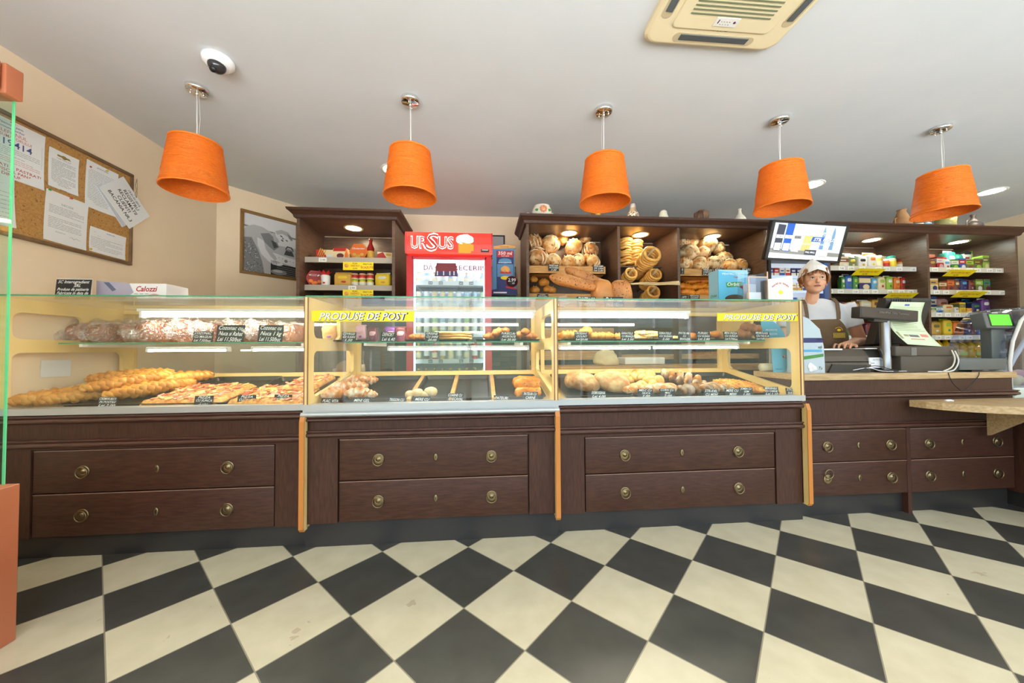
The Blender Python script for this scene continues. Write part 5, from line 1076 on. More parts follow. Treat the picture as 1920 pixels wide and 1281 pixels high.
SB = tag(SB.build('braided_roll', ORANGEP), '', 'bread')
g = 'orange braided rolls in lower right crate'; k_ = 0
for r_, (py, Y, xs) in enumerate(((549, 3.66, (1290, 1318, 1345, 1372)), (538, 3.74, (1283, 1308, 1334, 1360)), (528, 3.82, (1298, 1322, 1348)), (521, 3.88, (1310, 1334)))):
    for j, px in enumerate(xs):
        k_ += 1; o = dup(SB); p = at(px, py, Y=Y); o.location = p; o.scale = (.95, .95, .95); o.rotation_euler = (0, random.uniform(-.2, .2), random.uniform(-.5, .5)); tag(o, f'orange braided roll, {["front", "second", "third", "top"][r_]} row of lower right crate, {ordn[j]} from left', 'bread', g)
g = 'orange rolls low behind right case'
for j, (px, py) in enumerate(((1308, 688), (1328, 684), (1350, 688), (1322, 676), (1342, 674))):
    o = dup(SB); o.location = at(px, py, Y=3.74); o.location.z = max(o.location.z, 1.0); tag(o, f'orange braided roll seen through right case glass, {ordn[j]} of the low heap', 'bread', g)
g = 'small rolls in lower left crate'; RR = bun(.05, .045, .04, GOLD, 'bread_roll', 'bread', g, nz=.006, cuts=2, m2=PALEC)
for i, (px, py, s_, lb) in enumerate(((1003, 545, 1.1, 'golden roll at front left of lower left crate'), (1020, 532, 1.2, 'twisted golden roll second in lower left crate'), (1001, 524, .9, 'golden roll on top at left of lower left crate'), (1035, 545, 1.0, 'pale roll behind basket in lower left crate'), (1027, 543, 1.0, 'golden roll half hidden by the baguettes'))):
    o = RR if i == 0 else dup(RR); p = at(px, py, Y=3.72); o.location = (p.x, 3.72, max(p.z-.03, 1.602)); o.scale = (s_,)*3; o['label'] = lb
g = 'chalk cards on the oak crates'
for a, b, y, tx, lb in ((1028, 1048, 508, ['PAINE ALBA', 'ROTUNDA', '3.50'], 'paine alba'), (1112, 1132, 509, ['PAINE ALBA', 'DE CASA', 'Lei 5.50'], 'paine de casa'), (1276, 1283, 514, ['ALB', '5'], 'alb at the left edge of right bay'), (1317, 1337, 516, ['PAINE CU', 'CARTOFI', 'Lei 5.00'], 'paine cu cartofi'), (1339, 1358, 515, ['INTEGRALA', 'Lei 4.50'], 'integrala'), (1389, 1409, 514, ['SECARA', '4.80'], 'secara')):
    card(a, b, y, .068, tx, f'black chalk card reading {lb} on oak crate front', 3.592, g, tilt=0)
card(1007, 1028, 557, .03, ['CORN', 'FRANTUZESC'], 'black chalk card reading corn on lower left crate', 3.592, g, tilt=0); card(1276, 1290, 560, .04, ['LAPTE'], 'black chalk card reading lapte on lower right crate', 3.592, g, tilt=0); card(1292, 1312, 560, .04, ['IMPLETITE', 'CU UNT'], 'black chalk card reading impletite on lower right crate', 3.592, g, tilt=0)
# pretzel rings on rods and hanging strings
RG = MB(); RG.tube([(.068*math.cos(a), .068*math.sin(a), .004*math.sin(3*a)) for a in [2*PI*i/22 for i in range(22)]], .0145, 8, closed=True); RG = tag(RG.build('pretzel_ring', RINGM), '', 'pretzel')
def rod(px, py, Yf, n, s_, nm, lb, r0=0):
    f = at(px, py, Y=Yf); b = Vector((f.x-.03, 4.0, f.z-.15)); d_ = (f-b).normalized()
    m = MB(); m.tube([b-Vector((0, 0, 0)), f+d_*.05-Vector((0, 0, 0))], .012, 10); o = single('wooden_rod', m, OAK, lb, 'rod', 'wooden pretzel rods', loc=tuple(b))
    q = d_.to_track_quat('Z', 'Y')
    for i in range(n):
        o = dup(RG); k = i*.026*s_; o.location = f-d_*k+Vector((random.uniform(-.006, .006), 0, -.03*s_+random.uniform(-.004, .004))); o.rotation_mode = 'QUATERNION'; o.rotation_quaternion = q; o.scale = (s_,)*3
        tag(o, f'pretzel ring {"at the open front end of" if i == 0 else "behind " + ordn[i-1] + " ring on"} {nm}', 'pretzel', 'pretzel rings on wooden rods')
rod(1223, 470, 3.60, 12, 1.25, 'the biggest upper rod', 'wooden rod holding the biggest pretzel rings'); rod(1228, 510, 3.62, 10, .92, 'the right middle rod', 'wooden rod of the right middle pretzel stack')
rod(1184, 508, 3.62, 7, .88, 'the left rod beside upright loaf', 'wooden rod at left of the pretzel bay'); rod(1226, 543, 3.60, 8, .95, 'the lowest rod under paper', 'wooden rod below the crumpled paper')
for s0, px, nm, n in ((1.15, 1190, 'right hanging stack', 10), (1.0, 1172, 'left hanging stack', 11)):
    p = at(px, 490, Y=3.86)
    for i in range(n):
        o = dup(RG); o.location = (p.x+random.uniform(-.006, .006), 3.86, 2.045+i*.028); o.rotation_euler = (random.uniform(-.1, .1), random.uniform(-.15, .15), 0); o.scale = (s0,)*3; tag(o, f'flat lying pretzel ring, {ordn[i]} from bottom of {nm}', 'pretzel', 'pretzel rings stacked flat')
    m = MB(); m.tube([(p.x, 3.86, 2.0), (p.x, 3.86, 2.345)], .0025, 5); single('hanging_cord', m, mat('twine', (150, 130, 96), .8), f'thin cord through the {nm} of pretzel rings', 'cord')
m = MB(); m.box(1.45, 2.0, 3.75, 3.95, 1.985, 2.0); single('pretzel_ledge', m, WOODI, 'dark ledge under the hanging pretzel stacks', 'ledge')
C.objects.unlink(RG); C.objects.unlink(RL); C.objects.unlink(SB)
a, b = at(1178, 535, Y=3.50), at(1268, 530, Y=3.50)
m = MB(); vs = []; n_ = 14
for j in range(5):
    for i in range(n_+1):
        u = i/n_; vs.append((a.x+(b.x-a.x)*u, 3.52-.10*(j/4)+.02*math.sin(u*9+j), a.z+.03-.05*abs(j/4-.6)+.05*u*(1-j/4)+.010*noise.noise(Vector((u*14, j, 0)))-.02*(j/4)))
m.add(vs, [(j*(n_+1)+i, j*(n_+1)+i+1, (j+1)*(n_+1)+i+1, (j+1)*(n_+1)+i) for j in range(4) for i in range(n_)], 0, True)
o = m.build('wrapping_paper', noisy('kraft_paper', (214, 194, 152), (196, 172, 128), 8, rough=.8)); sm = o.modifiers.new('thick', 'SOLIDIFY'); sm.thickness = .002; tag(o, 'crumpled sheet of pale wrapping paper below the pretzels', 'paper')
# paper bag and white box seen through the right case
t = Thing('paper_bag', 'crumpled beige bag hanging behind the right case', 'bag', (at(1140, 680, Y=3.2).x, 3.2, .93)); k_ = at(1140, 655, Y=3.2).z-.93
m = MB(); m.blob((0, 0, k_*.5), (.115, .04, k_*.5), pw=.8, nz=.05, nf=14, seg=20, rings=14, fn=lambda p: Vector((p.x*(1-.45*(p.z/k_)), p.y, p.z))); t.part('bag', m, noisy('beige_paper', (222, 204, 164), (202, 180, 136), 8, rough=.8, bump=.5))
m = MB(); a, b = at(1172, 695, Y=3.3), at(1247, 670, Y=3.3); m.box(a.x, b.x, 3.3, 3.5, .93, b.z, 0, bev=.01); m.box(a.x+.02, b.x-.02, 3.297, 3.30, .97, b.z-.03, 1); single('white_carton', m, [PAPER, mat('carton_print', (206, 214, 206), .6)], 'white carton on back counter behind right case', 'carton')
m = MB(); m.box(.46, 3.02, 3.08, 3.46, .88, .925, 0); m.box(.50, 2.98, 3.12, 3.44, 0, .88, 1); single('back_counter', m, [OAKY, WOOD], 'oak topped low back counter behind the right case', 'counter')
m = MB(); m.box(-1.74, -.90, 3.0, 3.44, .84, .88, 0); m.box(-1.72, -.92, 3.04, 3.42, 0, .84, 1); single('back_counter', m, [WOOD, WOOD], 'dark low back counter behind the middle case at left', 'counter')
m = MB(); m.lathe([(0, 0), (.04, 0), (.04, .12), (0, .12)], T=TR(-1.0, 3.10, .922, PI/2, 0, -1.2), seg=20, m=0); m.lathe([(.012, .121), (.041, .121)], T=TR(-1.0, 3.10, .922, PI/2, 0, -1.2), seg=20, cap=False, m=0); single('paper_roll', m, mat('roll_beige', (214, 196, 160), .7), 'small beige paper roll on counter seen through middle case', 'roll')
m = MB(); m.prism([(-.10*math.cos(a_), .075*math.sin(a_)) for a_ in [PI*i/10 for i in range(11)]], 'y', -.05, .05, 0); m.box(-.12, .12, -.06, .06, -.04, 0, 0); o = m.build('napkin_holder', mat('brown_wood_box', (150, 120, 92), .6)); o.location = (-1.16, 3.2, .922); tag(o, 'arched brown wooden holder seen through middle case', 'holder')

# ------------------------------------------------------------ pottery on the cabinets
def pot(px, prof, mats_, label, extra=None, Y=3.52, cat='pottery', name='clay_jug', seg=24, mi=None):
    p = at(px, 410, Y=Y); m = MB()
    for i, pr in enumerate(prof if isinstance(prof[0], list) else [prof]): m.lathe(pr, seg=seg, m=i)
    if extra: extra(m)
    o = m.build(name, mats_); o.location = (p.x, Y, CZ); tag(o, label, cat)
    return o
CW = mat('white_glaze', (232, 228, 212), .25)
def flower(m):
    for i in range(9):
        a_ = 2*PI*i/9; m.blob((.028*math.cos(a_), -.100, .05+.026*math.sin(a_)), (.012, .006, .012), m=1, seg=8, rings=5)
    m.blob((0, -.104, .05), (.012, .006, .012), m=2, seg=8, rings=5)
    for s_ in (-1, 1):
        m.blob((s_*.06, -.078, .045), (.022, .010, .014), m=3, seg=8, rings=5); m.blob((s_*.125, 0, .02), (.035, .03, .022), m=0, nz=.02, nf=40, seg=12, rings=8); m.blob((s_*.125, -.025, .02), (.014, .008, .010), m=3, seg=8, rings=5)
pot(1016, [(.0, 0), (.085, 0), (.10, .035), (.095, .075), (.078, .10), (.082, .108), (.074, .106), (.0, .07)], [CW, mat('petal_pink', (226, 140, 110), .3), mat('petal_yellow', (240, 190, 60), .3), mat('leaf_green', (70, 140, 80), .3)], 'white flower painted bowl on bread cabinet top', flower, name='painted_bowl')
pot(1118, [(.0, 0), (.05, 0), (.05, .085), (.03, .10), (0, .10)], [noisy('speckled_yellow', (170, 150, 40), (110, 60, 40), 60, rough=.4)], 'speckled yellow and brown pot under third orange lamp', name='clay_pot')
pot(1187, [[(.0, 0), (.055, 0), (.06, .04), (.05, .07)], [(.05, .07), (.038, .085), (.03, .12)], [(.03, .12), (.028, .15), (.022, .165), (0, .17)]], [noisy('bead_pattern', (226, 210, 190), (80, 50, 50), 50, rough=.4, lo=.45, hi=.55), mat('taupe', (150, 130, 104), .5), mat('lilac_glaze', (170, 160, 170), .3)], 'small patterned bottle doll between third lamp and white bell', name='patterned_bottle')
pot(1244, [(.0, 0), (.070, 0), (.055, .02), (.040, .06), (.036, .09), (.02, .105), (0, .108)], [CW], 'plain white bell shaped pot on bread cabinet top', name='white_bell')
pot(1315, [(.0, 0), (.07, 0), (.072, .09), (.05, .10), (.035, .115), (0, .12)], [noisy('twig_bundle', (150, 112, 84), (60, 40, 36), 40, (1, 1, .2), .7, bump=.8)], 'dark twig wrapped pot on bread cabinet top', name='twig_pot')
pot(1387, [(.0, 0), (.055, 0), (.06, .03), (.045, .06), (.022, .09), (.016, .12), (.020, .145), (.016, .143), (0, .10)], [CW], 'slim white bottle vase nearest the wall screen', lambda m: m.box(-.012, .012, -.0605, -.058, .02, .03, 0), name='bottle_vase')
p = at(1690, 425, Y=3.7)
def jug(m): m.tube([(-.045, 0, .10), (-.085, 0, .09), (-.085, 0, .04), (-.06, 0, .03)], .008, 6, 0)
pot(1691, [(.0, 0), (.085, 0), (.08, .03), (.06, .10), (.035, .17), (.042, .19), (.036, .188), (.0, .15)], [noisy('terracotta_clay', (196, 150, 104), (168, 120, 78), 8, rough=.7)], 'tall unglazed terracotta jug left end of grocery cabinet top', jug)
m = MB(); m.blob((0, 0, .03), (.11, .05, .035), nz=.01, seg=16, rings=10, flat=-.03, fn=lambda p: Vector((p.x, p.y, p.z*(.3+.7*(p.x+.11)/.22)))); m.blob((.02, -.045, .03), (.05, .008, .018), m=1, nz=.01, nf=60, seg=10, rings=6)
o = m.build('blue_boat_dish', [CW, mat('faint_blue', (140, 170, 190), .3)]); o.location = (at(1728, 427, Y=3.52).x, 3.52, CZ); tag(o, 'small white and pale blue boat shaped dish on grocery cabinet', 'pottery')
pot(1773, [(.0, 0), (.075, 0), (.078, .05), (.085, .10), (.078, .098), (.068, .01), (0, .01)], [mat('olive_glaze', (176, 170, 110), .3)], 'olive green mug with handle on grocery cabinet top', lambda m: (m.tube([(.08, 0, .08), (.125, 0, .075), (.13, 0, .04), (.075, 0, .02)], .010, 6, 0), m.blob((-.09, 0, .02), (.035, .03, .02), seg=10, rings=6)), name='olive_mug')
pot(1825, [(.0, 0), (.075, 0), (.08, .035), (.06, .06), (.03, .09), (.018, .13), (.03, .16), (.02, .158), (0, .12)], [noisy('dark_marbled', (70, 66, 70), (160, 156, 160), 14, rough=.4, lo=.5, hi=.6)], 'dark marbled jug at right end of grocery cabinet top', jug)
# ------------------------------------------------------------ packaged goods
COL = {'red': (196, 44, 40), 'orange': (232, 120, 36), 'yellow': (240, 206, 50), 'gold': (214, 166, 70), 'green': (70, 140, 60), 'lime': (160, 196, 70), 'teal': (60, 150, 130), 'blue': (50, 96, 180), 'navy': (44, 48, 110), 'sky blue': (90, 170, 214),
       'purple': (84, 56, 140), 'brown': (128, 76, 52), 'rust': (176, 84, 48), 'white': (236, 232, 222), 'cream': (232, 214, 168), 'grey': (150, 150, 146), 'black': (44, 42, 42), 'olive': (120, 124, 70), 'pink': (226, 150, 140), 'maroon': (120, 40, 44)}
def PM(c): return mat('pack_'+c.replace(' ', '_'), COL[c], .4)
def goods(kind, w_, h_, d_, cs):
    """packaging with printed patches; front faces -y, base z 0"""
    m = MB(); ms = [PM(c) for c in cs]; n = len(cs); c1, c2 = 1 % n, 2 % n
    if kind in ('box', 'carton'):
        m.box(-w_/2, w_/2, 0, d_, 0, h_, 0); m.box(-w_/2, w_/2, -.0006, 0, h_*.55, h_*.86, c1); m.blob((w_*.1, -.0006, h_*.28), (w_*.3, .0012, h_*.18), m=c2, seg=10, rings=6); m.box(-w_*.38, w_*.2, -.0012, 0, h_*.66, h_*.74, c2)
        m.box(w_/2, w_/2+.0006, 0, d_, h_*.5, h_*.9, c1); m.box(-w_/2-.0006, -w_/2, 0, d_, h_*.5, h_*.9, c1)
    elif kind == 'bag':
        m.blob((0, d_/2, h_/2), (w_/2, d_/2, h_/2), pw=.36, nz=.005, nf=40, seg=20, rings=14); m.box(-w_*.46, w_*.46, d_/2-.002, d_/2+.002, h_*.95, h_*1.06, c1)
        m.blob((0, d_*.36, h_*.68), (w_*.42, d_*.42, h_*.15), pw=.6, m=c1, seg=10, rings=6); m.blob((w_*.06, d_*.36, h_*.34), (w_*.26, d_*.42, h_*.13), pw=.8, m=c2, seg=10, rings=6)
    elif kind == 'jar':
        r_ = w_/2; T = TR(0, r_, 0); m.lathe([(r_*.85, 0), (r_, .005), (r_, h_*.74), (r_*.8, h_*.84)], T=T, seg=14, m=0); m.lathe([(r_+.0006, h_*.2), (r_+.0006, h_*.62)], T=T, seg=14, m=c1, cap=False); m.lathe([(r_*.86, h_*.83), (r_*.88, h_), (0, h_)], T=T, seg=14, m=c2)
    elif kind == 'bottle':
        r_ = w_/2; T = TR(0, r_, 0); m.lathe([(r_*.85, 0), (r_, .008), (r_, h_*.3), (r_*.9, h_*.36), (r_, h_*.42), (r_, h_*.6), (r_*.42, h_*.84), (r_*.4, h_*.9)], T=T, seg=14, m=0); m.lathe([(r_*.5, h_*.88), (r_*.5, h_), (0, h_)], T=T, seg=12, m=c2); m.lathe([(r_+.0006, h_*.12), (r_+.0006, h_*.28)], T=T, seg=14, m=c1, cap=False)
    return m.build({'box': 'grocery_box', 'carton': 'grocery_carton', 'bag': 'grocery_bag', 'jar': 'grocery_jar', 'bottle': 'oil_bottle'}[kind], ms)
_used = set()
def shelf_row(z, Y, items, where, group):
    hk = 1.0 if 'oil' in where else 1.3 if 'top shelf' in where else 1.12
    for i, (px0, px1, h_, kind, cs) in enumerate(items):
        a, b = at(px0, 500, Y=Y).x, at(px1, 500, Y=Y).x; w_ = b-a
        zz = z; h_ = h_ if isinstance(h_, tuple) else h_*hk
        if isinstance(h_, tuple): zz, h_ = z+h_[0], h_[1]
        o = goods(kind, w_*.97, h_, min(.10, w_) if kind != 'jar' and kind != 'bottle' else w_, cs); o.location = ((a+b)/2, Y, zz+.001)
        nm = {'box': 'box', 'carton': 'carton', 'bag': 'bag', 'jar': 'jar', 'bottle': 'oil bottle'}[kind]
        lb = f'{" and ".join(dict.fromkeys(cs[:2]))} {nm} on {where}, {ordn[i] if i < 14 else "last"} from left'
        tag(o, lb, {'jar': 'jar', 'bottle': 'bottle', 'bag': 'bag'}.get(kind, 'box'), group)
S1, S2, S3, S4, S5 = 1.995, 1.735, 1.475, 1.215, .955
GA, GB = 'groceries of the left grocery bay', 'groceries of the right grocery bay'
shelf_row(S1, 3.72, [(1574, 1592, .11, 'box', ['cream', 'brown', 'white']), (1592, 1608, .11, 'bag', ['olive', 'yellow', 'cream']), (1610, 1628, .12, 'bag', ['white', 'black', 'gold']), (1629, 1646, .14, 'bag', ['white', 'orange', 'yellow']), (1647, 1660, .13, 'jar', ['gold', 'cream', 'white']), (1661, 1672, .10, 'jar', ['orange', 'red', 'white']), (1672, 1686, .13, 'jar', ['cream', 'yellow', 'teal']), (1687, 1700, .09, 'jar', ['gold', 'white', 'red'])], 'top shelf of left grocery bay', GA)
shelf_row(S1, 3.86, [(1582, 1604, .20, 'bag', ['grey', 'white', 'green']), (1606, 1622, .19, 'bag', ['white', 'white', 'cream']), (1624, 1648, .21, 'bag', ['orange', 'white', 'red']), (1652, 1668, .18, 'bag', ['cream', 'white', 'green']), (1668, 1690, .20, 'bag', ['olive', 'sky blue', 'cream'])], 'back row of top left grocery shelf', GA)
shelf_row(S2, 3.70, [(1577, 1585, .15, 'bag', ['green', 'white', 'cream']), (1585, 1599, .17, 'bag', ['blue', 'white', 'green']), (1599, 1609, .16, 'bag', ['green', 'lime', 'cream']), (1610, 1632, .155, 'box', ['navy', 'cream', 'cream']), (1634, 1646, .14, 'bag', ['sky blue', 'white', 'gold']), (1646, 1661, .155, 'bag', ['cream', 'lime', 'red']), (1662, 1675, .16, 'bag', ['lime', 'white', 'green']), (1676, 1689, .15, 'bag', ['orange', 'cream', 'gold']), (1689, 1699, .15, 'bag', ['red', 'white', 'green'])], 'second shelf of left grocery bay', GA)
shelf_row(S3, 3.72, [(1577, 1589, .12, 'bag', ['rust', 'navy', 'white']), (1589, 1600, .12, 'box', ['yellow', 'green', 'black']), (1600, 1611, .13, 'bag', ['brown', 'gold', 'white']), (1612, 1634, .14, 'bag', ['cream', 'white', 'pink']), (1634, 1650, .15, 'bag', ['gold', 'brown', 'cream']), (1651, 1676, .16, 'bag', ['blue', 'grey', 'navy']), (1678, 1698, .13, 'bag', ['olive', 'blue', 'white'])], 'third shelf of left grocery bay', GA)
shelf_row(S4, 3.72, [(1582, 1598, .13, 'bag', ['green', 'red', 'yellow']), (1600, 1616, .12, 'bag', ['red', 'orange', 'white']), (1620, 1640, .13, 'bag', ['maroon', 'red', 'gold']), (1650, 1680, .13, 'bag', ['navy', 'white', 'red'])], 'fourth shelf of left grocery bay', GA)
shelf_row(S5, 3.72, [(1600, 1618, .12, 'jar', ['gold', 'cream', 'yellow']), (1622, 1640, .12, 'jar', ['lime', 'white', 'yellow']), (1644, 1662, .12, 'jar', ['purple', 'white', 'yellow']), (1666, 1686, .12, 'jar', ['gold', 'white', 'yellow'])], 'fifth shelf of left grocery bay', GA)
shelf_row(S1, 3.70, [(1743, 1757, .10, 'bag', ['brown', 'gold', 'red']), (1757, 1770, .12, 'box', ['red', 'white', 'pink']), (1770, 1784, .10, 'bag', ['white', 'sky blue', 'red']), (1784, 1798, .10, 'box', ['green', 'white', 'lime']), (1799, 1812, .11, 'box', ['blue', 'red', 'white']), (1812, 1826, .10, 'box', ['olive', 'lime', 'brown']), (1826, 1842, .11, 'box', ['olive', 'brown', 'lime']), (1843, 1856, .14, 'box', ['lime', 'olive', 'cream'])], 'top shelf of right grocery bay', GB)
shelf_row(S1, 3.84, [(1743, 1754, .20, 'box', ['rust', 'brown', 'red']), (1760, 1776, .17, 'box', ['red', 'maroon', 'white']), (1777, 1796, .24, 'bag', ['teal', 'white', 'lime']), (1797, 1808, .21, 'bag', ['teal', 'green', 'white']), (1809, 1822, .24, 'box', ['black', 'white', 'red']), (1823, 1836, .25, 'box', ['olive', 'lime', 'brown']), (1836, 1848, .25, 'box', ['lime', 'olive', 'brown'])], 'back row of top right grocery shelf', GB)
shelf_row(S2, 3.70, [(1743, 1758, .14, 'box', ['cream', 'gold', 'navy']), (1760, 1774, .11, 'box', ['brown', 'cream', 'rust']), (1775, 1788, .13, 'box', ['rust', 'orange', 'maroon']), (1789, 1800, .13, 'bag', ['brown', 'cream', 'navy']), (1801, 1815, .14, 'bag', ['navy', 'sky blue', 'purple']), (1816, 1827, .13, 'bag', ['maroon', 'rust', 'pink']), (1828, 1842, .14, 'carton', ['olive', 'lime', 'white']), (1843, 1857, .14, 'carton', ['olive', 'teal', 'maroon'])], 'second shelf of right grocery bay', GB)
shelf_row(S3, 3.70, [(1743, 1753, .07, 'box', ['cream', 'green', 'white']), (1753, 1766, .07, 'box', ['sky blue', 'white', 'blue']), (1767, 1787, .10, 'bag', ['cream', 'orange', 'yellow']), (1788, 1796, .07, 'bag', ['white', 'grey', 'cream']), (1796, 1808, .12, 'box', ['yellow', 'olive', 'gold']), (1809, 1820, .06, 'box', ['yellow', 'orange', 'white']), (1821, 1838, .12, 'bag', ['navy', 'green', 'cream']), (1839, 1856, .16, 'bag', ['purple', 'white', 'navy'])], 'third shelf of right grocery bay', GB)
shelf_row(S3, 3.84, [(1743, 1754, .20, 'box', ['blue', 'white', 'navy']), (1756, 1778, .18, 'bag', ['pink', 'rust', 'white']), (1790, 1804, .15, 'box', ['maroon', 'brown', 'red']), (1810, 1828, .17, 'bag', ['blue', 'sky blue', 'yellow']), (1829, 1848, .18, 'bag', ['pink', 'purple', 'gold'])], 'back row of third right grocery shelf', GB)
shelf_row(S4, 3.70, [(1743, 1763, .15, 'bag', ['gold', 'olive', 'white']), (1766, 1784, .17, 'bag', ['yellow', 'lime', 'teal']), (1785, 1806, .15, 'bag', ['orange', 'gold', 'maroon']), (1807, 1818, .15, 'bag', ['navy', 'pink', 'white']), (1819, 1829, .15, 'bag', ['maroon', 'navy', 'pink']), (1830, 1842, .16, 'bag', ['blue', 'navy', 'white']), (1843, 1855, .14, 'bag', ['navy', 'purple', 'white'])], 'fourth shelf of right grocery bay', GB)
OIL = pane('bottled_oil', (.95, .82, .12)); COL['sunflower'] = (226, 190, 40); _mc['pack_sunflower'] = mat('sunflower_oil', (214, 168, 20), .15, alpha=.95)
shelf_row(S5, 3.69, [(1755+i*15, 1769+i*15, .235, 'bottle', ['sunflower', 'lime' if i % 2 else 'gold', 'yellow' if i != 2 else 'red']) for i in range(7)], 'oil shelf of right grocery bay', GB)
# yellow promo strips on the grocery shelves
for i, (px0, px1, py, sl, lb) in enumerate(((1604, 1655, 510, .02, 'slanted yellow promo card under top shelf of left grocery bay'), (1662, 1716, 555, .02, 'slanted yellow promo card under second shelf of left grocery bay'), (1776, 1826, 512, .02, 'slanted yellow promo card under top shelf of right grocery bay'), (1792, 1846, 552, .01, 'slanted yellow promo card under second shelf of right grocery bay'))):
    a, b = at(px0, py, Y=3.55), at(px1, py, Y=3.55); w_ = b.x-a.x; m = MB(); m.box(-w_/2, w_/2, -.001, .001, -.05, .05, 0)
    m.text('REDUCERE DE PRET', .03, TR(0, -.0015, -.005, UPR), 1, .1, .01, width=w_*.7); m.text('14,9%', .03, TR(-.02, -.0015, -.04, UPR), 2, 0, .01)
    o = m.build('promo_card', [YELLOW, REDINK, INK]); o.matrix_world = Matrix.Translation(((a.x+b.x)/2, 3.555, (a.z+b.z)/2)) @ Matrix.Rotation(.95, 4, 'X'); tag(o, lb, 'promo card', 'yellow promo cards on shelves')
for z, lb in ((1.918, 'yellow sale card hanging under upper shelf left of fridge'), (1.642, 'yellow sale card hanging under lower shelf left of fridge')):
    m = MB(); a, b = at(643, 500, Y=3.57).x, at(700, 500, Y=3.57).x; w_ = b-a; xm = (a+b)/2
    m.box(-w_/2, w_/2, -.001, .001, -.044, .038, 0); m.text('PUIA', .022, TR(-.03, -.0015, .014, UPR), 2, 0, .01); m.text('DEDICI', .026, TR(-.03, -.0015, -.010, UPR), 1, 0, .015); m.text('14,9%', .02, TR(-.03, -.0015, -.034, UPR), 2, 0, .01)
    m.text('PRETURI', .020, TR(.09, -.0015, .008, UPR), 2, 0, .01, width=.085); m.text('SCAZUTE', .028, TR(.085, -.0015, -.026, UPR), 1, 0, .02, width=.12); m.text('=', .02, TR(.028, -.0015, -.01, UPR), 2)
    m.lathe([(0, 0), (.020, 0), (.020, .001), (0, .001)], T=TR(-w_*.38, -.001, 0, PI/2), seg=16, m=3)
    o = m.build('sale_card', [YELLOW, REDINK, INK, mat('coin_orange', (240, 170, 90), .5)]); o.location = (xm, 3.572, z); tag(o, lb, 'sale card', 'yellow sale cards left of the fridge')
# goods of the narrow left cabinet
gL = 'packs in the cabinet left of fridge'
def cab_good(name, label, px, Y, z, mb, mats_, rz=0):
    p = at(px, 470, Y=Y); o = mb.build(name, mats_); o.location = (p.x, Y, z+.001); o.rotation_euler = (0, 0, rz); tag(o, label, 'box', gL); return o
GR, GO, GC, GY2 = PM('red'), PM('gold'), PM('cream'), PM('orange')
m = MB(); m.box(-.10, .10, 0, .06, 0, .10, 0); m.prism([(-.10, 0), (.02, 0), (-.04, .10), (-.10, .10)], 'y', -.001, 0, 1)
for i in range(4): m.box(-.095+i*.018, -.087+i*.018, -.003, -.001, .01, .09, 2, T=TR(0, 0, 0, 0, .35))
m.box(.0, .09, -.0012, 0, .02, .05, 3); cab_good('wafer_box', 'red and cream wafer box at left of upper shelf by fridge', 612, 3.68, 2.0, m, [GC, GR, GO, PAPER])
m = MB(); m.box(-.07, .07, 0, .06, 0, .11, 0); m.prism([(-.07, .085), (.05, .085), (.06, .12), (-.06, .12)], 'y', -.001, .06, 1); m.blob((.0, -.001, .04), (.035, .001, .025), m=2); m.prism([(.04, 0), (.07, 0), (.075, .06), (.06, .11), (.045, .06)], 'y', -.0015, 0, 3); cab_good('biscuit_box', 'cream and red biscuit box second on upper shelf by fridge', 638, 3.67, 2.0, m, [GC, GR, PM('maroon'), GY2])
def hexbox(h_, mats_, name, lb, px, z, rz=0, text='Choteroles'):
    m = MB(); r_ = h_/2/math.cos(PI/6); m.prism([(r_*math.cos(PI/6*0+i*PI/3), h_/2+r_*math.sin(i*PI/3)) for i in range(6)], 'y', 0, .055, 0); m.prism([(r_*.9*math.cos(i*PI/3), h_/2+r_*.9*math.sin(i*PI/3)) for i in range(6)], 'y', -.001, 0, 1)
    for a_ in ((-.04, .05), (.0, .035), (.035, .05), (-.015, .03)): m.blob((a_[0], -.002, a_[1]), (.022, .004, .018), m=2, seg=10, rings=6)
    m.text(text, .024, TR(0, -.0022, h_*.66, UPR), 3, .15, .015, width=.12); return cab_good(name, lb, px, 3.66, z, m, mats_, rz)
hexbox(.16, [GY2, mat('hex_orange', (226, 110, 40), .4), GO, PAPER], 'hexagonal_box', 'orange hexagonal sweets box on upper shelf by fridge', 672, 2.0)
m = MB(); m.lathe([(.03, 0), (.034, .01), (.034, .09), (.036, .12), (.016, .17), (.015, .20), (.018, .20), (.018, .215), (0, .215)], seg=16); m.lathe([(.0346, .02), (.0346, .09)], seg=16, cap=False, m=1); cab_good('syrup_bottle', 'red syrup bottle with gold label on upper shelf by fridge', 695, 3.68, 2.0, m, [mat('syrup_red', (150, 30, 30), .15), GO])
m = MB(); m.box(-.075, .075, 0, .08, 0, .085, 0); m.prism([(-.075, 0), (.03, 0), (-.02, .085), (-.075, .06)], 'y', -.001, 0, 1); m.box(.01, .06, -.001, 0, .05, .075, 2); cab_good('candy_box', 'red and cream candy box at right end of upper shelf by fridge', 722, 3.68, 2.0, m, [GC, GR, GO], .25)
hexbox(.155, [GR, mat('hex_red', (150, 36, 34), .4), GY2, PAPER], 'hexagonal_box', 'red hexagonal sweets box at left of lower shelf by fridge', 592, 1.725, .5, 'Ch')
m = MB(); m.lathe([(.032, 0), (.040, .02), (.043, .105), (.035, .112), (0, .112)], seg=16); m.blob((.0, -.036, .03), (.014, .010, .010), m=1, seg=8, rings=5)
for i in range(7):
    a_ = 2*PI*i/7; m.prism([(-.012, 0), (.012, 0), (.016, .035), (0, .062), (-.016, .035)], 'y', -.0015, .0015, 1, T=TR(0, 0, .110) @ Matrix.Rotation(a_, 4, 'Z') @ TR(0, -.02, 0, .75))
cab_good('petal_cup', 'white cup with red petal top on lower shelf by fridge', 611, 3.66, 1.725, m, [PAPER, GR])
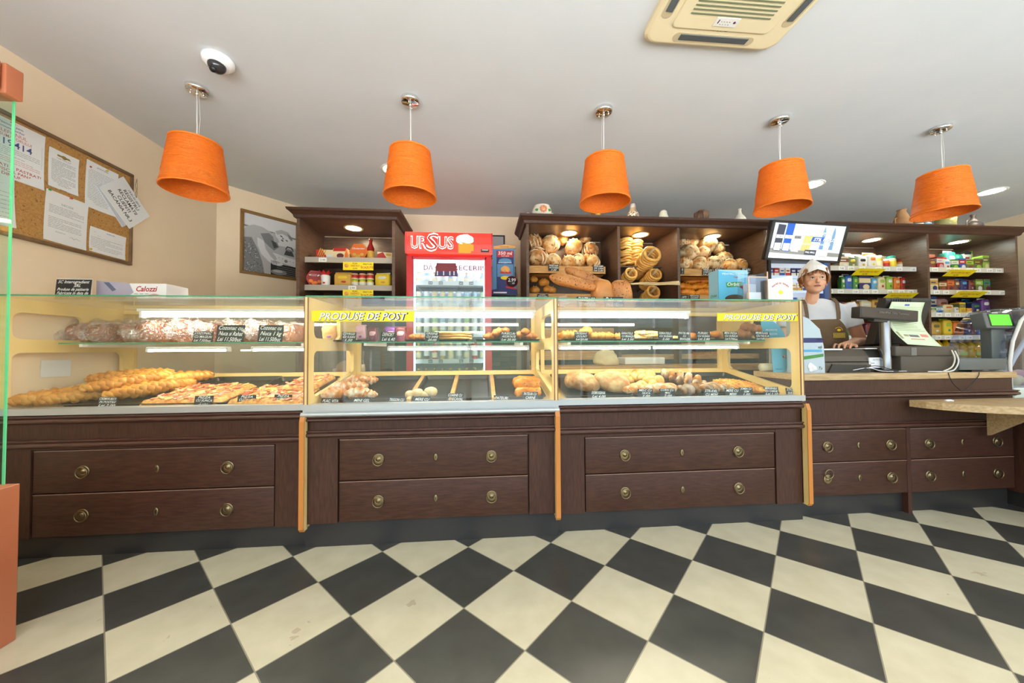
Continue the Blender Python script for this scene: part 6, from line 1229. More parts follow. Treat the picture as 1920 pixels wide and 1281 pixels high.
for px, cs, lb, rz in ((642, ['gold', 'yellow', 'red'], 'yellow snack bag with red crest on lower shelf by fridge', 0), (716, ['yellow', 'white', 'gold'], 'yellow and white striped snack bag right on lower shelf by fridge', -.2)):
    o = goods('bag', .17 if px == 642 else .16, .14, .07, cs); p = at(px, 500, Y=3.66); o.location = (p.x, 3.66, 1.726); o.rotation_euler.z = rz; tag(o, lb, 'bag', gL)
p = at(678, 500, Y=3.66)
for i in range(3):
    for r_ in range(2):
        o = goods('jar', .072, .075, .07, (['cream', 'red', 'maroon'] if r_ else ['yellow', 'white', 'lime'])); o.location = (p.x-.075+i*.075, 3.66, 1.726+r_*.076); tag(o, f'{"upper red" if r_ else "lower yellow"} jar of the stacked six by fridge, {ordn[i]} from left', 'jar', 'stacked jars on lower shelf by fridge')
m = MB(); m.blob((0, 0, .10), (.10, .04, .11), nz=.02, nf=20, seg=14, rings=10); o = m.build('snack_bag', PM('purple')); o.location = (at(622, 560, Y=3.66).x, 3.70, 1.42); tag(o, 'purple bag peeking above the case at left of fridge cabinet', 'bag')

# ------------------------------------------------------------ wall screen and cigarette cabinet
pa, pb, pc_, pd = at(1448, 412, Y=3.05), at(1592, 420, Y=3.05), at(1577, 495, Y=3.15), at(1432, 487, Y=3.15)
ctr = (pa+pb+pc_+pd)/4; ux = ((pb-pa)+(pc_-pd)).normalized(); uy = ((pa-pd)+(pb-pc_)); uy = (uy-ux*uy.dot(ux)).normalized(); uz = ux.cross(uy)
MW, MH = (pb-pa).length/2, (pa-pd).length/2
t = Thing('wall_screen', 'tilted black framed screen showing cigarette pack advert above the cashier', 'screen', ctr)
t.o.matrix_world = Matrix(((ux.x, uy.x, uz.x, ctr.x), (ux.y, uy.y, uz.y, ctr.y), (ux.z, uy.z, uz.z, ctr.z), (0, 0, 0, 1)))
m = MB(); m.box(-MW, MW, -MH, MH, -.05, .0, bev=.008); m.box(-MW, MW, -MH, -MH+.022, .0, .004); m.box(-MW, MW, MH-.022, MH, .0, .004); m.box(-MW, -MW+.03, -MH, MH, .0, .004); m.box(MW-.03, MW, -MH, MH, .0, .004); m.box(-.02, .1, -.02, .1, -.30, -.05); t.part('housing', m, BLACKP)
def em(name, c, s_=1.0): return mat(name, c, .3, emit=c, es=s_*.32)
m = MB(); X0, X1, Y0, Y1 = -MW+.03, MW-.03, -MH+.022, MH-.022
m.box(X0, X1, Y0, Y1, 0, .001, 0); m.prism([(X0, Y0+.05), (X1, Y0+.03), (X1, Y0+.07), (X0, Y0+.09)], 'z', .001, .0014, 1); m.box(X0, X1, Y0, Y0+.035, .001, .0016, 6)
for i, (xa_, c, hh) in enumerate(((X0+.03, 2, .24), (X0+.12, 3, .26), (X0+.215, 6, .23))):
    m.prism([(xa_, Y0+.07), (xa_+.075, Y0+.065), (xa_+.085, Y0+.065+hh), (xa_+.008, Y0+.07+hh)], 'z', .0014, .002, c); m.prism([(xa_+.006, Y0+.075), (xa_+.070, Y0+.072), (xa_+.072, Y0+.14), (xa_+.008, Y0+.14)], 'z', .002, .0024, 6)
    m.text('ATENTIE', .014, TR(xa_+.038, Y0+.118, .0026), 2); m.text('FUMATUL', .014, TR(xa_+.038, Y0+.103, .0026), 2); m.text('UCIDE', .014, TR(xa_+.038, Y0+.088, .0026), 2)
    m.box(xa_+.008, xa_+.078, Y0+.185, Y0+.215, .002, .0024, 6 if c != 6 else 1); m.text('PALL MALL', .02, TR(xa_+.043, Y0+.193, .0026), 2, 0, .01, width=.06)
m.prism([(X0+.31, Y0+.08), (X0+.40, Y0+.08), (X0+.42, Y0+.22), (X0+.33, Y0+.22)], 'z', .0012, .0016, 4)
for x in (X0+.50, X0+.60): m.prism([(x, Y0+.10), (x+.04, Y0+.10), (x+.035, Y0+.26), (x+.02, Y1-.01), (x+.008, Y0+.26)], 'z', .0012, .0016, 5)
m.text('EXTRA CUT', .040, TR(X0+.44, Y1-.095, .0026), 6, .3, .02, width=.20); m.text('EXTRA CUT', .040, TR(X0+.442, Y1-.097, .0022), 2, .3, .02, width=.20); m.prism([(X0+.40, Y1-.155), (X0+.52, Y1-.155), (X0+.53, Y1-.11), (X0+.41, Y1-.11)], 'z', .0016, .0020, 3)
m.text('STIL NOU.', .040, TR(X0+.53, Y1-.147, .0026), 6, .3, .02, width=.21); m.text('STIL NOU.', .040, TR(X0+.533, Y1-.150, .0022), 2, .3, .02, width=.21); m.text('ACELASI GUST DE CALITATE', .018, TR(X0+.46, Y1-.185, .0026), 6, .3, .01, width=.30)
m.box(X0+.36, X0+.48, Y0+.045, Y0+.09, .0018, .0022, 2); m.text('PALL MALL', .024, TR(X0+.42, Y0+.06, .0026), 6, 0, .015, width=.10); m.box(X0+.48, X0+.60, Y0+.04, Y0+.08, .0018, .0022, 6)
t.part('display', m, [em('scr_pale', (206, 220, 232)), em('scr_grey', (140, 140, 136)), em('scr_slate', (52, 60, 78)), em('scr_blue', (20, 90, 190)), em('scr_beer', (236, 196, 120)), em('scr_glassblue', (110, 150, 190)), em('scr_white', (250, 250, 250), 1.4)])
t = Thing('cigarette_cabinet', 'blue framed lit cigarette cabinet on wall behind the cashier', 'cabinet', (3.38, 3.49, 0), world=True)
BF = mat('blue_frame', (60, 90, 150), .35); x0, x1 = 3.04, 3.735
m = MB(); m.box(x0, x1, 3.62, 3.66, .1, 2.05, 0); m.box(x0, x1, 3.48, 3.66, 2.02, 2.06, 1); m.box(x0, x0+.03, 3.48, 3.66, .1, 2.02, 1); m.box(x1-.055, x1, 3.48, 3.66, .1, 2.02, 2); m.box(x0, x1, 3.48, 3.66, .08, .1, 1); t.part('casing', m, [em('lit_back', (214, 224, 240), .8), DARKP, BF])
ZS = (1.86, 1.70, 1.54, 1.38, 1.22)
for z in ZS: m = MB(); m.box(x0+.03, x1-.055, 3.50, 3.62, z-.012, z, 0); m.box(x0+.03, x1-.055, 3.495, 3.50, z-.03, z, 1); t.part('shelf', m, [PAPER, em('lit_rail', (190, 210, 240), .8)])
pk = [PM(c) for c in ('white', 'blue', 'red', 'navy', 'sky blue', 'gold')]; r_ = random.Random(4)
for si, z in enumerate(ZS[:4]):
    for k in range(9):
        a_, b_ = r_.choice([(0, 1), (1, 0), (2, 0), (3, 0), (4, 0), (0, 2), (0, 5)]); m = MB(); m.box(-.027, .027, 0, .022, 0, .088, 0); m.box(-.0275, .0275, -.0008, 0, .0, .035, 1); m.box(-.018, .018, -.0012, 0, .05, .065, 1)
        o = m.build('cigarette_pack', [pk[a_], pk[b_]]); o.location = (x0+.07+k*.066, 3.53, z+.001); tag(o, f'cigarette pack in lit cabinet, {shn[si]} shelf, {ordn[k]} from left', 'cigarettes', 'packs in the cigarette cabinet')

# ------------------------------------------------------------ cash desk equipment
WT = .9125
def pbox(m, px0, py0, px1, py1, Y, d_, mi=0, bev=.004, zb=None):
    a, b = at(px0, py1, Y=Y), at(px1, py0, Y=Y); m.box(a.x, b.x, Y, Y+d_, a.z if zb is None else zb, b.z, mi, bev=bev); return a, b
t = Thing('customer_display', 'dark wide customer display on chrome pole at cash desk', 'display', at(1662, 697, Y=2.16), world=True)
pcx = at(1660, 650, Y=2.16).x; zc = at(1657, 590, Y=2.16).z
m = MB(); T = TR(pcx-.0, 2.16, 0); m.lathe([(.0, WT), (.06, WT), (.058, WT+.012), (.03, WT+.02), (.0, WT+.02)], T=T, seg=24); t.part('foot', m, DARKP)
m = MB(); m.lathe([(.028, WT+.01), (.028, 1.06), (.027, 1.062), (.027, zc-.045)], T=T, seg=24); t.part('pole', m, mat('grey_steel_pole', (150, 152, 156), .22, .9))
m = MB(); R_ = TR(pcx-.005, 2.155, zc, 0, .07, 0); m.box(-.215, .215, -.03, .03, -.038, .038, 0, T=R_, bev=.006); m.box(-.205, .205, -.031, -.0295, -.028, .028, 1, T=R_); m.box(-.10, .0, -.02, .02, -.055, -.036, 0, T=R_)
m.text('SmartPos  Data Terminal', .018, R_ @ TR(.03, -.0325, .002, UPR), 2, 0, .01, width=.22); t.part('display_head', m, [DARKP, mat('display_glass', (40, 34, 36), .15), GREYP])
t = Thing('pos_terminal', 'dark touch till seen from behind with a paper sheet on its back', 'till', at(1730, 697, Y=2.32), world=True)
m = MB(); a, b = pbox(m, 1690, 652, 1796, 697, 2.13, .30, 0, zb=WT); a2, b2 = at(1672, 652, Y=2.12), at(1790, 666, Y=2.12); m.box(a2.x+.03, b2.x, 2.12, 2.44, b2.z-.005, a2.z+.01, 0, bev=.008); m.box(a2.x+.14, a2.x+.18, 2.117, 2.121, b2.z, a2.z, 1); t.part('base', m, [mat('till_grey_brown', (84, 76, 66), .45), GREYP])
sa, sb = at(1606, 640, Y=2.40), at(1745, 562, Y=2.22)
m = MB(); m.prism([(2.215, sb.z-.01), (2.22, sb.z+.01), (2.26, sb.z+.012), (2.36, sa.z-.015), (2.35, sa.z-.025), (2.30, sa.z-.02), (2.24, sb.z-.10)], 'x', sa.x+.02, sb.x-.0)
t.part('screen_back', m, DARKP)
m = MB()
for i in range(9): m.box(sa.x+.06+i*.018, sa.x+.07+i*.018, 2.212, 2.222, sb.z-.04, sb.z+.0, T=None)
t.part('vent_slots', m, BLACKP)
m = MB(); m.box(sa.x+.15, sa.x+.30, 2.36, 2.44, WT+.10, sa.z+.08, 0); t.part('neck', m, DARKP)
# curled sheet of paper hanging on the till
t2 = Thing('paper_sheet', 'pale green curling form hanging over the back of the till', 'paper', (0, 0, 0)); m = MB(); vs = []; n_, k_ = 8, 12
tl, tr_, bl_, br_ = at(1672, 566, Y=2.205), at(1734, 567, Y=2.205), at(1702, 646, Y=2.11), at(1766, 650, Y=2.115)
for j in range(k_+1):
    v = j/k_
    for i in range(n_+1):
        u = i/n_; p = (tl*(1-u)+tr_*u)*(1-v)+(bl_*(1-u)+br_*u)*v; p = p+Vector((-.045*math.sin(PI*v)*(1-.1*u), .03*math.sin(PI*v), 0)); vs.append(p)
m.add(vs, [(j*(n_+1)+i, (j+1)*(n_+1)+i, (j+1)*(n_+1)+i+1, j*(n_+1)+i+1) for j in range(k_) for i in range(n_)], 0, True)
def onsheet(u0, u1, v0, v1, mi):
    q = []
    for (u, v) in ((u0, v0), (u0, v1), (u1, v1), (u1, v0)):
        p = (tl*(1-u)+tr_*u)*(1-v)+(bl_*(1-u)+br_*u)*v; q.append(p+Vector((-.045*math.sin(PI*v)*(1-.1*u), .03*math.sin(PI*v)-.002, 0)))
    m.add(q, [(0, 1, 2, 3)], mi)
r_ = random.Random(2)
for i in range(16):
    v = .12+i*.036; onsheet(.1, r_.uniform(.7, .92), v, v+.006, 1)
onsheet(.42, .56, .05, .09, 2); onsheet(.35, .62, .76, .81, 3); onsheet(.70, .90, .74, .80, 4); onsheet(.2, .32, .76, .80, 1); onsheet(.3, .7, .85, .87, 4); onsheet(.04, .10, .70, .86, 1)
o = t2.part('sheet', m, [mat('pale_green_paper', (222, 236, 200), .7), mat('yellow_grey_print', (160, 160, 110), .7), mat('stamp_blue', (90, 110, 190), .7), GREYP, mat('stamp_pink', (226, 150, 130), .7)]); sm = o.modifiers.new('thick', 'SOLIDIFY'); sm.thickness = .001; sm.offset = 1
# receipt printer / cash register
t = Thing('receipt_printer', 'dark brown receipt printer under the cashier\'s hand', 'printer', at(1590, 697, Y=2.2), world=True); BP = mat('printer_brown', (86, 76, 64), .45)
a, b = at(1540, 697, Y=2.2), at(1625, 660, Y=2.2); c_ = at(1655, 697, Y=2.2)
m = MB(); prof = [(2.18, WT), (2.42, WT), (2.42, WT+.13), (2.36, WT+.165), (2.22, WT+.155), (2.19, WT+.11), (2.175, WT+.05)]
m.prism(prof, 'x', a.x, b.x, 0); m.prism([(y+.006, z-.004 if z > WT+.01 else z) for y, z in prof], 'x', b.x, c_.x, 1); m.prism([(2.174, WT+.07), (2.18, WT+.07), (2.19, WT+.075), (2.182, WT+.076)], 'x', a.x, b.x, 2); t.part('housing', m, [BP, DARKP, BLACKP])
m = MB(); m.prism([(a.x+.02, WT), (b.x-.02, WT), (b.x-.04, WT+.05), (a.x+.05, WT+.058)], 'y', 2.168, 2.182); t.part('front_cover', m, DARKP)
m = MB(); m.box(a.x+.02, a.x+.16, 2.20, 2.30, WT+.152, WT+.162, 0, T=None); t.part('receipt', m, PAPER); m = MB(); m.box(c_.x-.13, c_.x-.02, 2.176, 2.181, WT+.03, WT+.10, 0); m.text('DATECS', .014, TR(c_.x-.075, 2.1752, WT+.08, UPR), 1); lines_ = [m.box(c_.x-.12, c_.x-.09, 2.1752, 2.176, WT+.06, WT+.064, 2)]; t.part('white_label', m, [PAPER, INK, GREYP])
m = MB(); m.prism([(2.20, WT+.158), (2.40, WT+.158), (2.40, WT+.163), (2.20, WT+.165)], 'x', b.x-.01, b.x+.08); t.part('paper_cover', m, PAPER)
# scale
t = Thing('weighing_scale', 'grey scale with lit green display on a post at right end of desk', 'scale', at(1845, 692, Y=2.18), world=True); SG = mat('scale_grey', (96, 102, 100), .4)
m = MB(); a, b = pbox(m, 1800, 672, 1888, 692, 2.10, .30, 0, .006, zb=WT+.012); m.box(a.x+.12, a.x+.18, 2.12, 2.2, WT, WT+.014, 1); m.box(a.x-.02, a.x+.1, 2.16, 2.38, b.z+.002, b.z+.014, 0, bev=.004); t.part('base', m, [SG, BLACKP])
m = MB(); px_a, px_b = at(1850, 672, Y=2.2), at(1873, 612, Y=2.2); m.box(px_a.x, px_b.x, 2.17, 2.23, b.z-.002, px_b.z+.02, 0, bev=.006); t.part('post', m, SG)
m = MB(); da, db = at(1836, 616, Y=2.17), at(1889, 588, Y=2.17); R_ = TR((da.x+db.x)/2, 2.16, (da.z+db.z)/2, -.18); w_, h_ = (db.x-da.x)/2, (db.z-da.z)/2+.004
m.box(-w_, w_, -.02, .05, -h_, h_, 0, T=R_, bev=.006); m.box(-w_+.03, w_-.008, -.0215, -.019, -h_+.012, h_-.010, 2, T=R_); m.box(-w_+.04, w_-.03, -.0225, -.021, -h_+.018, h_-.016, 1, T=R_); m.box(-w_*.4, 0, -.022, -.019, h_-.008, h_-.003, 3, T=R_)
t.part('display_head', m, [SG, mat('lit_green', (90, 210, 50), .3, emit=(80, 215, 40), es=.35), BLACKP, PAPER])
# cables
for i, (pts, mt, lb) in enumerate(((((1790, 658, 2.118), (1797, 675, 2.10), (1792, 690, 2.10), (1780, 697, 2.10), (1740, 697, 2.10)), WHITEP, 'white looped cable hanging beside the till base'), (((1784, 657, 2.118), (1790, 672, 2.095), (1785, 688, 2.095), (1768, 697, 2.095)), mat('beige_cable', (226, 220, 200), .5), 'beige looped cable nearest the till base'),
        (((1600, 694, 2.13), (1630, 690, 2.13), (1655, 696, 2.10), (1700, 696, 2.12)), PAPER, 'white cable lying in front of receipt printer'), (((1610, 696, 2.12), (1640, 686, 2.14), (1680, 694, 2.13), (1720, 690, 2.16)), BLACKP, 'thin black cable lying by the chrome pole'),
        (((1778, 699, 2.068), (1784, 715, 2.062), (1796, 728, 2.062), (1806, 733, 2.06), (1820, 722, 2.062), (1834, 706, 2.064), (1836, 698, 2.068)), BLACKP, 'thin black cord drooping over front edge of worktop'))):
    P_ = [at(*q[:2], Y=q[2]) for q in pts]
    if i < 4: P_ = [Vector((p.x, p.y, max(p.z, WT+.006))) for p in P_]
    S_ = []
    for j in range(len(P_)-1):
        p0, p1, p2, p3 = P_[max(j-1, 0)], P_[j], P_[j+1], P_[min(j+2, len(P_)-1)]
        for k in range(5):
            u = k/5; S_.append(.5*((2*p1)+(p2-p0)*u+(2*p0-5*p1+4*p2-p3)*u*u+(3*p1-p0-3*p2+p3)*u**3))
    S_.append(P_[-1]); m = MB(); m.tube(S_, .0045 if i < 2 else .0022, 6); single('cable', m, mt, lb, 'cable')
# pale blue plastic pack at left end of the desk
t = Thing('plastic_pack', 'translucent pale blue plastic pack with green swoosh beside right case', 'pack', (at(1524, 697, Y=2.17).x, 2.17, WT)); x1_ = at(1547, 697, Y=2.17).x-t.o.location.x; ht = at(1515, 590, Y=2.17).z-WT
prof = [(-.09, 0), (x1_, 0), (x1_, .06), (x1_-.004, ht*.45), (x1_-.03, ht*.75), (-.02, ht*.93), (-.09, ht)]
m = MB(); m.prism(prof, 'y', 0, .10, 0); t.part('film', m, mat('milky_blue', (196, 214, 224), .25, alpha=.9))
m = MB(); m.box(-.09, x1_-.012, -.002, 0, ht*.52, ht*.60, 0); m.prism([(-.09, ht*.22), (x1_-.01, ht*.28), (x1_-.01, ht*.33), (-.09, ht*.28)], 'y', -.002, 0, 1); m.box(-.09, x1_-.02, -.002, 0, ht*.36, ht*.40, 2); m.blob((-.01, -.002, ht*.1), (.03, .002, .03), m=3, nz=.02, nf=30)
for z, s_ in ((.56, 'aqua'), (.42, 'x6'), (.06, 'Ta')): m.text(s_, .028, TR(x1_-.035, -.0028, ht*z, UPR), 4, .3)
t.part('print', m, [PM('navy'), PM('green'), PM('sky blue'), PAPER, INK])
# leaflets seen through the right case's side window
m = MB(); m.prism([(-.06, 0), (.13, 0), (.12, .05), (.08, .10), (.03, .135), (-.06, .15)], 'y', 0, .003, 0); m.text('PROMOTII', .02, TR(.02, -.001, .06, UPR), 1, .1, width=.09); m.text('DE SEZON', .02, TR(.02, -.001, .03, UPR), 1, .1, width=.09)
o = m.build('round_leaflet', [mat('leaflet_blue', (84, 176, 206), .5), PAPER]); p = at(1430, 636, Y=2.42); o.location = (max(p.x+.05, 2.075), 2.42, WT+.235); tag(o, 'rounded blue leaflet above the square one, behind right case side window', 'leaflet')
m = MB(); m.box(-.0, .10, .0, .012, 0, .236, 0, T=None); o = m.build('leaflet_stand', mat('stand_clear', (210, 216, 220), .3)); o.location = (max(p.x+.06, 2.09), 2.424, WT); tag(o, 'thin grey stand carrying the rounded blue leaflet', 'stand')
p, q = at(1438, 697, Y=2.32), at(1487, 653, Y=2.32); w_, h_ = q.x-p.x, q.z-WT-.0; xx = max(p.x, 2.02)
m = MB(); m.box(0, w_, 0, .004, 0, h_, 0); m.box(w_*.38, w_*.88, -.001, 0, h_*.60, h_*.68, 1); m.prism([(w_*.44, .0), (w_*.50, .0), (w_*.90, h_), (w_*.84, h_)], 'y', -.0008, 0, 2); m.blob((w_*.72, -.001, h_*.25), (w_*.12, .002, h_*.12), m=3); m.text('Reduceri', .02, TR(w_*.62, -.002, h_*.615, UPR), 2, .2, width=w_*.4); m.text('telecom', .016, TR(w_*.2, -.001, h_*.10, UPR), 4)
o = m.build('square_leaflet', [mat('leaflet_sky', (110, 190, 216), .5), REDINK, PAPER, PM('pink'), PM('navy')]); o.location = (2.03, 2.30, WT); o.rotation_euler = (-.08, 0, 0); tag(o, 'square sky blue leaflet with red banner behind right case side window', 'leaflet')
m = MB(); m.lathe([(0, 0), (.028, 0), (.028, .20), (0, .20)], T=TR(2.22, 2.40, WT+.0285, 0, -PI/2, 0), seg=20); single('paper_roll', m, mat('roll_cream', (236, 228, 200), .6), 'cream paper roll lying left of the square leaflet', 'roll')

# ------------------------------------------------------------ curved glass counter at the far right
t = Thing('curved_glass_counter', 'curved glass chilled counter at far right, dark wood base and pale top', 'display counter', (4.0, 1.6, 0), world=True)
m = MB(); m.box(3.592, 4.6, .9, 2.9, .10, .60, 0); m.box(3.61, 4.6, .92, 2.9, 0, .10, 1); t.part('base', m, [WOOD, BLACKK])
m = MB(); m.box(3.60, 4.6, 2.10, 2.9, .60, .80, 0, bev=.01); t.part('pale_body', m, mat('pale_green_enamel', (206, 216, 204), .3))
prof = [(3.60, .80), (3.60, .98), (3.63, 1.12), (3.70, 1.26), (3.80, 1.345), (3.95, 1.375), (4.6, 1.38)]
m = MB()
for i in range(len(prof)-1):
    (xa_, za_), (xb_, zb_) = prof[i], prof[i+1]; m.add([(xa_, 2.12, za_), (xb_, 2.12, zb_), (xb_, 2.44, zb_), (xa_, 2.44, za_)], [(0, 1, 2, 3)], 0, True)
m.add([(x, 2.12, z) for x, z in prof]+[(4.6, 2.12, .80)], [list(range(len(prof)+1))], 0); o = t.part('curved_glass', m, pane('blue_grey_glass', (.82, .86, .94))); sm = o.modifiers.new('thick', 'SOLIDIFY'); sm.thickness = .005
m = MB(); m.tube([(x, 2.115, z) for x, z in prof], .010, 8); t.part('glass_frame', m, WHITEP)
m = MB(); m.tube([(3.66, 2.2, .82), (3.78, 2.2, 1.0), (3.98, 2.2, 1.26)], .014, 8); t.part('support_arm', m, WHITEP)
for i, (x, c) in enumerate(((3.72, 'white'), (3.86, 'cream'), (4.0, 'pink'))):
    m = MB(); m.blob((0, 0, .05), (.06, .09, .055), nz=.03, nf=20, seg=14, rings=10); o = m.build('cold_cuts_pack', PM(c)); o.location = (x, 2.30, .80); tag(o, f'{c} wrapped pack inside curved glass counter at far right', 'pack', 'packs in curved glass counter')
m = MB(); m.blob((0, 0, .035), (.09, .05, .04), nz=.04, nf=25, seg=16, rings=10); o = m.build('crumpled_bag', PAPER); o.location = (3.50, 2.38, WT); tag(o, 'crumpled white plastic bag behind the scale', 'bag')

# ------------------------------------------------------------ the cashier
def eloft(m, rings, seg=20, mi=0, cap=True):
    loft(m, [[(cx+rx*math.cos(2*PI*i/seg), cy+ry*math.sin(2*PI*i/seg), z) for i in range(seg)] for z, rx, ry, cx, cy in rings], mi, cap, True)
ROOT = Vector((2.715, 2.64, 0)); RZ = -.50
W = Thing('person', 'person in white shirt, brown apron and white pointed cap standing behind the till', 'person', ROOT, RZ)
inv = (Matrix.Translation(ROOT) @ Matrix.Rotation(RZ, 4, 'Z')).inverted()
def L3(px, py, Y): return inv @ at(px, py, Y=Y)
HC = L3(1526.5, 528, 2.60); NB = L3(1523, 563, 2.62)
SKIN = noisy('skin', (226, 172, 138), (214, 156, 122), 9, rough=.5, lo=.3, hi=.7)
HR = Matrix.Translation(HC) @ Matrix.Rotation(-.06, 4, 'Z') @ Matrix.Rotation(-.12, 4, 'X') @ Matrix.Rotation(.03, 4, 'Y')
b = MB()
b.blob((0, 0, 0), (.5, .5, .5), seg=4, rings=2) if False else None
I3 = lambda p: HR @ Vector(p)
def hb(c, r, **k): b.blob(I3(c), r, R=HR.to_3x3().to_4x4(), **k)
hb((0, .012, .025), (.076, .092, .088), seg=28, rings=20); hb((0, -.022, -.035), (.062, .066, .070), seg=24, rings=16)            # cranium, face
hb((0, -.045, -.082), (.034, .034, .026)); hb((.036, -.052, -.030), (.026, .026, .026)); hb((-.036, -.052, -.030), (.026, .026, .026)) # chin, cheeks
hb((0, -.093, -.018), (.011, .018, .022)); hb((0, -.098, -.030), (.015, .014, .010)); hb((0, -.075, .028), (.045, .016, .014))       # nose, brow
for s_ in (-1, 1): hb((s_*.077, .012, -.012), (.008, .018, .030)); hb((s_*.040, -.02, -.055), (.020, .038, .026))
neck = [I3((0, .018, -.05)), NB+Vector((0, .012, .0)), NB+Vector((.0, .015, -.05))]; b.tube(neck, [.041, .044, .064], 16)
SH = .185; shz = L3(1575, 573, 2.62).z-.008
eloft(b, [(.80, .15, .11, 0, 0), (.95, .14, .10, 0, 0), (1.08, .14, .10, 0, 0), (1.25, .155, .105, 0, 0), (shz-.02, .165, .09, 0, 0), (shz+.03, .10, .065, 0, .005), (shz+.05, .06, .05, NB.x*.7, .01)])
HAND = L3(1586, 643, 2.34); HAND.z = WT+.188
SHL = Vector((SH, 0, shz-.02)); ELB = L3(1618, 648, 2.52); ELB = SHL+(ELB-SHL).normalized()*.285; WR = HAND+(ELB-HAND).normalized()*.085
b.tube([SHL, SHL*.5+ELB*.5, ELB, ELB*.5+WR*.5+Vector((0, 0, .005)), WR, HAND], [.052, .047, .040, .038, .026, .027], 14)
b.blob(HAND, (.036, .042, .017), R=Matrix.Rotation(.3, 4, 'X'), seg=14, rings=10)
hd = (HAND-ELB); hd.z = 0; hd.normalize(); hs = Vector((-hd.y, hd.x, 0))
for i, (o_, l_) in enumerate(((-.036, .066), (-.013, .078), (.011, .074), (.033, .060))):
    k0 = HAND+hs*o_+hd*.028; p1 = k0+hs*o_*.25+hd*l_*.4+Vector((0, 0, .006)); p2 = p1+hd*l_*.34-Vector((0, 0, .014)); p3 = p2+hd*l_*.22-Vector((0, 0, .020)); b.tube([k0, p1, p2, p3], [.0088, .0084, .0080, .0070], 8)
tb = HAND+hs*.035-hd*.012; b.tube([tb, tb+hs*.022+hd*.02-Vector((0, 0, .006)), tb+hs*.028+hd*.048-Vector((0, 0, .014))], [.013, .011, .009], 8)
# other arm resting down behind the case
SHR = Vector((-SH, 0, shz-.02)); ER = SHR+Vector((-.05, -.02, -.27)); WR2 = ER+Vector((.06, -.10, -.20)); b.tube([SHR, ER, WR2], [.052, .040, .027], 14); H2 = WR2+Vector((.01, -.01, -.07)); b.tube([WR2, H2], [.027, .022], 10)
for i in range(4): k0 = H2+Vector((0, -.03+.02*i, -.0)); b.tube([k0, k0+Vector((.012, 0, -.035)), k0+Vector((.03, 0, -.060))], [.010, .009, .0075], 8)
b.tube([H2+Vector((0, -.03, .04)), H2+Vector((.01, -.055, .015)), H2+Vector((.015, -.06, -.01))], [.012, .010, .008], 8)
for s_ in (-1, 1): b.tube([(s_*.085, 0, .86), (s_*.09, .0, .48), (s_*.09, .01, .10)], [.088, .060, .042], 14); b.blob((s_*.09, -.05, .05), (.045, .115, .045), seg=14, rings=8)
body = W.part('body', b, SKIN); rm = body.modifiers.new('skin', 'REMESH'); rm.mode = 'VOXEL'; rm.voxel_size = .0045; rm.use_smooth_shade = True; sm = body.modifiers.new('soft', 'SMOOTH'); sm.iterations = 4; sm.factor = .5
def hpart(name, mb, mats_, lb=None): return W.part(name, mb, mats_, None, lb)
for s_ in (-1, 1):
    m = MB(); m.blob(I3((s_*.030, -.072, .006)), (.013, .010, .0075), R=HR.to_3x3().to_4x4(), seg=16, rings=10, m=0); m.blob(I3((s_*.030+.002, -.0805, .007)), (.0058, .0035, .0058), R=HR.to_3x3().to_4x4(), seg=12, rings=8, m=1)
    m.tube([I3((s_*.030-.014, -.077, .008)), I3((s_*.030, -.085, .0145)), I3((s_*.030+.014, -.077, .008))], .0016, 5, 2); hpart('eye', m, [mat('eye_white', (226, 220, 212), .3), mat('iris_brown', (50, 40, 34), .2), mat('lash', (70, 44, 34), .6)])
    m = MB(); m.tube([I3((s_*.030-.017*s_, -.086, .026)), I3((s_*.030, -.088, .033)), I3((s_*.030+.019*s_, -.074, .028))], [.0018, .0028, .0014], 5); hpart('eyebrow', m, mat('brow_brown', (120, 76, 50), .7))
m = MB(); m.tube([I3((-.022, -.082, -.058)), I3((-.008, -.092, -.055)), I3((.008, -.092, -.055)), I3((.022, -.082, -.058))], [.0016, .0034, .0034, .0016], 6); m.tube([I3((-.018, -.083, -.061)), I3((0, -.091, -.064)), I3((.018, -.083, -.061))], [.0015, .0038, .0015], 6); hpart('lips', m, mat('lip_rose', (176, 104, 92), .4))
m = MB(); c = I3((-.080, -.002, -.052)); m.tube([c+Vector((.002*math.cos(a_), .010*math.cos(a_), .012*math.sin(a_))) for a_ in [2*PI*i/14 for i in range(14)]], .0032, 6, closed=True); hpart('earring', m, mat('gold_ring', (214, 170, 70), .2, .9))
# hair: short, swept fringe
m = MB(); HAIR = noisy('light_brown_hair', (164, 108, 62), (120, 74, 42), 60, (1, 1, .25), .5, bump=.6)
m.blob(I3((0, .022, .030)), (.081, .090, .088), R=HR.to_3x3().to_4x4(), nz=.008, nf=40, seg=32, rings=22, fn=lambda p: p if not (p.y < -.03 and p.z < .034) else Vector((p.x*.80, -.03+(p.y+.03)*.3, p.z)))
for i in range(26):
    u = i/25; x = -.072+.144*u; m.tube([I3((x*.7+.01, -.03, .112)), I3((x*.95-.004, -.066, .080)), I3((x*1.03-.012, -.080+.5*x*x*4, .046+.02*math.sin(i*1.7))), ], [.006, .0062, .0022], 6)
for s_ in (-1, 1):
    for i in range(7): m.tube([I3((s_*.078, -.035+i*.012, .06)), I3((s_*.086, -.038+i*.013, .02)), I3((s_*.078, -.030+i*.013, -.018-.003*i))], [.009, .009, .003], 6)
hpart('hair', m, HAIR, 'short light brown hair with swept fringe')
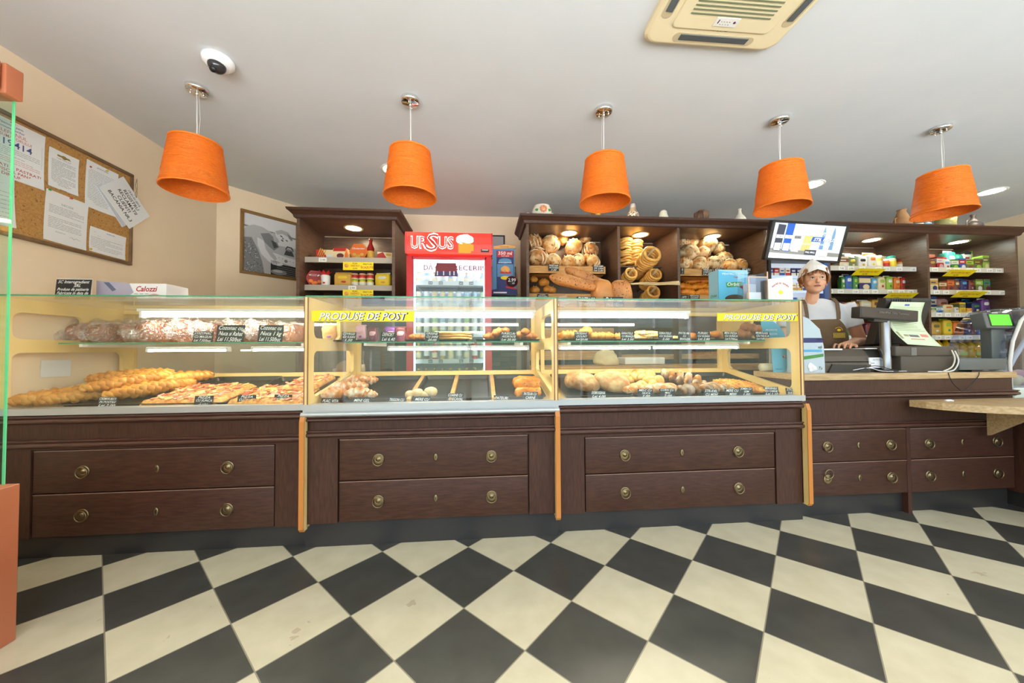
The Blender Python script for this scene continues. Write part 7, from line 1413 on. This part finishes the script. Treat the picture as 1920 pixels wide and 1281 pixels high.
# pointed paper cap
m = MB(); cap = []
for i in range(25):
    a_ = 2*PI*i/24; cap.append((.103*math.cos(a_), .018+.115*math.sin(a_), .060-.012*math.sin(a_)-.030*abs(math.cos(a_))))
top = [(p[0]*.84, .018+(p[1]-.018)*.90, .108) for p in cap]; rid = [(p[0]*.03-.006, .012+(p[1]-.018)*.45, .200-abs(p[1]-.01)*.55) for p in cap]
loft(m, [[I3(p) for p in cap[:-1]], [I3(p) for p in top[:-1]], [I3(p) for p in rid[:-1]]], 0, False, False); m.add([I3(p) for p in rid[:-1]], [list(range(24))], 0)
o = hpart('cap', m, mat('cap_white', (232, 230, 226), .7), 'white pointed paper cap'); sm = o.modifiers.new('t', 'SOLIDIFY'); sm.thickness = .003
# shirt with short sleeves
m = MB(); eloft(m, [(.86, .178, .132, 0, 0), (1.0, .168, .126, 0, 0), (1.12, .168, .128, 0, -.004), (1.24, .182, .135, 0, -.01), (shz-.06, .192, .125, 0, -.004), (shz, .182, .098, 0, 0), (shz+.035, .128, .078, 0, .006), (shz+.062, .078, .068, NB.x*.7, .012)], 28, 0)
for sh_, el_ in ((SHL, ELB), (SHR, ER)): d_ = (el_-sh_).normalized(); m.tube([sh_-d_*.03, sh_+d_*.06, sh_+d_*.155], [.066, .068, .064], 18)
o = hpart('shirt', m, noisy('white_shirt', (228, 228, 228), (212, 214, 218), 5, rough=.8), 'white short sleeved shirt'); rm = o.modifiers.new('r', 'REMESH'); rm.mode = 'VOXEL'; rm.voxel_size = .009; rm.use_smooth_shade = True; sm = o.modifiers.new('s', 'SMOOTH'); sm.iterations = 6; sm.factor = .6
m = MB(); m.tube([(NB.x*.7+.074*math.cos(a_), .005+.070*math.sin(a_), shz+.052-.028*max(0, -math.sin(a_))) for a_ in [2*PI*i/28 for i in range(28)]], .0075, 8, closed=True); hpart('collar', m, mat('placket_white', (220, 222, 226), .7))
# apron: bib, straps, skirt
APR = noisy('brown_apron', (122, 98, 72), (108, 86, 62), 6, rough=.8)
m = MB(); vs = []; n_ = 16; zt = shz-.115
rows_ = [(zt, .098), (zt-.02, .110), (1.24, .150), (1.16, .172), (1.08, .178), (1.0, .176), (.90, .186), (.75, .20), (.60, .205)]
for z, hw__ in rows_:
    for i in range(n_+1):
        u = -1+2*i/n_; x = u*hw__; rx, ry = .186, .137
        if z < 1.2: rx, ry = .190, .138
        y = -ry*math.sqrt(max(0, 1-min(.999, (x/rx)**2))) if z > .88 else -.140*math.sqrt(max(0.0, 1-(x/.215)**2))-.003
        vs.append((x, y-.006-(.012 if 1.1 < z < 1.3 else 0), z))
m.add(vs, [(j*(n_+1)+i, (j+1)*(n_+1)+i, (j+1)*(n_+1)+i+1, j*(n_+1)+i+1) for j in range(len(rows_)-1) for i in range(n_)], 0, True)
o = hpart('apron', m, APR, 'brown bib apron with small yellow emblem'); sm = o.modifiers.new('t', 'SOLIDIFY'); sm.thickness = .004; sm.offset = 1; ss = o.modifiers.new('ss', 'SUBSURF'); ss.levels = 1; ss.render_levels = 1
apr = o
for s_ in (-1, 1):
    m = MB(); P_ = [Vector((s_*.096, -.122, zt-.005)), Vector((s_*.098, -.118, zt+.05)), Vector((s_*.100, -.092, shz+.012)), Vector((s_*.096, -.03, shz+.052)), Vector((s_*.075, .06, shz+.045))]
    for j in range(len(P_)-1):
        a_, c_ = P_[j], P_[j+1]; q_ = Vector((.011, 0, 0)); nn = Vector((0, -.004, .004)); m.add([a_-q_+nn, a_+q_+nn, c_+q_+nn, c_-q_+nn], [(0, 1, 2, 3)], 0)
    o = m.build('apron_strap', APR, None, None); o.parent = apr; sm = o.modifiers.new('t', 'SOLIDIFY'); sm.thickness = .006; sm.offset = 0
m = MB(); m.tube([(-.176, -.02, 1.045), (-.14, -.112, 1.045), (-.07, -.146, 1.042), (0, -.156, 1.04), (.07, -.146, 1.042), (.14, -.112, 1.045), (.176, -.02, 1.045)], .006, 6); o = m.build('apron_tie', mat('apron_dark', (96, 76, 54), .8)); o.parent = apr
m = MB(); ex, ez = .085, shz-.235; EY = mat('emblem_yellow', (226, 186, 40), .5); m.tube([(ex+.024*math.cos(a_), -.156+.01*abs(math.cos(a_)), ez+.03+.026*math.sin(a_)) for a_ in [PI*i/10 for i in range(11)]], .003, 5, 0); m.blob((ex, -.158, ez+.034), (.012, .003, .010), m=0)
for k_ in (0, 1): m.box(ex-.034, ex+.034, -.159, -.153, ez-.004-k_*.020, ez+.012-k_*.020, 0); m.box(ex-.030, ex+.030, -.1605, -.158, ez-.001-k_*.020, ez+.009-k_*.020, 1); m.text(('PAINE', 'PROASPATA')[k_], .009, TR(ex, -.161, ez+.0005-k_*.020, UPR), 0, 0, .01, width=.05)
o = m.build('apron_emblem', [EY, APR]); o.parent = apr
m = MB()
for s_ in (-1, 1): m.tube([(s_*.088, 0, .90), (s_*.092, 0, .5), (s_*.092, .01, .09)], [.102, .078, .062], 16)
eloft(m, [(.80, .17, .12, 0, 0), (.97, .16, .118, 0, 0)]); hpart('trousers', m, mat('dark_trousers', (40, 40, 46), .8))
for s_ in (-1, 1): m = MB(); m.blob((s_*.09, -.05, .05), (.052, .125, .052), seg=16, rings=10, flat=-.049); hpart('shoe', m, mat('black_shoe', (28, 28, 30), .5))
